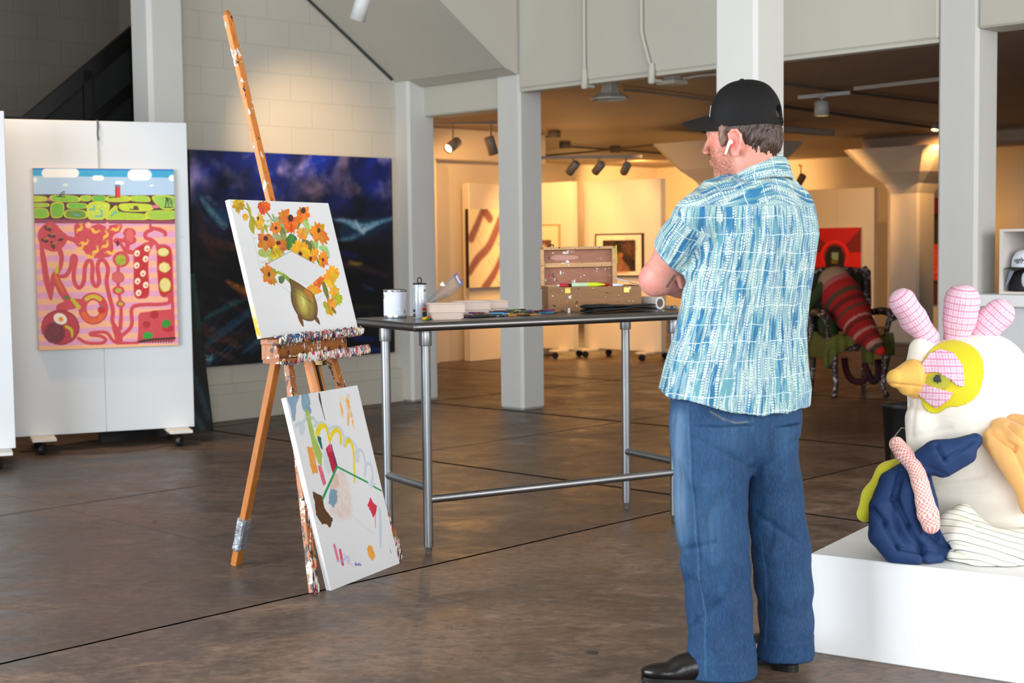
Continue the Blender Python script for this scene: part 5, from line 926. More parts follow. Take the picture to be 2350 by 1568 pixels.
# wooden paint box
def paintbox():
    yl = .37; a = tp(1258, yl); e = Vector((math.cos(.09), math.sin(.09), 0)); W = .448; f = Vector((-e.y, e.x, 0)); T = frame(a, e, f)
    t = thing('wooden_paint_box', None, 'open paint-spattered wooden box with a framed lid, on the steel table', 'paint box', mat=T)
    def spat(name, c, k):
        q = NT(name); v = q.vec('Object', (.12, 1, 1)); n = q.noise(v, 50, 4, .6, 1); c = np.array(c); col = q.mix(n, tuple(c * .78), tuple(c * 1.1)); vv = q.vec('Object')
        for i, (cc, th) in enumerate((((.86, .85, .84), .66), ((.12, .10, .14), .66), ((.72, .14, .24), .69), ((.70, .72, .20), .715), ((.80, .30, .16), .71), ((.30, .42, .40), .705))):
            m_ = q.n('TexNoise', Scale=34 + 5 * i, Detail=2, Roughness=.6); m_.noise_dimensions = '4D'; m_.inputs['W'].default_value = i * 2.3 + k; q.l(vv, m_.inputs['Vector']); col = q.mix(q.ramp(m_.outputs[0], [(0, 0), (th, 0), (th + .015, 1.)]), col, cc)
        return q.out(col, .5)
    M1 = spat('box_wood_spattered', (.58, .40, .22), 1); M2 = spat('lid_plywood', (.62, .40, .29), 9.5); M3 = spat('lid_frame_wood', (.78, .60, .40), 4.2)
    H_ = .118; Dp = .26; w_ = .010; b = MB(T)
    b.box((0, 0, 0), (W, w_, H_), 0, .001); b.box((0, Dp - w_, 0), (W, Dp, H_), 0, .001); b.box((0, w_, 0), (w_, Dp - w_, H_)); b.box((W - w_, w_, 0), (W, Dp - w_, H_)); b.box((w_, w_, .002), (W - w_, Dp - w_, .010)); b.build('box_base', M1, t)
    for k in (.21, .84):
        b = MB(T); b.box((W * k - .013, -.003, H_ - .030), (W * k + .013, 0, H_ - .004)); b.box((W * k - .006, -.007, H_ - .020), (W * k + .006, -.003, H_ - .010), 0); b.cyl((W * k - .012, -.005, H_ - .004), (W * k + .012, -.005, H_ - .004), .003, n=8); b.build('brass_latch', simple('brass', (.78, .68, .36), .3, .8), t)
    LW = .375; lt = .20; LT = T @ Matrix.Translation((.0 - .006, Dp - .02, H_ - .01)) @ Matrix.Rotation(math.radians(-6), 4, 'X') @ Matrix.Rotation(math.radians(-4), 4, 'Z')
    lid = MB(LT); lid.box((.014, .034, .012), (LW - .014, .040, lt - .012)); lo = lid.build('lid_panel', M2, t)
    for lo_, hi_ in (((0, 0, 0), (.018, .046, lt)), ((LW - .022, 0, 0), (LW, .046, lt)), ((0, 0, 0), (LW, .046, .013)), ((0, 0, lt - .014), (LW, .046, lt)), ((.018, .010, .100), (LW - .022, .034, .122))):
        b = MB(LT); b.box(lo_, hi_, 0, .001); b.build('lid_frame_rail', M3, lo)
    b = MB(LT); b.box((LW - .004, .0, .115), (LW + .0015, .030, lt + .002)); b.build('yellow_paint_stripe', simple('acid_yellow_paint', (.84, .86, .08), .5), lo)
    b = MB(LT); c0 = Vector((.052, .02, lt)); b.tube([c0 + Vector((x, 0, z)) for x, z in ((-.018, .0), (-.008, .010), (.008, .012), (.018, .006), (.010, -.0), (.016, .012), (.0, .016), (-.010, .008))], .0022, 6); b.build('wire_handle', simple('dark_wire', (.20, .20, .16), .5, .5), lo)
    b = MB(LT)
    for x, z, rx, rz, m in ((.10, .150, .060, .016, 0), (.145, .150, .055, .013, 0), (.16, .182, .016, .010, 0), (.10, .075, .004, .010, 1), (.025, .040, .003, .007, 1)): b.ball((x, .0335, z), (rx, .0012, rz), m, 10)
    b.build('paint_smudges', [simple('smudge_pink', (.72, .52, .46), .5), simple('smudge_white', (.88, .86, .86), .5)], lo)
    def tube_(x, y, z, L, r, cols, ang, label, cap):
        Tm = T @ Matrix.Translation((x, y, z)) @ Matrix.Rotation(ang, 4, 'Z'); tt = thing('paint_tube', None, label, 'paint tube', 'paint tubes in the wooden box', mat=Tm)
        b = MB(Tm); n = len(cols); 
        for i in range(n): x0_, x1_ = L * i / n, L * (i + 1) / n; b.add([(x0_ if k < 10 else x1_, (r * math.cos(2 * math.pi * k / 10)), (r * (1 if (k < 10 or i < n - 1) else .3)) * math.sin(2 * math.pi * k / 10)) for k in range(20)], [(k, (k + 1) % 10, 10 + (k + 1) % 10, 10 + k) for k in range(10)], i, True)
        b.build('tube_body', [simple('tube_%02d%02d%02d' % tuple(int(q * 99) for q in c_), c_, .35) for c_ in cols], tt)
        b = MB(Tm); b.cyl((-.012, 0, 0), (0, 0, 0), r * .55, n=12); b.build('tube_cap', simple('cap_' + cap[0], cap[1], .4), tt)
    bl_ = ('black', (.07, .07, .07)); wh = ('white', (.88, .88, .88))
    tube_(.060, .03, H_ + .006, .075, .010, [(.72, .08, .14), (.74, .10, .16)], .02, 'red paint tube lying at the left of the open wooden box', wh)
    tube_(.115, .022, H_ + .008, .16, .012, [(.76, .84, .70), (.74, .82, .66), (.80, .86, .10), (.80, .86, .10)], .03, 'pale green and acid yellow paint tube lying across the open wooden box', bl_)
    tube_(.255, .03, H_ + .006, .055, .011, [(.70, .10, .12), (.66, .08, .10)], .5, 'short crimson paint tube right of the acid yellow one', wh)
    tube_(.315, .03, H_ + .004, .05, .009, [(.84, .86, .90), (.84, .86, .90)], -.2, 'white paint tube at the right of the open wooden box', ('red', (.7, .1, .1)))
    s = T @ Vector((.345, .10, H_ + .034)); e_ = T @ Vector((W - .01, .01, H_ + .004)); tt = thing('palette_knife', s, 'thin white palette knife resting on the right rim of the wooden box', 'palette knife')
    dd = (e_ - s); b = MB(); q_ = frame(s, dd, (0, 1, 0) if abs(dd.normalized().y) < .9 else (1, 0, 0)); b.T = q_; b.box((0, -.007, -.003), (.075, .007, .003), 0, .002); b.build('handle', simple('knife_handle_white', (.82, .82, .84), .4), tt)
    b = MB(); b.T = q_; b.cyl((.075, 0, 0), (dd.length, 0, 0), .0022, n=8); b.build('blade', M_steel, tt)
paintbox()
# black pouch
def pouch():
    a = tp(1349, .08); b_ = tp(1512, .10); d = b_ - a; W = d.length; e = d.normalized(); T = frame(a, e, Vector((-e.y, e.x, 0))); t = thing('black_zip_pouch', None, 'long flat black zip pouch lying in front of the wooden paint box', 'pouch', mat=T)
    me_b = MB(T); n = 28; xs = np.linspace(0, W, n)
    def half(z0, amp, seed, name, m):
        vs = []; fs = []; K = 12
        for i, x in enumerate(xs):
            u = x / W; r = min(1, (u / .07) ** .5 if u > 0 else .02, ((1 - u) / .05) ** .5 if u < 1 else .02); hh = amp * (.8 + .35 * math.sin(u * 5 + seed) + .12 * math.sin(u * 23 + seed)) * max(r, .05); cz = z0 + .004 * math.sin(u * 4 + seed) + u * .006
            for k in range(K): a_ = 2 * math.pi * k / K; vs.append((x, .045 + .055 * math.cos(a_) * max(r, .2), cz + hh * math.sin(a_)))
        for i in range(n - 1): fs += [(i * K + k, i * K + (k + 1) % K, (i + 1) * K + (k + 1) % K, (i + 1) * K + k) for k in range(K)]
        fs += [tuple(reversed(range(K))), tuple(range((n - 1) * K, n * K))]; b = MB(T); b.add(vs, fs, 0, True); return b.build(name, m, t)
    M_nyl = simple('black_nylon', (.045, .045, .055), .65, var=.2, bump=.3, bscale=200); half(.010, .0095, 0, 'pouch_base', M_nyl); half(.027, .009, 1.2, 'pouch_flap', M_nyl)
    b = MB(T); b.tube([(x, -.012, .0185 + .006 * x / W + .002 * math.sin(x * 30)) for x in np.linspace(.02, W - .03, 20)], .0018, 6); b.build('zip_teeth', simple('zip_grey', (.25, .25, .28), .4, .4), t)
pouch()
def paper_roll():
    c = tp(1515, .22) + Vector((0, 0, .030)); b0 = tp(1470, .36) + Vector((0, 0, .030)); t = thing('paper_roll', c, 'white paper roll with open brown core beside the wooden paint box', 'paper roll'); ax = (c - b0)
    b = MB(); b.lathe([(.021, -ax.length), (.030, -ax.length), (.030, 0), (.029, .001), (.021, .001), (.021, -ax.length)], c, 32, 0, ax); b.build('paper', simple('roll_white', (.88, .88, .90), .6, var=.02), t)
    b = MB(); b.lathe([(.0208, -ax.length + .01), (.0208, -.001)], c, 28, 0, ax); b.build('cardboard_core', simple('core_brown', (.42, .34, .28), .8), t)
paper_roll()
c = tp(1541, .22); b = MB(); b.T = Matrix.Translation(c); b.box((-.03, -.015, 0), (.028, .015, .016), 0, .004); b.cyl((.0, -.018, .009), (.0, -.014, .009), .005, n=10, m=1); tag(b.build('pencil_sharpener', [simple('sharpener_grey', (.45, .46, .47), .4), simple('sharpener_hole', (.04, .04, .04), .6)]), 'small grey sharpener with a dark hole right of the paper roll', 'sharpener')
c = tp(1306, .235); b = MB(); b.T = Matrix.Translation(c); b.lathe([(.007, 0), (.007, .010), (.005, .012), (.0055, .022), (.001, .023)], n=14); tag(b.build('small_bottle', simple('bottle_white', (.90, .90, .91), .4)), 'tiny white cap standing upright before the wooden box', 'cap')
# pens, pencils and crayons
def pen(name, c, ang, L, r, body, capc, label, cat, group, lift=0):
    T = Matrix.Translation(c + Vector((0, 0, r + lift))) @ Matrix.Rotation(ang, 4, 'Z'); t = thing(name, None, label, cat, group, mat=T)
    def cm(c_): return simple('pen_%02d%02d%02d' % tuple(int(q * 99) for q in c_), c_, .38, bump=0)
    b = MB(T); b.cyl((-L / 2, 0, 0), (L / 2 * .45, 0, 0), r * .94, n=8); b.build('barrel', cm(body), t); b = MB(T); b.cyl((L / 2 * .45, 0, 0), (L / 2, 0, 0), r, r * .72, n=8); b.build('tip', cm(capc), t)
rp_ = random.Random(17)
clr = [('maroon', (.40, .10, .20)), ('purple', (.42, .18, .50)), ('violet', (.50, .32, .62)), ('teal', (.12, .48, .55)), ('navy', (.14, .16, .30)), ('black', (.07, .07, .08)), ('yellow', (.88, .74, .14)), ('orange', (.84, .52, .16)), ('charcoal', (.18, .17, .18)), ('green', (.16, .50, .22)), ('plum', (.32, .16, .26)), ('grey', (.55, .55, .58)), ('pink', (.74, .40, .50)), ('brown', (.40, .24, .14)), ('sky blue', (.36, .60, .78))]
used = {}
spots_ = [(1072, .17, 'plum', .09, 'lying nearest the right side of the near tray'), (1108, .13, 'black', .15, 'lying nearest the front of the pile'), (1100, .25, 'teal', .12, 'crossing the left of the pile'), (1118, .30, 'maroon', .15, 'long, slanting over the top of the pile at the left'), (1150, .33, 'purple', .14, 'lying across the top of the pile'), (1168, .35, 'violet', .12, 'at the crest of the pile near the middle column'), (1128, .17, 'charcoal', .14, 'flat along the front of the pile'), (1140, .22, 'sky blue', .10, 'peeking from the middle of the pile'), (1088, .20, 'brown', .10, 'at the far left end of the pile')]
for px, yl, cn, L, wh_ in spots_:
    cc = dict(clr)[cn]; pen('marker_pen', tp(px, yl), ty + rp_.uniform(-.3, .25), L, .0055, cc, tuple(min(1, q + .12) for q in cc), '%s marker pen %s' % (cn, wh_), 'marker pen', 'markers and pencils heaped on the table', .006 if yl > .2 else 0)
for i in range(40):
    px = 1085 + i * 4.75; yl = .14 + rp_.random() * .22; cn, cc = rp_.choice(clr); cp = rp_.choice(clr)[1]; L = rp_.uniform(.05, .11)
    zone = 'behind the black pouch end' if px > 1255 else 'at the right end of the pile' if px > 1215 else 'right of the middle column' if px > 1180 else 'in the centre of the pile' if px > 1135 else 'in the left half of the pile'
    lb = 'short %s pencil %s' % (cn, zone); n_ = used.get(lb, 0); used[lb] = n_ + 1
    if n_: lb = ['', 'second', 'third', 'fourth', 'fifth'][min(n_, 4)] + ' %s pencil %s, %s' % (cn, zone, 'tucked under others' if n_ == 1 else 'lying across the rest')
    pen('pencil', tp(px, yl), ty + rp_.uniform(-.9, .9), L, .0038, cc, cp, lb, 'pencil', 'markers and pencils heaped on the table', rp_.choice((0, 0, .007, .014)))
for i, (dx, yl, cn, an) in enumerate(((977, .125, 'yellow', .5), (981, .14, 'orange', .9), (985, .12, 'green', 1.2), (989, .135, 'red', .7), (986, .15, 'lime', 1.6))):
    cc = {'yellow': (.88, .76, .12), 'orange': (.90, .55, .10), 'green': (.12, .42, .20), 'red': (.78, .20, .14), 'lime': (.55, .78, .20)}[cn]; pen('wax_crayon', tp(dx, yl), an, .035, .0055, cc, cc, 'short %s crayon by the left corner of the nearest tray' % cn, 'crayon', 'crayons by the near tray', .004 * (i % 2))
# ================================================================ soft forms: signed distances -> one smooth surface
def projv(P):
    P = np.asarray(P, float); x, y, z = P[:, 0], P[:, 1], P[:, 2] - H; c, s = math.cos(PT), math.sin(PT); d = y * c - z * s; u = z * c + y * s
    X = F * x / d; Y = -F * u / d; cr, sr = math.cos(RL), math.sin(RL); return 1175 + cr * X - sr * Y, 784 + sr * X + cr * Y
class Sdf:
    def __init__(s, lo, hi, h):
        s.lo = np.array(lo, float); s.h = h; n = np.ceil((np.array(hi, float) - s.lo) / h).astype(int) + 1; s.d = np.full(n, .5, np.float32); s.n = n
    def blk(s, lo, hi):
        a = np.clip(np.floor((np.array(lo) - s.lo) / s.h).astype(int), 0, s.n); b = np.clip(np.ceil((np.array(hi) - s.lo) / s.h).astype(int) + 1, 0, s.n)
        ax = [np.arange(a[i], b[i]) * s.h + s.lo[i] for i in range(3)]; sl = tuple(slice(a[i], b[i]) for i in range(3)); return sl, np.meshgrid(*ax, indexing='ij')
    def op(s, fn, lo, hi, k=.01, mode='u', pad=.03):
        lo = np.array(lo) - pad - k; hi = np.array(hi) + pad + k; sl, (X, Y, Z) = s.blk(lo, hi)
        if X.size == 0: return s
        v = fn(X, Y, Z).astype(np.float32); d = s.d[sl]
        if mode == 'u': h = np.clip(.5 + .5 * (d - v) / k, 0, 1); s.d[sl] = d * (1 - h) + v * h - k * h * (1 - h)
        elif mode == 's': h = np.clip(.5 - .5 * (d + v) / k, 0, 1); s.d[sl] = d * (1 - h) - v * h + k * h * (1 - h)
        elif mode == 'i': h = np.clip(.5 - .5 * (v - d) / k, 0, 1); s.d[sl] = v * (1 - h) + d * h + k * h * (1 - h)
        return s
    def rc(s, a, b, ra, rb, k=.01, mode='u'):
        a = np.array(a, float); b = np.array(b, float); ba = b - a; l2 = ba @ ba + 1e-12
        def fn(X, Y, Z):
            px, py, pz = X - a[0], Y - a[1], Z - a[2]; t = np.clip((px * ba[0] + py * ba[1] + pz * ba[2]) / l2, 0, 1)
            return np.sqrt((px - ba[0] * t) ** 2 + (py - ba[1] * t) ** 2 + (pz - ba[2] * t) ** 2) - (ra + (rb - ra) * t)
        r = max(ra, rb); return s.op(fn, np.minimum(a, b) - r, np.maximum(a, b) + r, k, mode)
    def chain(s, pts, rs, k=.01):
        for i in range(len(pts) - 1): s.rc(pts[i], pts[i + 1], rs[i], rs[i + 1], k)
        return s
    def el(s, c, r, R=None, k=.01, mode='u', e=2):
        c = np.array(c, float); r = np.array(r, float); R = np.eye(3) if R is None else np.array(R)      # rows of R: local axes in world
        def fn(X, Y, Z):
            x, y, z = X - c[0], Y - c[1], Z - c[2]; l = [(R[i, 0] * x + R[i, 1] * y + R[i, 2] * z) for i in range(3)]
            if e != 2: return ((np.abs(l[0] / r[0]) ** e + np.abs(l[1] / r[1]) ** e + np.abs(l[2] / r[2]) ** e) ** (1 / e) - 1) * r.min()
            k0 = np.sqrt(sum((l[i] / r[i]) ** 2 for i in range(3))); k1 = np.sqrt(sum((l[i] / r[i] ** 2) ** 2 for i in range(3))) + 1e-9; return k0 * (k0 - 1) / k1
        m = np.abs(R).T @ r; return s.op(fn, c - m, c + m, k, mode)
    def cut(s, p, n, k=.002):      # remove the half space on the side of n
        p = np.array(p, float); n = np.array(n, float); n /= np.linalg.norm(n); hi = s.lo + s.n * s.h
        return s.op(lambda X, Y, Z: -((X - p[0]) * n[0] + (Y - p[1]) * n[1] + (Z - p[2]) * n[2]), s.lo, hi, k, 's')
    def mesh(s):
        d = s.d; I = d < 0; n = I.shape; c = [I[i:n[0] - 1 + i, j:n[1] - 1 + j, k:n[2] - 1 + k] for i in (0, 1) for j in (0, 1) for k in (0, 1)]
        al = c[0].copy(); an = c[0].copy()
        for q in c[1:]: al &= q; an |= q
        act = an & ~al; idx = np.argwhere(act); m = len(idx); mp = np.full(act.shape, -1, np.int32); mp[tuple(idx.T)] = np.arange(m)
        off = np.array([(i, j, k) for i in (0, 1) for j in (0, 1) for k in (0, 1)]); val = np.stack([d[tuple((idx + o).T)] for o in off], 1); S = np.zeros((m, 3)); C = np.zeros(m)
        for a in range(8):
            for b in range(a + 1, 8):
                if np.abs(off[a] - off[b]).sum() == 1:
                    cr = (val[:, a] < 0) != (val[:, b] < 0); t = np.where(cr, val[:, a] / (val[:, a] - val[:, b] + 1e-12), 0)[:, None]
                    S += np.where(cr[:, None], off[a] + (off[b] - off[a]) * t, 0); C += cr
        V = (idx + S / C[:, None]) * s.h + s.lo; Fs = []
        for ax in range(3):
            sl0 = [slice(None)] * 3; sl1 = [slice(None)] * 3; sl0[ax] = slice(0, -1); sl1[ax] = slice(1, None); A = I[tuple(sl0)]; B = I[tuple(sl1)]; e = np.argwhere(A != B); o1, o2 = [(1, 2), (2, 0), (0, 1)][ax]
            ok = (e[:, o1] > 0) & (e[:, o2] > 0) & (e[:, o1] < act.shape[o1]) & (e[:, o2] < act.shape[o2]); e = e[ok]; ins = A[tuple(e.T)]
            def cell(a_, b_): q = e.copy(); q[:, o1] -= a_; q[:, o2] -= b_; return mp[tuple(q.T)]
            q = np.stack([cell(1, 1), cell(0, 1), cell(0, 0), cell(1, 0)], 1); q[~ins] = q[~ins][:, ::-1]; Fs.append(q[(q >= 0).all(1)])
        return V, np.concatenate(Fs)
def normals(V, Fq):
    a = V[Fq[:, 2]] - V[Fq[:, 0]]; b = V[Fq[:, 3]] - V[Fq[:, 1]]; n = np.cross(a, b); N = np.zeros_like(V)
    for i in range(4): np.add.at(N, Fq[:, i], n)
    return N / (np.linalg.norm(N, axis=1, keepdims=True) + 1e-12)
def relax(V, Fq, it=2, f=.5):
    for _ in range(it):
        S = np.zeros_like(V); C = np.zeros(len(V))
        for i in range(4):
            for j in (1, 3): np.add.at(S, Fq[:, i], V[Fq[:, (i + j) % 4]]); np.add.at(C, Fq[:, i], 1)
        V = V + f * (S / np.maximum(C, 1)[:, None] - V)
    return V
def soft_obj(name, V, Fq, mats, parent, col=None, pat=None, keep=None, mi=None):
    if keep is not None:
        Fq = Fq[keep] if mi is None else Fq[keep]; mi = mi[keep] if mi is not None else None
        u = np.unique(Fq); r = np.full(len(V), -1); r[u] = np.arange(len(u)); V = V[u]; Fq = r[Fq]; col = col[u] if col is not None else None; pat = pat[u] if pat is not None else None
    me = bpy.data.meshes.new(name); me.vertices.add(len(V)); me.vertices.foreach_set('co', V.astype(np.float32).ravel()); nf = len(Fq)
    me.loops.add(nf * 4); me.loops.foreach_set('vertex_index', Fq.astype(np.int32).ravel()); me.polygons.add(nf); me.polygons.foreach_set('loop_start', np.arange(0, nf * 4, 4, dtype=np.int32)); me.polygons.foreach_set('loop_total', np.full(nf, 4, np.int32)); me.update(calc_edges=True); me.validate()
    if mi is not None: me.polygons.foreach_set('material_index', mi.astype(np.int32))
    if col is not None:
        c = np.ones((len(V), 4), np.float32); c[:, :3] = lin(col); at = me.color_attributes.new('col', 'FLOAT_COLOR', 'POINT'); at.data.foreach_set('color', c.ravel())
    if pat is not None: at = me.attributes.new('pat', 'FLOAT_VECTOR', 'POINT'); at.data.foreach_set('vector', pat.astype(np.float32).ravel())
    return link_mesh(name, me, mats, parent, smooth=True)
def rings(rows, Y, ax, ay, n=2.3, px2=1.0):
    """rows: (py, pxLeft, pxRight, half depth) measured silhouettes -> interpolated cross-sections"""
    zs = []; cx = []; cy = []; A = []; B = []; s = np.array([.987, -.16])
    ax = np.array(ax[:2]); ay = np.array(ay[:2])
    for py, l, r, b in rows:
        y = Y(py) if callable(Y) else Y; p = D(l, py, y); q = D(r, py, y); w = (q - p).length / 2; m = (p + q) / 2
        a = math.sqrt(max(w * w - (b * (ay @ s)) ** 2, 1e-4)) / abs(ax @ s); zs.append(m.z); cx.append(m.x); cy.append(m.y); A.append(a); B.append(b)
    o = np.argsort(zs); zs, cx, cy, A, B = [np.array(v)[o] for v in (zs, cx, cy, A, B)]
    def fn(X, Yy, Z):
        c_x = np.interp(Z, zs, cx); c_y = np.interp(Z, zs, cy); a = np.interp(Z, zs, A); b = np.interp(Z, zs, B); dx = X - c_x; dy = Yy - c_y
        u = np.abs(dx * ax[0] + dy * ax[1]) / a; v = np.abs(dx * ay[0] + dy * ay[1]) / b; r = (u ** n + v ** n) ** (1 / n); d = (r - 1) * np.minimum(a, b) * 1.05
        return np.maximum(d, np.maximum(Z - zs[-1], zs[0] - Z))
    fn.c = lambda z: (np.interp(z, zs, cx), np.interp(z, zs, cy)); m = max(A.max(), B.max()); fn.lo = (cx.min() - m, cy.min() - m, zs[0]); fn.hi = (cx.max() + m, cy.max() + m, zs[-1]); fn.z = (zs[0], zs[-1])
    return fn
# ================================================================ the man
def man():
    bf = np.array([-.45, .893, 0]); bl = np.array([-.893, -.45, 0]); ce = D(1705, 1300, 4.28)
    t = thing('person', (ce.x, ce.y, 0), 'standing man in blue patterned shirt, jeans and black cap, arms crossed, seen from behind', 'person')
    hf = np.array([-.905, .418, -.07]); hf /= np.linalg.norm(hf); hl = np.cross([0, 0, 1], hf); hl /= np.linalg.norm(hl); hu = np.cross(hf, hl); HR = np.stack([hf, hl, hu])
    ear = np.array(D(1684, 329, 4.225)); HO = ear - hl * .076; h = lambda x, y, z: HO + hf * x + hl * y + hu * z
    P = lambda px, py, y: np.array(D(px, py, y))
    SL, EL, WL = P(1599, 500, 4.21), P(1507, 640, 4.345), P(1650, 655, 4.54); SR, ER, WR = P(1817, 487, 4.43), P(1790, 640, 4.66), P(1610, 640, 4.47)
    NB = P(1738, 392, 4.34)     # base of neck
    # ---- skin body, one surface
    B = Sdf((.30, 4.02, .05), (1.02, 4.80, 1.80), .0034)
    B.el(h(-.018, 0, .055), (.098, .076, .098), HR, .01).el(h(-.045, 0, .0), (.068, .064, .066), HR, .03).el(h(.040, 0, .0), (.050, .058, .082), HR, .03).el(h(.030, 0, -.052), (.052, .054, .044), HR, .025).el(h(.066, 0, -.082), (.022, .026, .018), HR, .02)
    for g in (-1, 1):
        B.el(h(.045, g * .036, -.012), (.036, .026, .040), HR, .02).el(h(.101, g * .010, -.013), (.011, .008, .007), HR, .005); B.rc(h(.088, 0, .044), h(.074, g * .042, .046), .012, .010, .012)
        B.el(h(.098, g * .030, .023), (.014, .016, .011), HR, .010, 's').el(h(.077, g * .030, .022), (.0125, .0125, .0125), HR, .003)
        B.el(h(-.006, g * .077, .002), (.020, .007, .030), HR, .008)
        rim = [(.008, -.030), (-.006, -.034), (-.018, -.018), (-.026, .004), (-.025, .022), (-.014, .036), (.002, .038), (.012, .028), (.012, .012)]
        B.chain([h(x, g * (.080 - x * .35), z) for x, z in rim], [.0065, .007, .005, .0045, .0045, .0045, .0045, .0045, .004], .004); B.el(h(-.004, g * .087, .006), (.010, .006, .018), HR, .005, 's'); B.el(h(.004, g * .083, -.020), (.009, .006, .012), HR, .006)
    B.chain([h(.090, 0, .030), h(.100, 0, .010), h(.109, 0, -.006)], [.008, .0095, .0115], .008); B.el(h(.090, 0, -.040), (.010, .022, .006), HR, .006).el(h(.088, 0, -.051), (.010, .019, .0065), HR, .006).rc(h(.098, .02, -.0455), h(.098, -.02, -.0455), .0022, .0022, .003, 's')
    B.rc(h(-.036, 0, -.035), NB + (0, 0, .02), .060, .064, .03).rc(h(-.010, 0, -.055), NB + bf * .05 + (0, 0, 0), .044, .05, .03)
    B.rc(NB - (0, 0, .055), SL, .046, .045, .03).rc(NB - (0, 0, .055), SR, .046, .045, .03)
    tc = [P(x_, y, 4.34) for x_, y in ((1722, 470), (1722, 520), (1716, 620), (1700, 760), (1690, 880), (1690, 960))]; B.chain([q + bl * .07 for q in tc], [.06, .075, .08, .072, .068, .062], .04).chain([q - bl * .06 for q in tc], [.06, .075, .08, .072, .068, .062], .04)
    for (a, m_, b) in ((P(1650, 1000, 4.26), P(1640, 1270, 4.24), P(1650, 1535, 4.23)), (P(1765, 1000, 4.33), P(1785, 1270, 4.32), P(1800, 1500, 4.29))): B.chain([a, m_, b], [.060, .048, .040], .03)
    # arms
    B.chain([SL, SL * .45 + EL * .55, EL], [.056, .054, .047], .02).el(EL + (-.006, -.004, -.004), (.044, .044, .046), None, .02).chain([EL, EL * .62 + WL * .38 + (0, 0, -.002), WL], [.044, .046, .030], .02)
    B.chain([SR, SR * .45 + ER * .55, ER], [.056, .050, .044], .02).chain([ER, ER * .6 + WR * .4, WR], [.044, .043, .030], .02)
    def hand(w, d, nrm, k=1, curl=.5, thumb=1):
        d = d / np.linalg.norm(d); nrm = nrm - d * (nrm @ d); nrm /= np.linalg.norm(nrm); sd = np.cross(d, nrm)
        pc = w + d * .048; B.el(pc, (.050, .040, .0155), np.stack([d, sd, nrm]), .012)
        for i, (o, L) in enumerate(((-.030, .068), (-.010, .078), (.010, .074), (.029, .058))):
            a = w + d * .088 + sd * o; q = [a]; an = 0
            for j, f_ in enumerate((.44, .32, .24)): an += curl * (.5 if j == 0 else 1); q.append(q[-1] + (d * math.cos(an) + nrm * math.sin(an)) * L * f_)
            B.chain(q, [.0098, .0092, .0084, .0072], .003)
        a = w + d * .02 - sd * .030 * thumb; B.chain([a, a + (d * .6 - sd * .75 * thumb) * .032, a + (d * 1.3 - sd * .95 * thumb) * .045], [.0135, .011, .0088], .006)
    hand(WR, P(1560, 628, 4.335) - WR, np.array([.2, -.8, -.6]), curl=.1); hand(WL, P(1790, 630, 4.56) - WL, np.array([.2, -.9, .1]), curl=.5)
    # the finger tips that show beside the left arm
    for a, b, ra, rb in ((P(1556, 628, 4.300), P(1564, 658, 4.315), .0115, .0085), (P(1571, 624, 4.31), P(1576, 664, 4.325), .0112, .0082)): B.chain([a + (.02, .05, .004), a, b], [.012, ra, rb], .004)
    V, Q = B.mesh(); V = relax(V, Q, 1, .4); N = normals(V, Q)
    L = (V - HO) @ HR.T; col = np.ones((len(V), 3)) * (.86, .60, .53); nz = fbm(V * 55, 3); nz2 = fbm(V * 260, 2)
    col += nz[:, None] * (.06, .10, .10); red = np.clip(1 - np.abs(L[:, 0] - .06) / .06, 0, 1) * np.clip(1 - np.abs(L[:, 2]) / .06, 0, 1); col -= red[:, None] * (.0, .12, .12)
    eard = np.clip(1 - np.linalg.norm((L - (-.006, .082, 0)) / (.03, .02, .045), axis=1), 0, 1); col -= eard[:, None] * (-.04, .16, .12)
    beard = np.clip((-.010 - L[:, 2] + L[:, 0] * .35) / .025, 0, 1) * np.clip((L[:, 0] - .002) / .03, 0, 1) * np.clip((L[:, 2] + .15) / .03, 0, 1); beard = np.maximum(beard, np.clip(1 - np.abs(L[:, 0] - .02) / .02, 0, 1) * np.clip((.02 - L[:, 2]) / .03, 0, 1) * np.clip((L[:, 2] + .1) / .03, 0, 1)) * (np.abs(L[:, 1]) < .1); bm = np.clip(beard * (.55 + nz2 * 2.2), 0, .85)[:, None]; col = col * (1 - bm) + np.array([.55, .33, .24]) * bm
    ax_ = (V[:, 2] < 1.45)[:, None]; col = np.where(ax_, col * (.98, .98, 1.0) + nz2[:, None] * .03, col); eb_ = np.clip(1 - np.linalg.norm((V - EL) / .07, axis=1), 0, 1); col -= eb_[:, None] * (.02, .12, .10)
    ta, tb_ = P(1531, 658, 4.30), P(1548, 634, 4.31); px, py = projv(V); a2 = np.array([1531., 658]); b2 = np.array([1548., 633]); ab = b2 - a2; tt = np.clip(((px - a2[0]) * ab[0] + (py - a2[1]) * ab[1]) / (ab @ ab), 0, 1); dd = np.hypot(px - a2[0] - ab[0] * tt, py - a2[1] - ab[1] * tt); tm = (np.clip((3.6 - dd) / 2, 0, 1) * (V[:, 1] < 4.40) * (.75 + nz2))[:, None]; col = col * (1 - tm * .75) + np.array([.25, .24, .28]) * tm * .75
    sk = NT('skin'); at = sk.n('Attribute', attribute_name='col'); fn_ = sk.noise(sk.vec(), 380, 3); sk.bump(fn_, .25, .0012); sk.b.inputs['Subsurface Weight'].default_value = .12; sk.b.inputs['Subsurface Radius'].default_value = (.012, .005, .003); sk.b.inputs['Subsurface Scale'].default_value = 1
    body = soft_obj('body', V, Q, sk.out(at.outputs['Color'], .48), t, np.clip(col, 0, 1))
    # ---- hair
    Hs = Sdf(HO - .16, HO + .19, .0024); Hs.el(h(-.028, 0, .050), (.092, .083, .088), HR, .01).el(h(-.062, 0, .008), (.060, .070, .055), HR, .03)
    for g in (-1, 1): Hs.el(h(.012, g * .073, -.004), (.022, .03, .046), HR, .008, 's')
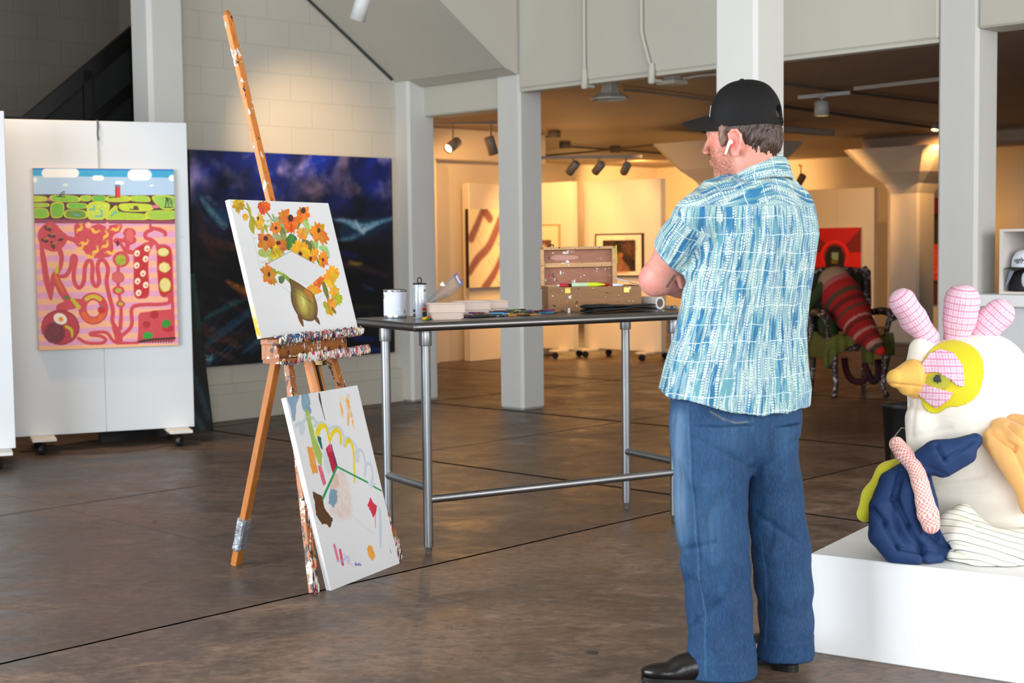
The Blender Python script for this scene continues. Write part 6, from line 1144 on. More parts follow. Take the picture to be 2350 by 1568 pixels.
    Hs.el(h(.085, 0, .01), (.07, .12, .075), HR, .012, 's')
    for g in (-1, 1): Hs.el(h(.034, g * .067, .026), (.013, .012, .030), HR, .008); Hs.el(h(.018, g * .070, .046), (.024, .012, .016), HR, .01)
    V, Q = Hs.mesh(); V = relax(V, Q, 1); N = normals(V, Q); L = (V - HO) @ HR.T; st = np.stack([L[:, 0] * 260 + L[:, 2] * 120, L[:, 1] * 200, (L[:, 2] - L[:, 0] * .7) * 28], -1); n = fbm(st, 3); V = V + N * (n * .011)[:, None] + hu * (-(np.clip(.02 - L[:, 2], 0, .1) * 1.6) * (fbm(st * .6 + 9, 2) + .15) * .7)[:, None]
    lt = np.clip((L[:, 0] - .010) / .02, 0, 1)[:, None]; col = np.array([.23, .15, .11]) * (1 - lt) + np.array([.48, .36, .30]) * lt + n[:, None] * (.36, .29, .25); soft_obj('hair', V, Q, attr_mat('hair_strands', .42, .3, 300), t, np.clip(col, .02, 1))
    # ---- cap
    C_ = Sdf(HO - .17, HO + .23, .0026); C_.el(h(-.021, 0, .064), (.107, .087, .125), HR, .004, e=2.35).cut(h(0, 0, .050), -(hu - hf * .05), .002).el(h(-.130, 0, .078), (.05, .034, .026), HR, .006, 's')
    V, Q = C_.mesh(); N = normals(V, Q); L = (V - HO) @ HR.T; V = relax(V, Q, 1, .3); an = np.arctan2(L[:, 1], L[:, 0] + .016); sm = np.minimum.reduce([np.abs((an - a + math.pi) % (2 * math.pi) - math.pi) for a in (.0, 1.05, 2.1, math.pi, -2.1, -1.05)]) * np.hypot(L[:, 1], L[:, 0] + .016); V = V - N * (np.exp(-(sm / .0022) ** 2) * .0012)[:, None] + N * (fbm(V * 25, 2) * .004)[:, None]
    fz = (N[Q].mean(1) @ hu); zq = (L[Q].mean(1)[:, 2]); keep = ~((fz < -.7) & (zq < .055)); ck = NT('cap_cloth'); v = ck.vec(); ck.bump(ck.noise(v, 420, 2), .4, .002); cmat = ck.out(ck.mix(ck.noise(v, 8), (.035, .032, .036), (.075, .068, .070)), .7, spec=.25)
    cap = soft_obj('cap', V, Q, cmat, t, keep=keep)
    b = MB(); n = 25; m_ = 9; vs = []
    for j in range(m_):
        for i in range(n):
            u = -1 + 2 * i / (n - 1); a = u * 1.12; rx, ry = .098, .080; x0, y0 = -.016 + rx * math.cos(a), ry * math.sin(a); v_ = j / (m_ - 1); ext = .092 * (max(0, 1 - abs(u) ** 4.5)) ** .45; x = x0 + ext * v_; y = y0 * (1 + .02 * v_); z = .098 - .044 * (y0 / .072) ** 2 - .014 * v_; vs.append(h(x, y, z))
    b.add(vs, [(j * n + i, j * n + i + 1, (j + 1) * n + i + 1, (j + 1) * n + i) for j in range(m_ - 1) for i in range(n - 1)], 0, True); o = b.build('cap_bill', simple('bill_cloth', (.12, .10, .095), .8, bump=.3, bscale=300, spec=.2), cap); sd = o.modifiers.new('s', 'SOLIDIFY'); sd.thickness = .0045; sd.offset = 0; sb = o.modifiers.new('b', 'SUBSURF'); sb.levels = sb.render_levels = 1
    b = MB(); b.ball(h(-.016, 0, .1895), (.008, .008, .004), T=Matrix([list(hf), list(hl), list(hu)]).transposed().to_4x4()); b.build('cap_button', cmat, cap)
    b = MB(); vs = [];
    for u in (-.42, -.21, 0, .21, .42):
        for z in (.088, .122):
            rz = (max(1e-3, 1 - (abs(z - .064) / .125) ** 2.35)) ** (1 / 2.35); vs.append(h(-.021 + (.107 * rz + .002) * math.cos(u), .087 * rz * math.sin(u) * 1.05, z))
    b.add(vs, [(2 * i, 2 * i + 2, 2 * i + 3, 2 * i + 1) for i in range(4)]); o = b.build('cap_patch', simple('patch_white', (.88, .88, .86), .6), cap); sd = o.modifiers.new('s', 'SOLIDIFY'); sd.thickness = .003; sd.offset = 0
    b = MB(); b.tube([h(-.021 - .1065 * math.cos(a), .0865 * math.sin(a), .056) for a in np.linspace(-.45, .45, 9)], .004, 6); b.tube([h(-.021 - .1065 * math.cos(a), .0865 * math.sin(a), .064) for a in np.linspace(-.45, .45, 9)], .003, 6); b.build('cap_strap', cmat, cap)
    # ---- earbud
    b = MB(); b.ball(h(.006, .086, .004), .0075); b.tube([h(.006, .091, .006), h(.010, .094, -.002), h(.022, .094, -.030)], [.0045, .0042, .0034], 10); b.build('wireless_earbud', simple('earbud_white', (.92, .92, .93), .2, bump=0), t)
    # ---- shirt
    S = Sdf((.30, 4.00, .72), (1.06, 4.84, 1.62), .0042)
    rows = [(420, 1628, 1822, .085), (445, 1602, 1850, .105), (480, 1596, 1864, .118), (540, 1588, 1872, .126), (600, 1579, 1866, .128), (700, 1567, 1851, .126), (760, 1556, 1846, .126), (830, 1535, 1850, .140), (900, 1517, 1857, .152), (968, 1508, 1852, .162)]
    tor = rings(rows, 4.31, bl, bf, 2.35); tl = S.op(tor, tor.lo, tor.hi, .01)
    sa = Sdf(S.lo, S.lo + (S.n - 1) * S.h, S.h)
    e1 = SL + (EL - SL) * .66; e2 = SR + (ER - SR) * .66
    S.rc(NB - (0, 0, .034), SL + (0, 0, -.002), .072, .066, .035).rc(NB - (0, 0, .034), SR + (0, 0, -.002), .072, .064, .035).rc(NB - (0, 0, .0) - bf * .010, NB - (0, 0, .10) - bf * .03, .078, .095, .03)
    S.chain([SL, SL * .5 + e1 * .5 - bf * 0, e1 + (EL - SL) * .15], [.066, .067, .068], .022).chain([SR, e2 + (ER - SR) * .15], [.068, .066], .022)
    dl = (EL - SL) / np.linalg.norm(EL - SL); dr = (ER - SR) / np.linalg.norm(ER - SR)
    def sleeve_cut(p, d, c0): S.op(lambda X, Y, Z: -np.minimum(((X - p[0]) * d[0] + (Y - p[1]) * d[1] + (Z - p[2]) * d[2]), .11 - np.sqrt((X - c0[0]) ** 2 + (Y - c0[1]) ** 2 + (Z - c0[2]) ** 2)), c0 - .13, c0 + .13, .002, 's')
    tilt = dl * .93 + np.array([-.28, 0, .0]) + np.array([0, -.12, 0]); tilt /= np.linalg.norm(tilt); c1 = e1 + dl * .045; sleeve_cut(P(1532, 597, 4.27), tilt, c1); c2 = e2 + dr * .045; sleeve_cut(e2, dr, c2)
    # hem: rises towards the front left
    hp = [(1512, 893), (1560, 928), (1640, 950), (1720, 962), (1790, 955), (1852, 940)]
    zb = .807; S.cut((.7, 4.3, zb + .0), (-.0, -.0, -1), .002) if False else None
    def hemfn(X, Y, Z):
        th = (X - .68) * bl[0] + (Y - 4.3) * bl[1]; fr = (X - .68) * bf[0] + (Y - 4.3) * bf[1]; zh = .803 + .052 * np.clip((th - .02) / .22, 0, 1) ** 1.5 + .040 * np.clip((fr + .05) / .2, 0, 1) + .010 * np.clip(-th / .25, 0, 1); return Z - zh
    hi = S.lo + S.n * S.h; S.op(lambda X, Y, Z: hemfn(X, Y, Z), (S.lo[0], S.lo[1], .70), (hi[0], hi[1], .93), .002, 's', 0)
    V, Q = S.mesh(); V = relax(V, Q, 2, .5); N = normals(V, Q)
    hq = V[Q].mean(1); nq = N[Q].mean(1); hv = hemfn(hq[:, 0], hq[:, 1], hq[:, 2]); keep = ~((nq[:, 2] < -.5) & (hv < .006)); keep &= ~(((nq @ tilt) > .8) & (np.linalg.norm(hq - c1, axis=1) < .12) & (np.abs((hq - P(1532, 597, 4.27)) @ tilt) < .008)); keep &= ~(((nq @ dr) > .8) & (np.linalg.norm(hq - c2, axis=1) < .12))
    # sleeve / yoke / body regions
    def sdist(a, b): ba = b - a; tt_ = np.clip(((V - a) @ ba) / (ba @ ba), 0, 1.2); return np.linalg.norm(V - a - tt_[:, None] * ba, axis=1), tt_
    dL, tL = sdist(SL, EL); dR, tR = sdist(SR, ER); cx, cy = tor.c(V[:, 2]); bx = (V[:, 0] - cx) * bl[0] + (V[:, 1] - cy) * bl[1]; by = (V[:, 0] - cx) * bf[0] + (V[:, 1] - cy) * bf[1]
    px, py = projv(V); torso_d = tor(V[:, 0], V[:, 1], V[:, 2])
    seam = (px - 1606) - (py - 470) * -.02; isL = (dL < .082) & (tL > .0) & ((px < 1600 - (py - 440) * .13) | (torso_d > .006)) & (bx > .12); isR = (dR < .08) & (bx < -.19) & (torso_d > .004)
    yoke = (V[:, 2] > 1.418 - .03 * np.clip(bx / .2, -1, 1) * 0) & ~isL & ~isR & (by < .05)
    th = np.arctan2(bx, -by); pat = np.stack([th * .19, V[:, 2] * 1.0, np.zeros(len(V))], -1); pat[:, 0] += .10 * np.clip(V[:, 2] - 1.0, 0, 1) * np.clip(bx * 3, -1, 1)
    pat[yoke] = np.stack([V[:, 2] * 1.15 + np.abs(bx) * .35 + 3, bx * .9, th * 0], -1)[yoke]
    q = np.cross(dl, [0, 0, 1.]); q /= np.linalg.norm(q); q2 = np.cross(dl, q); ang = np.arctan2((V - SL) @ q, (V - SL) @ q2); pat[isL] = np.stack([ang * .075 + 7, (V - SL) @ dl, ang * 0], -1)[isL]; pat[isR] = np.stack([ang * .07 + 11, (V - SR) @ dr, ang * 0], -1)[isR]
    # drape and folds
    n1 = fbm(np.stack([th * 4.2, V[:, 2] * 3.2, bx * 0], -1), 3); n2 = fbm(V * (9, 9, 5) + 3, 3); fold = n1 * .018 + n2 * .012
    low = np.clip((1.25 - V[:, 2]) / .4, 0, 1); fold += low * np.sin(th * 9 + fbm(V * 6, 2) * 5) * .0035
    arm = np.array(P(1585, 560, 4.2)); r_ = np.linalg.norm(V - arm, axis=1); u = (V - arm) @ np.array([.50, -.05, -.86]) * 1.0; fold += np.exp(-(r_ / .13) ** 2) * np.sin(((V - arm) @ np.array([.78, 0, .62])) * 95 + n2 * 6) * .004
    for (ax1, ay1), (bx1, by1), am in (((1602, 470), (1586, 610), -.010), ((1640, 560), (1590, 618), -.006), ((1660, 470), (1800, 440), -.003), ((1718, 430), (1712, 560), .004), ((1560, 780), (1640, 700), -.004), ((1800, 620), (1850, 560), -.004), ((1760, 740), (1845, 700), -.003)):
        ab = np.array([bx1 - ax1, by1 - ay1.__float__()]); tt_ = np.clip(((px - ax1) * ab[0] + (py - ay1) * ab[1]) / (ab @ ab), 0, 1); dd = np.hypot(px - ax1 - ab[0] * tt_, py - ay1 - ab[1] * tt_); fold += am * np.exp(-(dd / 9) ** 2) * (V[:, 1] < 4.42)
    sh = (isL | isR); fold = np.where(sh, fold * .5 + fbm(pat * (30, 12, 1), 2) * .006, fold); yd = V[:, 2] - 1.418; fold += np.where(~sh & (by < .05), -.0016 * np.exp(-(yd / .004) ** 2) + .0012 * (yd > 0), 0)
    V = V + N * fold[:, None]
    def shirt_mat():
        s = NT('patterned_shirt_cotton'); v0 = s.n('Attribute', attribute_name='pat').outputs['Vector']; wn = s.n('TexNoise', Scale=9, Detail=2); s.l(v0, wn.inputs['Vector']); wv = s.n('VectorMath', operation='MULTIPLY_ADD'); s.l(wn.outputs['Color'], wv.inputs[0]); wv.inputs[1].default_value = (.016, .010, 0); s.l(v0, wv.inputs[2]); v = wv.outputs[0]
        mp = s.n('Mapping'); mp.inputs['Rotation'].default_value = (0, 0, math.pi / 2); s.l(v, mp.inputs[0]); mv = mp.outputs[0]
        def sn(sx, sy, sc_, off, det=2): m_ = s.n('Mapping'); m_.inputs['Scale'].default_value = (sx, sy, 1); m_.inputs['Location'].default_value = (off, off * .7, 0); s.l(v, m_.inputs[0]); return s.noise(m_.outputs[0], sc_, det, .5)
        base = s.mix(s.ramp(sn(60, 5, 1, 3), [(.45, 0), (.52, 1.)]), (.12, .39, .54), (.36, .58, .63)); base = s.mix(s.ramp(sn(75, 6, 1, 19), [(.54, 0), (.58, 1.)]), base, (.12, .44, .62))
        dash = None
        for (bw, rh, mo, off, th_, seed) in ((.0046, .0115, .0014, .0, .44, 1), (.0085, .0072, .0015, .37, .53, 5), (.0030, .0150, .0012, .71, .58, 9)):
            br = s.n('TexBrick', offset=.37, offset_frequency=2, squash=1.7, squash_frequency=3); s.l(mv, br.inputs[0]); br.inputs['Scale'].default_value = 1; br.inputs['Brick Width'].default_value = bw; br.inputs['Row Height'].default_value = rh; br.inputs['Mortar Size'].default_value = mo; br.inputs['Mortar Smooth'].default_value = .25
            inv = s.math('SUBTRACT', 1, br.outputs['Fac'], True); msk = s.ramp(sn(70, 10, 1, off * 30 + seed), [(th_ - .02, 0.), (th_ + .02, 1.)]); d_ = s.math('MULTIPLY', inv, msk); dash = d_ if dash is None else s.math('MAXIMUM', dash, d_)
        streak = s.ramp(sn(52, 7, 1, 40), [(.575, 0), (.61, 1.)]); dash = s.math('MULTIPLY', dash, s.math('SUBTRACT', 1, streak, True))
        cream = s.mix(sn(30, 30, 1, 8), (.83, .86, .80), (.66, .76, .75)); c = s.mix(dash, base, cream)
        sp = s.n('SeparateXYZ'); s.l(v, sp.inputs[0]); fr = s.math('FRACT', s.math('DIVIDE', s.math('ADD', sp.outputs[1], s.math('MULTIPLY', sn(8, 8, 1, 2), .03)), .052)); ln = s.math('MULTIPLY', s.math('LESS_THAN', fr, .035), s.ramp(sn(14, 9, 1, 77), [(.42, 0.), (.48, 1.)])); c = s.mix(s.math('MULTIPLY', ln, .85), c, (.84, .89, .88))
        s.bump(s.noise(s.vec(), 700, 2), .12, .0008); s.b.inputs['Sheen Weight'].default_value = .1; return s.out(c, .78)
    SM = shirt_mat(); shirt = soft_obj('shirt', V, Q, SM, t, pat=pat, keep=keep); sd = shirt.modifiers.new('s', 'SOLIDIFY'); sd.thickness = .0022; sd.offset = -1
    # collar
    b = MB(); n = 48; vs = []; nc = NB + np.array([-.004, -.022, 0]); prof = [(.072, .010, 0), (.073, .048, 0), (.079, .052, 0), (.085, .036, 0), (.096, .006, 0), (.101, -.010, 0), (.094, -.012, 0)]; pt = []
    for r_0, z0, _ in prof:
        for i in range(n):
            a = 2 * math.pi * i / n; fx, fy = math.cos(a), math.sin(a); k = (1 + fx) / 2; z = z0 - .012 - .075 * k ** 1.2 - .004 * fy; x = r_0 * (1.0 + .30 * k) * fx; y = r_0 * (1.0 + .05 * k) * fy; vs.append(nc + bf * (x - .012) + bl * (y + .006 * k) + np.array([0, 0, z])); pt.append((z0 * 1.2 + 5, a * .08, 0))
    m_ = len(prof); b.add(vs, [(j * n + i, j * n + (i + 1) % n, (j + 1) * n + (i + 1) % n, (j + 1) * n + i) for j in range(m_ - 1) for i in range(n)], 0, True); o = b.build('collar', SM, shirt); at = o.data.attributes.new('pat', 'FLOAT_VECTOR', 'POINT'); at.data.foreach_set('vector', np.array(pt, np.float32).ravel()); sb = o.modifiers.new('b', 'SUBSURF'); sb.levels = sb.render_levels = 1
    # ---- jeans
    J = Sdf((.36, 4.02, .02), (1.02, 4.60, .96), .0046); sv = (.987, -.16, 0); dv_ = (.16, .987, 0)
    hip = rings([(1085, 1590, 1800, .07), (1040, 1560, 1820, .10), (1010, 1545, 1832, .112), (960, 1541, 1838, .116), (900, 1545, 1832, .112), (860, 1550, 1825, .10)], 4.30, bl, bf, 2.3); J.op(hip, hip.lo, hip.hi, .01)
    lL = rings([(1552, 1577, 1732, .098), (1500, 1577, 1731, .096), (1450, 1581, 1728, .092), (1400, 1574, 1727, .090), (1330, 1565, 1724, .090), (1260, 1558, 1719, .093), (1200, 1551, 1715, .098), (1100, 1544, 1718, .108), (1040, 1541, 1722, .110), (970, 1541, 1735, .104)], 4.235, sv, dv_, 2.4)
    lR = rings([(1506, 1738, 1867, .092), (1450, 1744, 1866, .090), (1400, 1738, 1864, .088), (1330, 1729, 1861, .088), (1260, 1723, 1856, .090), (1200, 1719, 1849, .093), (1100, 1712, 1836, .102), (1040, 1706, 1832, .106), (970, 1700, 1836, .10)], 4.315, sv, dv_, 2.4)
    J.op(lL, lL.lo, lL.hi, .012).op(lR, lR.lo, lR.hi, .008)
    V, Q = J.mesh(); V = relax(V, Q, 2, .5); N = normals(V, Q); px, py = projv(V); nq = N[Q].mean(1); vq = V[Q].mean(1); keep = ~((np.abs(nq[:, 2]) > .75) & ((vq[:, 2] < .09) | (vq[:, 2] > .84)))
    lz = V[:, 2]; left = px < 1725 - (py - 1100) * .0; n1 = fbm(V * (11, 11, 4.5), 3); f = n1 * .016 + fbm(V * (20, 20, 8), 2) * .008
    for z0, sp_, am, ph_ in ((.60, .10, .0035, 0), (.42, .09, .003, 1.3), (.20, .12, .003, .5)): f += am * np.exp(-((lz - z0) / sp_) ** 2) * np.sin((lz * 1.0 + (V[:, 0] - .7) * .8 * np.where(left, 1, -1)) * 42 + ph_ + n1 * 16)
    for (a_, b_, am, wd) in (((1728, 960), (1724, 1050), -.006, 10), ((1722, 1075), (1600, 1010), -.004, 9), ((1725, 1075), (1830, 1010), -.005, 8), ((1735, 1180), (1830, 1245), -.005, 8), ((1560, 1265), (1640, 1250), -.005, 8), ((1660, 1080), (1590, 1330), -.004, 14), ((1640, 1300), (1700, 1480), .004, 16), ((1590, 1440), (1660, 1380), -.004, 9), ((1655, 952), (1690, 968), .002, 5)):
        ab = np.array([b_[0] - a_[0], b_[1] - a_[1]], float); tt_ = np.clip(((px - a_[0]) * ab[0] + (py - a_[1]) * ab[1]) / (ab @ ab), 0, 1); dd = np.hypot(px - a_[0] - ab[0] * tt_, py - a_[1] - ab[1] * tt_); f += am * np.exp(-(dd / wd) ** 2)
    hz = np.where(left, .052, .085); f += np.where(lz < hz + .028, .0022, 0) + .004 * np.exp(-((lz - hz - .05) / .05) ** 2) * fbm(V * 16, 2) * 2; V2 = V + N * f[:, None]
    col = np.ones((len(V), 3)) * (.03, .20, .355); edge_sheen = np.exp(-((px - 1556) / 24) ** 2) * np.clip((py - 915) / 40, 0, 1) * np.clip((1330 - py) / 160, 0, 1); fade2 = np.exp(-((px - 1640) / 50) ** 2 - ((py - 1190) / 120) ** 2) * .35 + np.exp(-((px - 1680) / 60) ** 2 - ((py - 1000) / 50) ** 2) * .25 + np.exp(-((px - 1800) / 40) ** 2 - ((py - 1010) / 50) ** 2) * .22  # left outer edge: light sheen painted into the denim as pale colour
    wk = np.clip(n1 * 3, -.3, .6) * .25; k = np.clip(edge_sheen * .75 + fade2 + wk * .6, 0, 1)[:, None]; col = col * (1 - k) + np.array([.46, .55, .66]) * k; col[:, :] *= (1 - .0 * left)[:, None]
    def ln_(pts, wd, c_, al):
        nonlocal col
        for (a_, b_) in zip(pts[:-1], pts[1:]): ab = np.array([b_[0] - a_[0], b_[1] - a_[1]], float); tt_ = np.clip(((px - a_[0]) * ab[0] + (py - a_[1]) * ab[1]) / (ab @ ab), 0, 1); dd = np.hypot(px - a_[0] - ab[0] * tt_, py - a_[1] - ab[1] * tt_); m_ = (np.clip((wd - dd) / 2 + .5, 0, 1) * al * (V[:, 1] < 4.34))[:, None]; col = col * (1 - m_) + np.array(c_) * m_
    ln_([(1577, 930), (1583, 1060), (1596, 1220), (1603, 1330), (1618, 1410), (1620, 1550)], 1.8, (.30, .44, .58), .5); ln_([(1583, 930), (1589, 1060), (1602, 1220), (1609, 1330), (1624, 1410)], 2.4, (.05, .16, .30), .6); ln_([(1630, 945), (1660, 962), (1690, 972), (1716, 968)], 2.2, (.50, .46, .44), .8); ln_([(1745, 1230), (1757, 1330), (1757, 1480)], 2, (.30, .42, .54), .5); ln_([(1728, 955), (1729, 990)], 4, (.20, .36, .50), .6)
    jm = NT('blue_denim'); a_ = jm.n('Attribute', attribute_name='col'); v = jm.vec('Object', (1, 1, .18)); n_ = jm.noise(v, 330, 3, .7); n3 = jm.noise(jm.vec('Object', (1, 1, .10)), 60, 4, .6); c = jm.mix(jm.ramp(n_, [(.45, 0), (.78, .30)]), a_.outputs['Color'], (.28, .47, .63)); c = jm.mix(jm.ramp(n3, [(.3, .45), (.55, 0)]), c, (.05, .17, .30)); jm.bump(jm.noise(jm.vec(), 600, 2), .15, .001)
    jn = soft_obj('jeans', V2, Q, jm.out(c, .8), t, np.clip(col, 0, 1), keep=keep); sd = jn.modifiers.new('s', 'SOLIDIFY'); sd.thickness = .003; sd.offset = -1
    # ---- boots
    leather = NT('black_leather'); lm = leather.out(leather.mix(leather.noise(leather.vec(), 20), (.045, .040, .042), (.085, .075, .075)), .24); leather.bump(leather.noise(leather.vec(), 90, 3), .2, .002)
    for hx, d in ((G(1654, 1592) + Vector((.01, .085, 0)), np.array([-.985, .12, 0])), (G(1806, 1548) + Vector((0, .055, 0)), np.array([-.72, .69, 0]))):
        d = d / np.linalg.norm(d); sd_ = np.array([-d[1], d[0], 0]); o = np.array(hx) + (0, 0, 0); q = lambda x, y, z: o + d * x + sd_ * y + np.array([0, 0, z]); R = np.stack([d, sd_, [0, 0, 1]])
        Bt = Sdf(np.minimum(q(-.1, 0, 0), q(.3, 0, 0)) - (.08, .08, .01), np.maximum(q(-.1, 0, .22), q(.3, 0, .22)) + .08, .004)
        Bt.rc(q(-.002, 0, .075), q(.0, 0, .115), .038, .038, .01).rc(q(-.005, 0, .060), q(.11, 0, .045), .040, .036, .03).el(q(.155, 0, .036), (.080, .044, .028), R, .03).el(q(.055, 0, .058), (.08, .038, .040), R, .03).el(q(-.012, 0, .05), (.042, .038, .04), R, .02); Bt.cut(q(0, 0, .021), (0, 0, -1), .002)
        V, Q = Bt.mesh(); V = relax(V, Q, 1); boot = soft_obj('boot', V, Q, lm, t)
        b = MB(); P_ = []
        for i in range(36):
            a = 2 * math.pi * i / 36; x = .092 + .142 * math.cos(a); w_ = .040 + .010 * math.cos(a) * (1 if math.cos(a) > 0 else .2) - .006 * math.exp(-((x - .06) / .03) ** 2); P_.append((x, w_ * (abs(math.sin(a)) ** .75) * (1 if math.sin(a) > 0 else -1)))
        b.prism([q(x, y, .012) for x, y in P_], (0, 0, .011)); hp_ = [(x, y) for x, y in P_ if x < .025]; b.prism([q(x, y, 0) for x, y in sorted(P_, key=lambda p_: math.atan2(p_[1], p_[0] + .01)) if x < .025], (0, 0, .013)); b.prism([q(.06 + (x - .06) * .98, y * .97, 0) for x, y in P_ if x > .075], (0, 0, .013)); b.build('boot_sole', simple('black_sole', (.05, .045, .045), .45), boot)
man()
# ================================================================ plinth and bird figure
M_pl = NT('plinth_white'); _v = M_pl.vec('Object', (3, 3, 26)); M_pl.bump(M_pl.noise(_v, 5, 4), .10, .002); M_plm = M_pl.out(M_pl.mix(M_pl.noise(M_pl.vec(), 3), (.90, .90, .90), (.95, .95, .95)), .45)
pa0 = G(1858, 1496.5); pb0 = G(2200, 1549); pe = (pb0 - pa0).normalized(); pn = Vector((-pe.y, pe.x, 0)); PZ = .318
PLT = frame(pa0, pe, pn)
b = MB(PLT); b.box((0, 0, 0), (1.25, .78, PZ), 0, .003); tag(b.build('display_plinth', M_plm, origin=pa0), 'low white painted plinth carrying the stuffed bird', 'plinth')
def bird():
    P = lambda px, py, y: np.array(D(px, py, y)); YB = 4.62; base = D(2260, 1330, YB); base.z = PZ
    t = thing('stuffed_bird_sculpture', base, 'large sewn cloth bird with pink comb and yellow eye patch, sitting on the white plinth', 'soft sculpture')
    def cloth(name, c, c2=None, sc_=6, sheen=.15):
        m = NT(name); n = m.noise(m.vec(), sc_, 4); c = np.array(c); col = m.mix(n, tuple(c * .95), tuple(np.clip(c * 1.04, 0, 1))); m.b.inputs['Sheen Weight'].default_value = sheen; m.bump(m.math('ADD', m.noise(m.vec(), 420, 2), m.math('MULTIPLY', m.noise(m.vec(), 14, 3, .6, 1.2), 3)), .25, .003); return m.out(col, .75)
    def plaid():
        m = NT('pink_tweed'); a = m.n('Attribute', attribute_name='pat').outputs['Vector']; sx = m.n('SeparateXYZ'); m.l(a, sx.inputs[0]); n = m.noise(a, 180, 3, .7); f = lambda ax, per, w_, nn: m.math('LESS_THAN', m.math('ABSOLUTE', m.math('SUBTRACT', m.math('FRACT', m.math('DIVIDE', m.math('ADD', sx.outputs[ax], m.math('MULTIPLY', n, nn)), per)), .5)), w_)
        c = m.mix(n, (.96, .80, .86), (.93, .66, .78)); c = m.mix(m.math('MULTIPLY', f(0, .0085, .20, .004), .55), c, (.97, .92, .93)); c = m.mix(m.math('MULTIPLY', f(1, .021, .09, .006), .7), c, (.88, .46, .64)); c = m.mix(m.math('MULTIPLY', f(0, .0170, .09, .004), .5), c, (.88, .54, .68)); c = m.mix(m.math('MULTIPLY', f(1, .0105, .08, .005), .45), c, (.95, .93, .92)); m.bump(n, .5, .004); return m.out(c, .85)
    def checks():
        m = NT('red_checked_cotton'); a = m.n('Attribute', attribute_name='pat').outputs['Vector']; ck = m.n('TexChecker', Scale=1); mp = m.n('Mapping'); mp.inputs['Scale'].default_value = (150, 150, 1); m.l(a, mp.inputs[0]); m.l(mp.outputs[0], ck.inputs[0]); ck2 = m.n('TexChecker', Scale=3.0); m.l(mp.outputs[0], ck2.inputs[0]); c = m.mix(ck.outputs['Fac'], (.96, .86, .82), m.mix(ck2.outputs['Fac'], (.88, .42, .40), (.93, .70, .66))); return m.out(c, .8)
    def stripes():
        m = NT('striped_ticking'); a = m.n('Attribute', attribute_name='pat').outputs['Vector']; sx = m.n('SeparateXYZ'); m.l(a, sx.inputs[0]); q = m.math('ADD', sx.outputs[1], m.math('MULTIPLY', m.noise(a, 5, 2), .012)); f = m.math('LESS_THAN', m.math('FRACT', m.math('DIVIDE', q, .029)), .10); return m.out(m.mix(m.math('MULTIPLY', f, .85), (.90, .89, .83), (.30, .33, .32)), .8)
    WH, NV, MU, LM, YL, OC = cloth('white_satin', (.94, .91, .86)), cloth('navy_linen', (.02, .175, .36), sheen=.0), cloth('mustard_cotton', (.90, .68, .40)), cloth('lime_cotton', (.78, .76, .12)), cloth('yellow_satin', (.86, .80, .07)), cloth('pale_orange_satin', (.96, .74, .36)); PK, CH, ST = plaid(), checks(), stripes()
    def mk(name, fn, lo, hi, mat, par=t, res=.005, wr=.0, wsc=12, patf=None, it=1, clipz=True, creases=()):
        S = Sdf(np.array(lo) - .03, np.array(hi) + .03, res); fn(S)
        if clipz: S.cut((0, 0, PZ + .002), (0, 0, -1), .003)
        V, Q = S.mesh(); V = relax(V, Q, it); N = normals(V, Q); f = np.zeros(len(V)); 
        if wr: f += fbm(V * wsc, 3) * wr
        px, py = projv(V)
        for (a_, b_, am, wd) in creases:
            ab = np.array([b_[0] - a_[0], b_[1] - a_[1]], float); tt_ = np.clip(((px - a_[0]) * ab[0] + (py - a_[1]) * ab[1]) / (ab @ ab), 0, 1); dd = np.hypot(px - a_[0] - ab[0] * tt_, py - a_[1] - ab[1] * tt_); f += am * np.exp(-(dd / wd) ** 2) * (N[:, 1] < .3)
        V = V + N * f[:, None]; V[:, 2] = np.maximum(V[:, 2], PZ + .001) if clipz else V[:, 2]; return soft_obj(name, V, Q, mat, par, pat=patf(V, N) if patf else None)
    # body and head
    def body(S):
        S.el(P(2225, 900, 4.66), (.190, .150, .160), None, .01).el(P(2175, 870, 4.64), (.115, .10, .12), None, .06).el(P(2262, 850, 4.66), (.125, .12, .115), None, .06).el(P(2245, 980, 4.68), (.215, .17, .14), None, .08).el(P(2270, 1120, 4.70), (.245, .20, .19), None, .07).el(P(2290, 1240, 4.70), (.29, .22, .17), None, .06)
        S.rc(P(2110, 800, 4.63), P(2110, 850, 4.63), .035, .045, .04).rc(P(2108, 960, 4.60), P(2115, 1010, 4.60), .045, .05, .04)
    cr = [((2090, 1005), (2180, 985), -.004, 7), ((2070, 925), (2130, 935), -.006, 8), ((2125, 1110), (2260, 1090), -.005, 6), ((2130, 1130), (2270, 1125), -.004, 5), ((2150, 800), (2170, 840), -.002, 4), ((2290, 790), (2320, 900), -.002, 4), ((2100, 915), (2090, 1000), -.004, 6)]
    mk('bird_body', body, P(2030, 1340, 4.4), P(2520, 770, 5.0), WH, wr=.012, wsc=9, creases=cr, it=2)
    # beak
    mk('beak', lambda S: S.rc(P(2092, 864, 4.60), P(2056, 868, 4.585), .056, .030, .01).rc(P(2094, 888, 4.60), P(2082, 892, 4.59), .040, .022, .02), P(2020, 930, 4.45), P(2130, 800, 4.72), OC, res=.004, wr=.006, clipz=False, creases=(((2035, 880), (2115, 888), -.004, 3),))
    # comb
    def combf(a, b, ra, rb):
        a = np.array(a); b = np.array(b); d = (b - a) / np.linalg.norm(b - a); q = np.cross(d, [0, 1, 0]); q /= np.linalg.norm(q); q2 = np.cross(d, q)
        return (lambda S: S.rc(a, b, ra, rb, .005)), (lambda V, N: np.stack([np.arctan2((V - a) @ q, (V - a) @ q2) * rb, (V - a) @ d, np.zeros(len(V))], -1))
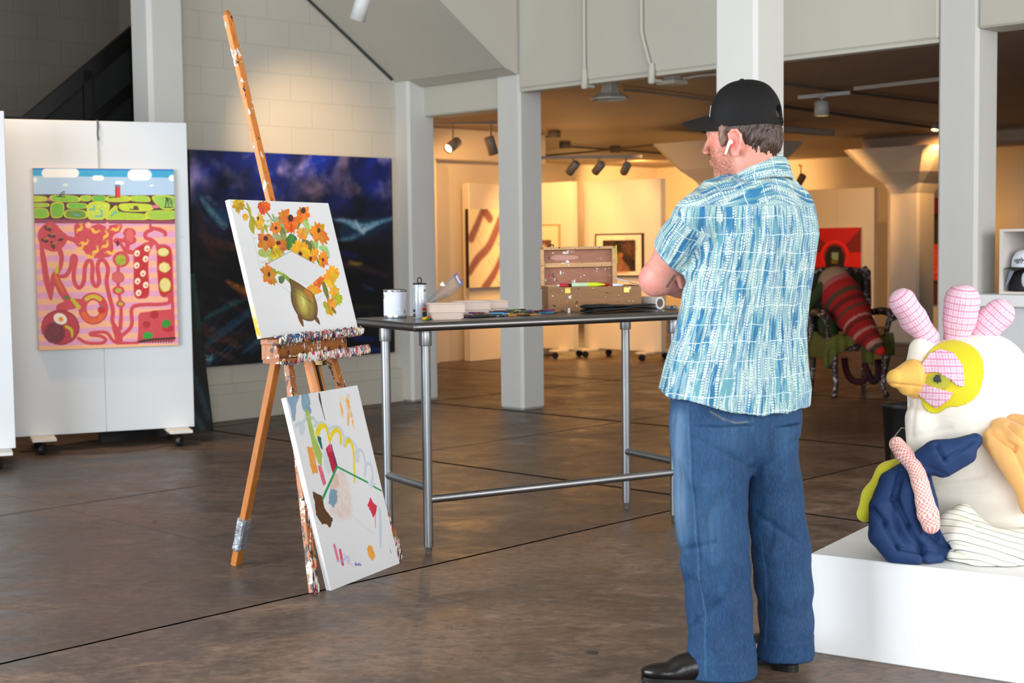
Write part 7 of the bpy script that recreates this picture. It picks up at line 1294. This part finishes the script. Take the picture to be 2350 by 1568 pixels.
    for a, m_, b, ra, rb, seed in (((2130, 775), (2098, 735), (2072, 694), .038, .044, 1), ((2196, 770), (2202, 735), (2208, 692), .044, .056, 2), ((2250, 765), (2270, 742), (2292, 722), .040, .050, 3)):
        a3, m3, b3 = P(*a, 4.66), P(*m_, 4.65), P(*b, 4.64); _, pf = combf(a3, b3, ra, rb); mk('comb_finger', lambda S: S.rc(a3, m3, ra * .95, (ra + rb) / 2, .005).rc(m3, b3, (ra + rb) / 2, rb, .02), np.minimum(a3, b3) - rb, np.maximum(a3, b3) + rb, PK, wr=.010, wsc=22, res=.004, patf=pf, clipz=False)
    # eye patches are cut from the same curved cloth surface
    S = Sdf(P(2080, 980, 4.42), P(2300, 770, 4.80), .004); body(S); V0, Q0 = S.mesh(); V0 = relax(V0, Q0, 2); N0 = normals(V0, Q0); px, py = projv(V0)
    def inpoly(poly, cm=True):
        Pp = catmull(poly, 8, True) if cm else np.array(poly, float); ins = np.zeros(len(px), bool)
        for i in range(len(Pp)):
            a_, b_ = Pp[i], Pp[(i + 1) % len(Pp)]
            if a_[1] != b_[1]: ins ^= ((a_[1] > py) != (b_[1] > py)) & (px < (b_[0] - a_[0]) * (py - a_[1]) / (b_[1] - a_[1]) + a_[0])
        return ins & (N0[:, 1] < .35)
    def patch(name, poly, off, mat, par, cm=True, scale=1.):
        ins = inpoly(poly, cm); keep = ins[Q0].all(1); V = V0 + N0 * off; pat = np.stack([V[:, 0], V[:, 2], V[:, 1] * 0], -1); o = soft_obj(name, V, Q0, mat, par, keep=keep, pat=pat); sd = o.modifiers.new('s', 'SOLIDIFY'); sd.thickness = max(off * .9, .003); sd.offset = -.6; return o
    ep = patch('eye_patch', [(2107, 890), (2110, 845), (2135, 803), (2180, 783), (2220, 790), (2250, 815), (2258, 860), (2245, 905), (2215, 930), (2175, 937), (2150, 950), (2125, 943), (2112, 915)], .004, YL, t)
    patch('eye_iris', [(2115, 878), (2135, 862), (2165, 858), (2182, 870), (2178, 890), (2150, 896), (2125, 890)], .008, cloth('olive_yellow_cloth', (.74, .72, .22)), ep)
    patch('upper_eyelid', [(2115, 862), (2116, 838), (2130, 815), (2160, 806), (2190, 815), (2208, 840), (2214, 888), (2200, 890), (2178, 872), (2150, 856), (2130, 860)], .012, PK, ep, False)
    patch('lower_eyelid', [(2103, 880), (2125, 880), (2155, 890), (2190, 900), (2178, 920), (2150, 938), (2130, 925), (2108, 900)], .012, PK, ep, False)
    patch('pupil', [(2144, 870), (2150, 861), (2158, 860), (2163, 868), (2162, 878), (2153, 881), (2146, 878)], .013, cloth('grey_felt', (.22, .25, .24)), ep, False)
    # navy wing: long stuffed sausages
    def navy(S):
        S.chain([P(2088, 1078, 4.50), P(2046, 1110, 4.46), P(2026, 1165, 4.42), P(2026, 1228, 4.40), P(2058, 1268, 4.38), P(2112, 1284, 4.37), P(2150, 1282, 4.38)], [.034, .040, .042, .044, .040, .036, .022], .004)
        S.chain([P(2098, 1082, 4.48), P(2078, 1130, 4.43), P(2076, 1185, 4.41), P(2092, 1235, 4.40), P(2130, 1262, 4.40), P(2160, 1266, 4.42)], [.034, .040, .042, .040, .034, .028], .004); S.chain([P(2112, 1090, 4.49), P(2122, 1150, 4.45), P(2130, 1200, 4.44), P(2150, 1240, 4.43), P(2166, 1262, 4.44)], [.034, .038, .038, .036, .028], .004); S.el(P(2085, 1180, 4.50), (.09, .05, .12), None, .01)
    mk('lower_wing', navy, P(1960, 1320, 4.3), P(2210, 1040, 4.6), NV, wr=.007, wsc=16, res=.004, creases=(((2068, 1078), (2053, 1144), -.014, 7), ((2053, 1144), (2086, 1211), -.015, 7), ((2086, 1211), (2118, 1262), -.014, 7), ((2000, 1169), (2032, 1203), -.012, 7), ((2032, 1203), (2062, 1256), -.014, 7), ((2062, 1256), (2116, 1264), -.012, 6), ((2088, 1080), (2112, 1150), -.010, 7), ((2112, 1150), (2152, 1232), -.012, 7), ((2118, 1262), (2124, 1300), -.014, 6)))
    mk('upper_wing', lambda S: S.chain([P(2125, 1060, 4.44), P(2150, 1045, 4.42), P(2200, 1035, 4.42), P(2238, 1012, 4.44)], [.046, .048, .040, .024], .004).rc(P(2165, 1070, 4.42), P(2220, 1045, 4.42), .036, .028, .015), P(2070, 1110, 4.3), P(2270, 980, 4.6), NV, wr=.006, wsc=18, clipz=False, creases=(((2150, 1022), (2170, 1058), -.013, 5), ((2170, 1058), (2235, 1012), -.009, 5), ((2100, 1060), (2170, 1090), -.005, 5), ((2130, 1060), (2150, 1040), -.004, 5)))
    # checked scarf
    pts = [P(2058, 1020, 4.50), P(2075, 1042, 4.47), P(2100, 1070, 4.43), P(2112, 1110, 4.385), P(2122, 1150, 4.36), P(2130, 1180, 4.35), P(2136, 1205, 4.35)]
    def spat(V, N):
        A = np.array(pts); best = np.full(len(V), 9.); u = np.zeros(len(V)); L = 0; ac = 0
        for i in range(len(A) - 1):
            ab = A[i + 1] - A[i]; l = np.linalg.norm(ab); tt_ = np.clip(((V - A[i]) @ ab) / l ** 2, 0, 1); d = np.linalg.norm(V - A[i] - tt_[:, None] * ab, axis=1); k = d < best; best = np.where(k, d, best); u = np.where(k, ac + tt_ * l, u); ac += l
        return np.stack([np.arctan2(N[:, 1], N[:, 0]) * .026, u, u * 0], -1)
    mk('checked_scarf', lambda S: S.chain(pts, [.024, .028, .027, .026, .027, .032, .028], .006), P(2030, 1240, 4.25), P(2170, 990, 4.6), CH, wr=.005, wsc=30, res=.004, patf=spat, clipz=False)
    mk('lime_tail', lambda S: S.chain([P(2085, 1065, 4.58), P(2040, 1090, 4.56), P(2005, 1140, 4.55), P(1985, 1180, 4.55)], [.03, .040, .034, .026], .02), P(1940, 1220, 4.4), P(2120, 1030, 4.7), LM, wr=.006, clipz=False, creases=(((2060, 1060), (2010, 1130), -.003, 4),))
    def must(S):
        S.chain([P(2285, 1010, 4.46), P(2320, 1050, 4.42), P(2355, 1110, 4.42), P(2370, 1160, 4.44)], [.042, .046, .042, .04], .003); S.chain([P(2300, 985, 4.48), P(2340, 1010, 4.42), P(2385, 1060, 4.40), P(2400, 1120, 4.42)], [.038, .044, .044, .04], .003); S.chain([P(2330, 970, 4.50), P(2380, 990, 4.44), P(2430, 1040, 4.44)], [.03, .046, .046], .010)
    mk('mustard_wing', must, P(2230, 1220, 4.3), P(2500, 930, 4.66), MU, wr=.007, wsc=16, clipz=False, creases=(((2275, 990), (2330, 1030), -.012, 5), ((2330, 1030), (2360, 1100), -.012, 5), ((2315, 975), (2360, 1020), -.010, 5)))
    mk('green_leaf', lambda S: S.chain([P(2345, 972, 4.56), P(2370, 966, 4.54), P(2410, 970, 4.54)], [.016, .026, .028], .01), P(2310, 1010, 4.45), P(2450, 930, 4.66), cloth('leaf_green_cotton', (.50, .66, .18)), clipz=False)
    def skirt(S):
        S.chain([P(2185, 1205, 4.42), P(2215, 1235, 4.38), P(2265, 1262, 4.36), P(2330, 1270, 4.36), P(2420, 1262, 4.38)], [.046, .048, .050, .052, .05], .02)
        S.chain([P(2210, 1180, 4.44), P(2250, 1225, 4.40), P(2300, 1245, 4.38), P(2420, 1240, 4.40)], [.034, .034, .04, .05], .02)
    spn = lambda V, N: np.stack([V[:, 0], V[:, 2] * 1.2 + (V[:, 0] - 1.3) * .42 + V[:, 1] * .5, V[:, 1]], -1)
    mk('striped_skirt', skirt, P(2120, 1330, 4.2), P(2500, 1130, 4.6), ST, wr=.007, wsc=14, patf=spn, creases=(((2225, 1175), (2250, 1225), -.006, 5), ((2180, 1250), (2350, 1290), -.006, 5)))
    mk('striped_skirt_hem', lambda S: S.chain([P(2190, 1278, 4.40), P(2250, 1300, 4.34), P(2310, 1318, 4.32), P(2420, 1318, 4.34)], [.026, .036, .038, .038], .02), P(2150, 1345, 4.2), P(2500, 1250, 4.5), ST, wr=.006, patf=spn)
bird()
# ================================================================ ornate chair with stuffed carrot figure
def chair_and_carrot():
    f1 = G(1910, 902); f2 = G(2034, 893); d = (f2 - f1); W = d.length; e = Vector((.93, -.02, 0)).normalized(); Yc = 12.3
    e = Vector((1, .12, 0)).normalized(); bk = Vector((-e.y, e.x, 0)); o = Vector(((f1.x + f2.x) / 2, min(f1.y, f2.y), 0)); o = Vector((D(1972, 890, 12.1).x, 12.1, 0)); T = frame(o, e, bk)
    m = NT('carved_wood_white_inlay'); v = m.vec(); n = m.noise(v, 22, 4, .7, 1.5); M_cw = m.out(m.ramp(n, [(.42, (.16, .10, .08)), (.54, (.22, .13, .10)), (.60, (.72, .66, .66)), (.72, (.80, .76, .76))]), .5)
    t = thing('ornate_armchair', None, 'dark ornate armchair with white patterned carved frame, standing in the gallery', 'armchair', mat=T)
    w_ = .245
    for sx in (-1, 1):
        b = MB(T); b.tube([(sx * .225, 0, .44), (sx * .235, -.015, .36), (sx * .215, -.005, .20), (sx * .205, .0, .08), (sx * .225, -.02, .02), (sx * .23, -.03, 0)], [.035, .040, .026, .020, .024, .026], 10); b.build('leg', M_cw, t)
        b = MB(T); b.tube([(sx * .235, .50, .44), (sx * .235, .50, .25), (sx * .24, .54, .0)], [.03, .026, .022], 8); b.build('leg', M_cw, t)
        b = MB(T); b.tube([(sx * .25, .50, .40), (sx * .26, .53, .80), (sx * .27, .58, 1.04), (sx * .25, .585, 1.08)], [.035, .042, .045, .028], 10); b.build('back_post', M_cw, t)
        b = MB(T); b.tube([(sx * .26, .50, .68), (sx * .29, .25, .71), (sx * .30, .05, .70), (sx * .29, -.02, .66)], [.028, .032, .038, .036], 10); b.tube([(sx * .28, .03, .67), (sx * .265, .06, .56), (sx * .25, .05, .44)], [.026, .022, .030], 8); b.build('armrest', M_cw, t)
    b = MB(T); b.box((-.26, -.02, .385), (.26, .54, .445), 0, .01); b.build('seat_frame', M_cw, t); b = MB(T); b.box((-.24, .0, .445), (.24, .5, .495), 0, .02); b.build('seat_cushion', simple('dark_moss_cloth', (.20, .21, .10), .9, var=.2), t)
    b = MB(T); b.box((-.225, .525, .52), (.225, .565, 1.03), 0, .015); b.build('backrest', simple('dark_green_upholstery', (.13, .14, .09), .9, var=.2), t)
    b = MB(T); b.tube([(-.25, .57, 1.03), (-.12, .575, 1.055), (0, .575, 1.06), (.12, .575, 1.055), (.25, .57, 1.03)], .03, 8); b.build('back_rail', M_cw, t)
    # blanket
    b = MB(T); n = 30; vs = []; rr = random.Random(3)
    for j in range(12):
        for i in range(n):
            u = i / (n - 1); v_ = j / 11; x = -.33 + .62 * u; 
            if v_ < .55: y = .42 - v_ * .80; z = .512 + .010 * math.sin(x * 40 + v_ * 6) + .015 * math.sin(u * 9 + v_ * 9)
            else: q = (v_ - .55) / .45; dr = (.05 + .11 * (math.sin(u * 7 + 1) * .5 + .5) + (.16 if .55 < u < .72 else 0) + (.10 if u < .12 else 0)); y = -.035 - .012 * math.sin(u * 50) - .02 * min(q * 4, 1); z = .505 - q * dr
            if u < .08: z = min(z, .50 - (.08 - u) * 2.2)
            vs.append((x, y, z))
    b.add(vs, [(j * n + i, j * n + i + 1, (j + 1) * n + i + 1, (j + 1) * n + i) for j in range(11) for i in range(n - 1)], 0, True); o_ = b.build('knitted_blanket', simple('olive_knit', (.36, .36, .13), .95, var=.2, bump=.5, bscale=120, scale=20)); sd = o_.modifiers.new('s', 'SOLIDIFY'); sd.thickness = .014; sd.offset = 1; tag(o_, 'olive green knitted blanket spread over the seat of the ornate armchair', 'blanket')
    # carrot
    P = lambda px, py, y=12.0: np.array(D(px, py, y)); a0 = P(1918, 645, 12.35); a1 = P(2020, 795, 11.96)
    c = thing('stuffed_carrot_figure', Vector(P(1950, 790, 12.2)), 'red striped stuffed carrot figure with green head slumped across the ornate armchair', 'soft sculpture')
    S = Sdf(np.minimum(a0, a1) - .32, np.maximum(a0, a1) + .32, .011); cl = [P(1916, 650, 12.38), P(1930, 680, 12.32), P(1955, 720, 12.2), P(1980, 760, 12.08), P(2005, 788, 11.98), P(2022, 806, 11.92)]; S.chain(cl, [.145, .175, .155, .120, .075, .040], .02)
    V, Q = S.mesh(); V = relax(V, Q, 2); ax = np.array(cl[-1]) - np.array(cl[0]); L = np.linalg.norm(ax); u = ((V - np.array(cl[0])) @ (ax / L)) / L + fbm(V * 4, 2) * .05; col = np.ones((len(V), 3)) * (.62, .08, .07)
    dk, pk, gr, tn = (.33, .17, .10), (.70, .48, .42), (.30, .22, .14), (.56, .46, .36)
    for lo, hi, cc in ((-1, .02, tn), (.02, .09, (.62, .30, .30)), (.21, .27, gr), (.32, .38, (.40, .08, .07)), (.44, .47, gr), (.56, .585, pk), (.60, .65, (.42, .10, .07)), (.735, .765, pk), (.80, .85, (.45, .10, .07)), (.885, .93, pk), (.93, .98, gr), (.98, 2, (.78, .12, .10))): k = (u >= lo) & (u < hi); col[k] = cc
    soft_obj('carrot_body', V, Q, attr_mat('striped_wool', .95, .4, 90), c, col)
    S = Sdf(P(1850, 820, 12.0), P(1960, 560, 12.7), .010); S.chain([P(1893, 650, 12.35), P(1872, 680, 12.30), P(1850, 712, 12.2)], [.045, .045, .040], .02).chain([P(1905, 690, 12.45), P(1900, 740, 12.42), P(1905, 800, 12.4)], [.07, .08, .09], .02); V, Q = S.mesh(); soft_obj('leafy_arm', relax(V, Q, 1), Q, simple('dark_green_felt', (.16, .22, .10), .95, var=.2), c)
    b = MB(); b.ball(P(1921, 622, 12.4), (.040, .05, .045), 0, 12); b.build('carrot_crown', simple('moss_felt', (.28, .27, .10), .95, var=.2), c)
    # looped fabric strips under the seat
    for pts, r, mt, lb in (([(1938, 822), (1942, 850), (1955, 872), (1978, 876), (1990, 858), (1984, 835)], .028, simple('maroon_felt', (.25, .06, .10), .9), 'maroon fabric loop hanging under the left of the ornate armchair seat'), ([(1990, 850), (2000, 872), (2010, 873), (2016, 850), (2014, 825)], .030, simple('dark_wine_felt', (.18, .05, .07), .9), 'wine dark fabric loop hanging under the right of the ornate armchair seat'), ([(2022, 828), (2022, 860), (2024, 884)], .016, simple('red_felt', (.60, .08, .08), .9), 'narrow red strip hanging at the right leg of the ornate armchair')):
        b = MB(); b.tube(catmull([P(x, y, 12.22) for x, y in pts], 5), r, 8); tag(b.build('fabric_loop', mt), lb, 'fabric strip', 'fabric strips under the armchair')
chair_and_carrot()
# bin and can behind the bird
c = G(2095, 1010); T = Matrix.Translation((c.x, c.y, 0)); c = D(2075, 960, 8.2); c.z = 0
b = MB(); b.T = Matrix.Translation(c) @ Matrix.Rotation(.4, 4, 'Z'); b.lathe([(.10, 0), (.125, .36), (.13, .37), (.125, .37), (.118, .34), (.10, .02), (.001, .02)], n=28); tag(b.build('waste_bin', simple('black_plastic_bin', (.03, .03, .032), .45)), 'black bin standing behind the beak of the stuffed bird', 'bin')
b0 = D(2072, 960, 7.7); b0.z = 0; t = thing('metal_bucket', b0, 'small metal bucket with wire handle in front of the black bin', 'bucket'); b = MB(); r = .062; b.lathe([(r, 0), (r, .004), (r, .20), (r + .003, .203), (r - .002, .205), (r - .004, .19), (r - .004, .01), (.001, .01)], b0, 28); b.build('bucket_body', simple('dull_tin', (.55, .50, .40), .35, .8), t)
b = MB(); q = b0 + Vector((-.045, -.045, .18)); b.tube([b0 + Vector((-.062, -.01, .185)), b0 + Vector((-.060, -.03, .25)), b0 + Vector((-.02, -.045, .31)), b0 + Vector((.04, -.02, .29)), b0 + Vector((.062, .01, .185))], .003, 6); b.build('wire_handle', simple('wire_grey', (.55, .54, .52), .4, .7), t)
# ================================================================ right side: counter, display box with caps
Tc = frame(uv(-.06, -3.84, 0), -VV, UU); cn = thing('display_counter', None, 'white counter with pale top right of the right column, behind the bird', 'counter', mat=Tc); b = MB(Tc); b.box((.0, -.03, .915), (1.9, .62, .985), 0, .004); b.build('worktop', M_plm, cn)
b = MB(Tc); b.box((.02, .03, .0), (1.88, .60, .914), 0, .003); b.build('base', simple('counter_white', (.84, .85, .86), .6, var=.02), cn)
def capbox():
    a = BT.inverted() @ PL(2291, 655, uv(.02, 0), (-UU.x, -UU.y)); T = frame(uv(.03, a.y, .9855), -VV, UU); t = thing('display_box', None, 'open white display box with caps inside, on the counter at the right edge', 'display box', mat=T); w_, h_, d_ = .60, .385, .30; m_ = simple('box_cream', (.86, .83, .80), .6, var=.02)
    b = MB(T)
    for lo, hi in (((0, 0, 0), (.022, d_, h_)), ((w_ - .022, 0, 0), (w_, d_, h_)), ((.022, 0, 0), (w_ - .022, d_, .015)), ((.022, 0, h_ - .015), (w_ - .022, d_, h_)), ((.022, d_ - .01, .015), (w_ - .022, d_, h_ - .015))): b.box(lo, hi)
    b.build('box_shell', m_, t); b = MB(T); b.box((.023, d_ - .02, .016), (w_ - .023, d_ - .011, h_ - .016)); b.build('black_lining', simple('box_black_lining', (.05, .05, .05), .8), t)
    R = Matrix.Translation((.118, .10, .165)); H1 = T @ R; ct = thing('baseball_cap', None, 'white cap with small black script sitting in the white display box', 'cap', 'caps in the display box', mat=H1)
    b = MB(H1); b.lathe([(.001, .098), (.03, .095), (.06, .078), (.078, .045), (.084, .0), (.080, -.012)], n=32); b.build('crown', simple('cap_white_cloth', (.88, .90, .94), .7, var=.02), ct)
    b = MB(H1); vs = []
    for j in (0, 1):
        for i in range(13): a_ = math.pi + math.pi * i / 12; r = .080 + j * .05; vs.append((r * math.cos(a_) * (1 - .12 * j), r * math.sin(a_) * (1.0 if j == 0 else 1.05), -.010 - j * .012 + .01 * math.cos((i - 6) / 6 * 1.5) * j))
    b.add(vs, [(i, i + 1, 14 + i, 13 + i) for i in range(12)], 0, True); o = b.build('peak', simple('cap_black_cloth', (.05, .055, .07), .7), ct); sd = o.modifiers.new('s', 'SOLIDIFY'); sd.thickness = .004
    cu = bpy.data.curves.new('cap_script', 'FONT'); cu.body = 'ugly.'; cu.size = .040; cu.extrude = .001; cu.shear = .25; cu.align_x = 'CENTER'; o = bpy.data.objects.new('cap_script_curve', cu); COL.objects.link(o); bpy.context.view_layer.update(); me = bpy.data.meshes.new_from_object(o.evaluated_get(bpy.context.evaluated_depsgraph_get())); bpy.data.objects.remove(o)
    me.transform(H1 @ Matrix.Translation((-.002, -.0840, .026)) @ Matrix.Rotation(math.radians(78), 4, 'X')); me.materials.clear(); link_mesh('cap_script', me, simple('script_black', (.12, .12, .14), .6), ct)
    b = MB(H1); b.box((-.03, -.0862, .017), (.05, -.0848, .0185)); b.build('script_underline', simple('script_grey', (.55, .57, .62), .6), ct)
    H2 = T @ Matrix.Translation((.125, .085, .066)); ct = thing('baseball_cap', None, 'black and grey cap under the white cap in the display box', 'cap', 'caps in the display box', mat=H2); b = MB(H2); b.lathe([(.001, .085), (.04, .080), (.07, .06), (.088, .02), (.094, -.046)], n=28); b.build('crown', simple('cap_black_cloth', (.05, .055, .07), .7), ct); b = MB(H2); b.prism([(-.098, -.06, -.040), (-.03, -.088, .072), (-.06, -.07, .074), (-.099, -.04, .0)], (0, -.012, 0)); b.build('side_panel', simple('cap_grey_cloth', (.62, .64, .70), .7), ct)
    b = MB(H2); b.ball((.035, -.087, .02), (.022, .006, .045), 0, 12); b.build('front_patch', simple('patch_pale', (.80, .82, .85), .7), ct)
capbox()
# fallen leaves and floor bits
for px, py, c_, lb, sc_ in ((355, 1198, (.62, .36, .12), 'small dry orange leaf on the floor left of the easel', 1), (1580, 1414, (.45, .55, .18), 'small green leaf on the floor beside the left trouser leg', .9)):
    p = G(px, py); b = MB(); b.T = Matrix.Translation(p + Vector((0, 0, .002))) @ Matrix.Rotation(.4, 4, 'Z'); n = 9; vs = [(-.016 * sc_ + .032 * sc_ * i / 8, s_ * .009 * math.sin(math.pi * i / 8), .002 + .004 * abs(s_) * math.sin(math.pi * i / 8)) for s_ in (-1, 0, 1) for i in range(n)]; b.add(vs, [(j * n + i, j * n + i + 1, (j + 1) * n + i + 1, (j + 1) * n + i) for j in range(2) for i in range(n - 1)]); tag(b.build('fallen_leaf', simple('leaf_%d' % px, c_, .7)), lb, 'leaf')
p = G(1358, 1499); b = MB(); b.T = Matrix.Translation(p); b.lathe([(.022, 0), (.021, .0015), (.019, .002), (.001, .002)], n=24); tag(b.build('floor_plug', simple('dark_floor_plug', (.25, .22, .20), .6)), 'small round dark metal plug set in the foreground floor', 'floor plug')
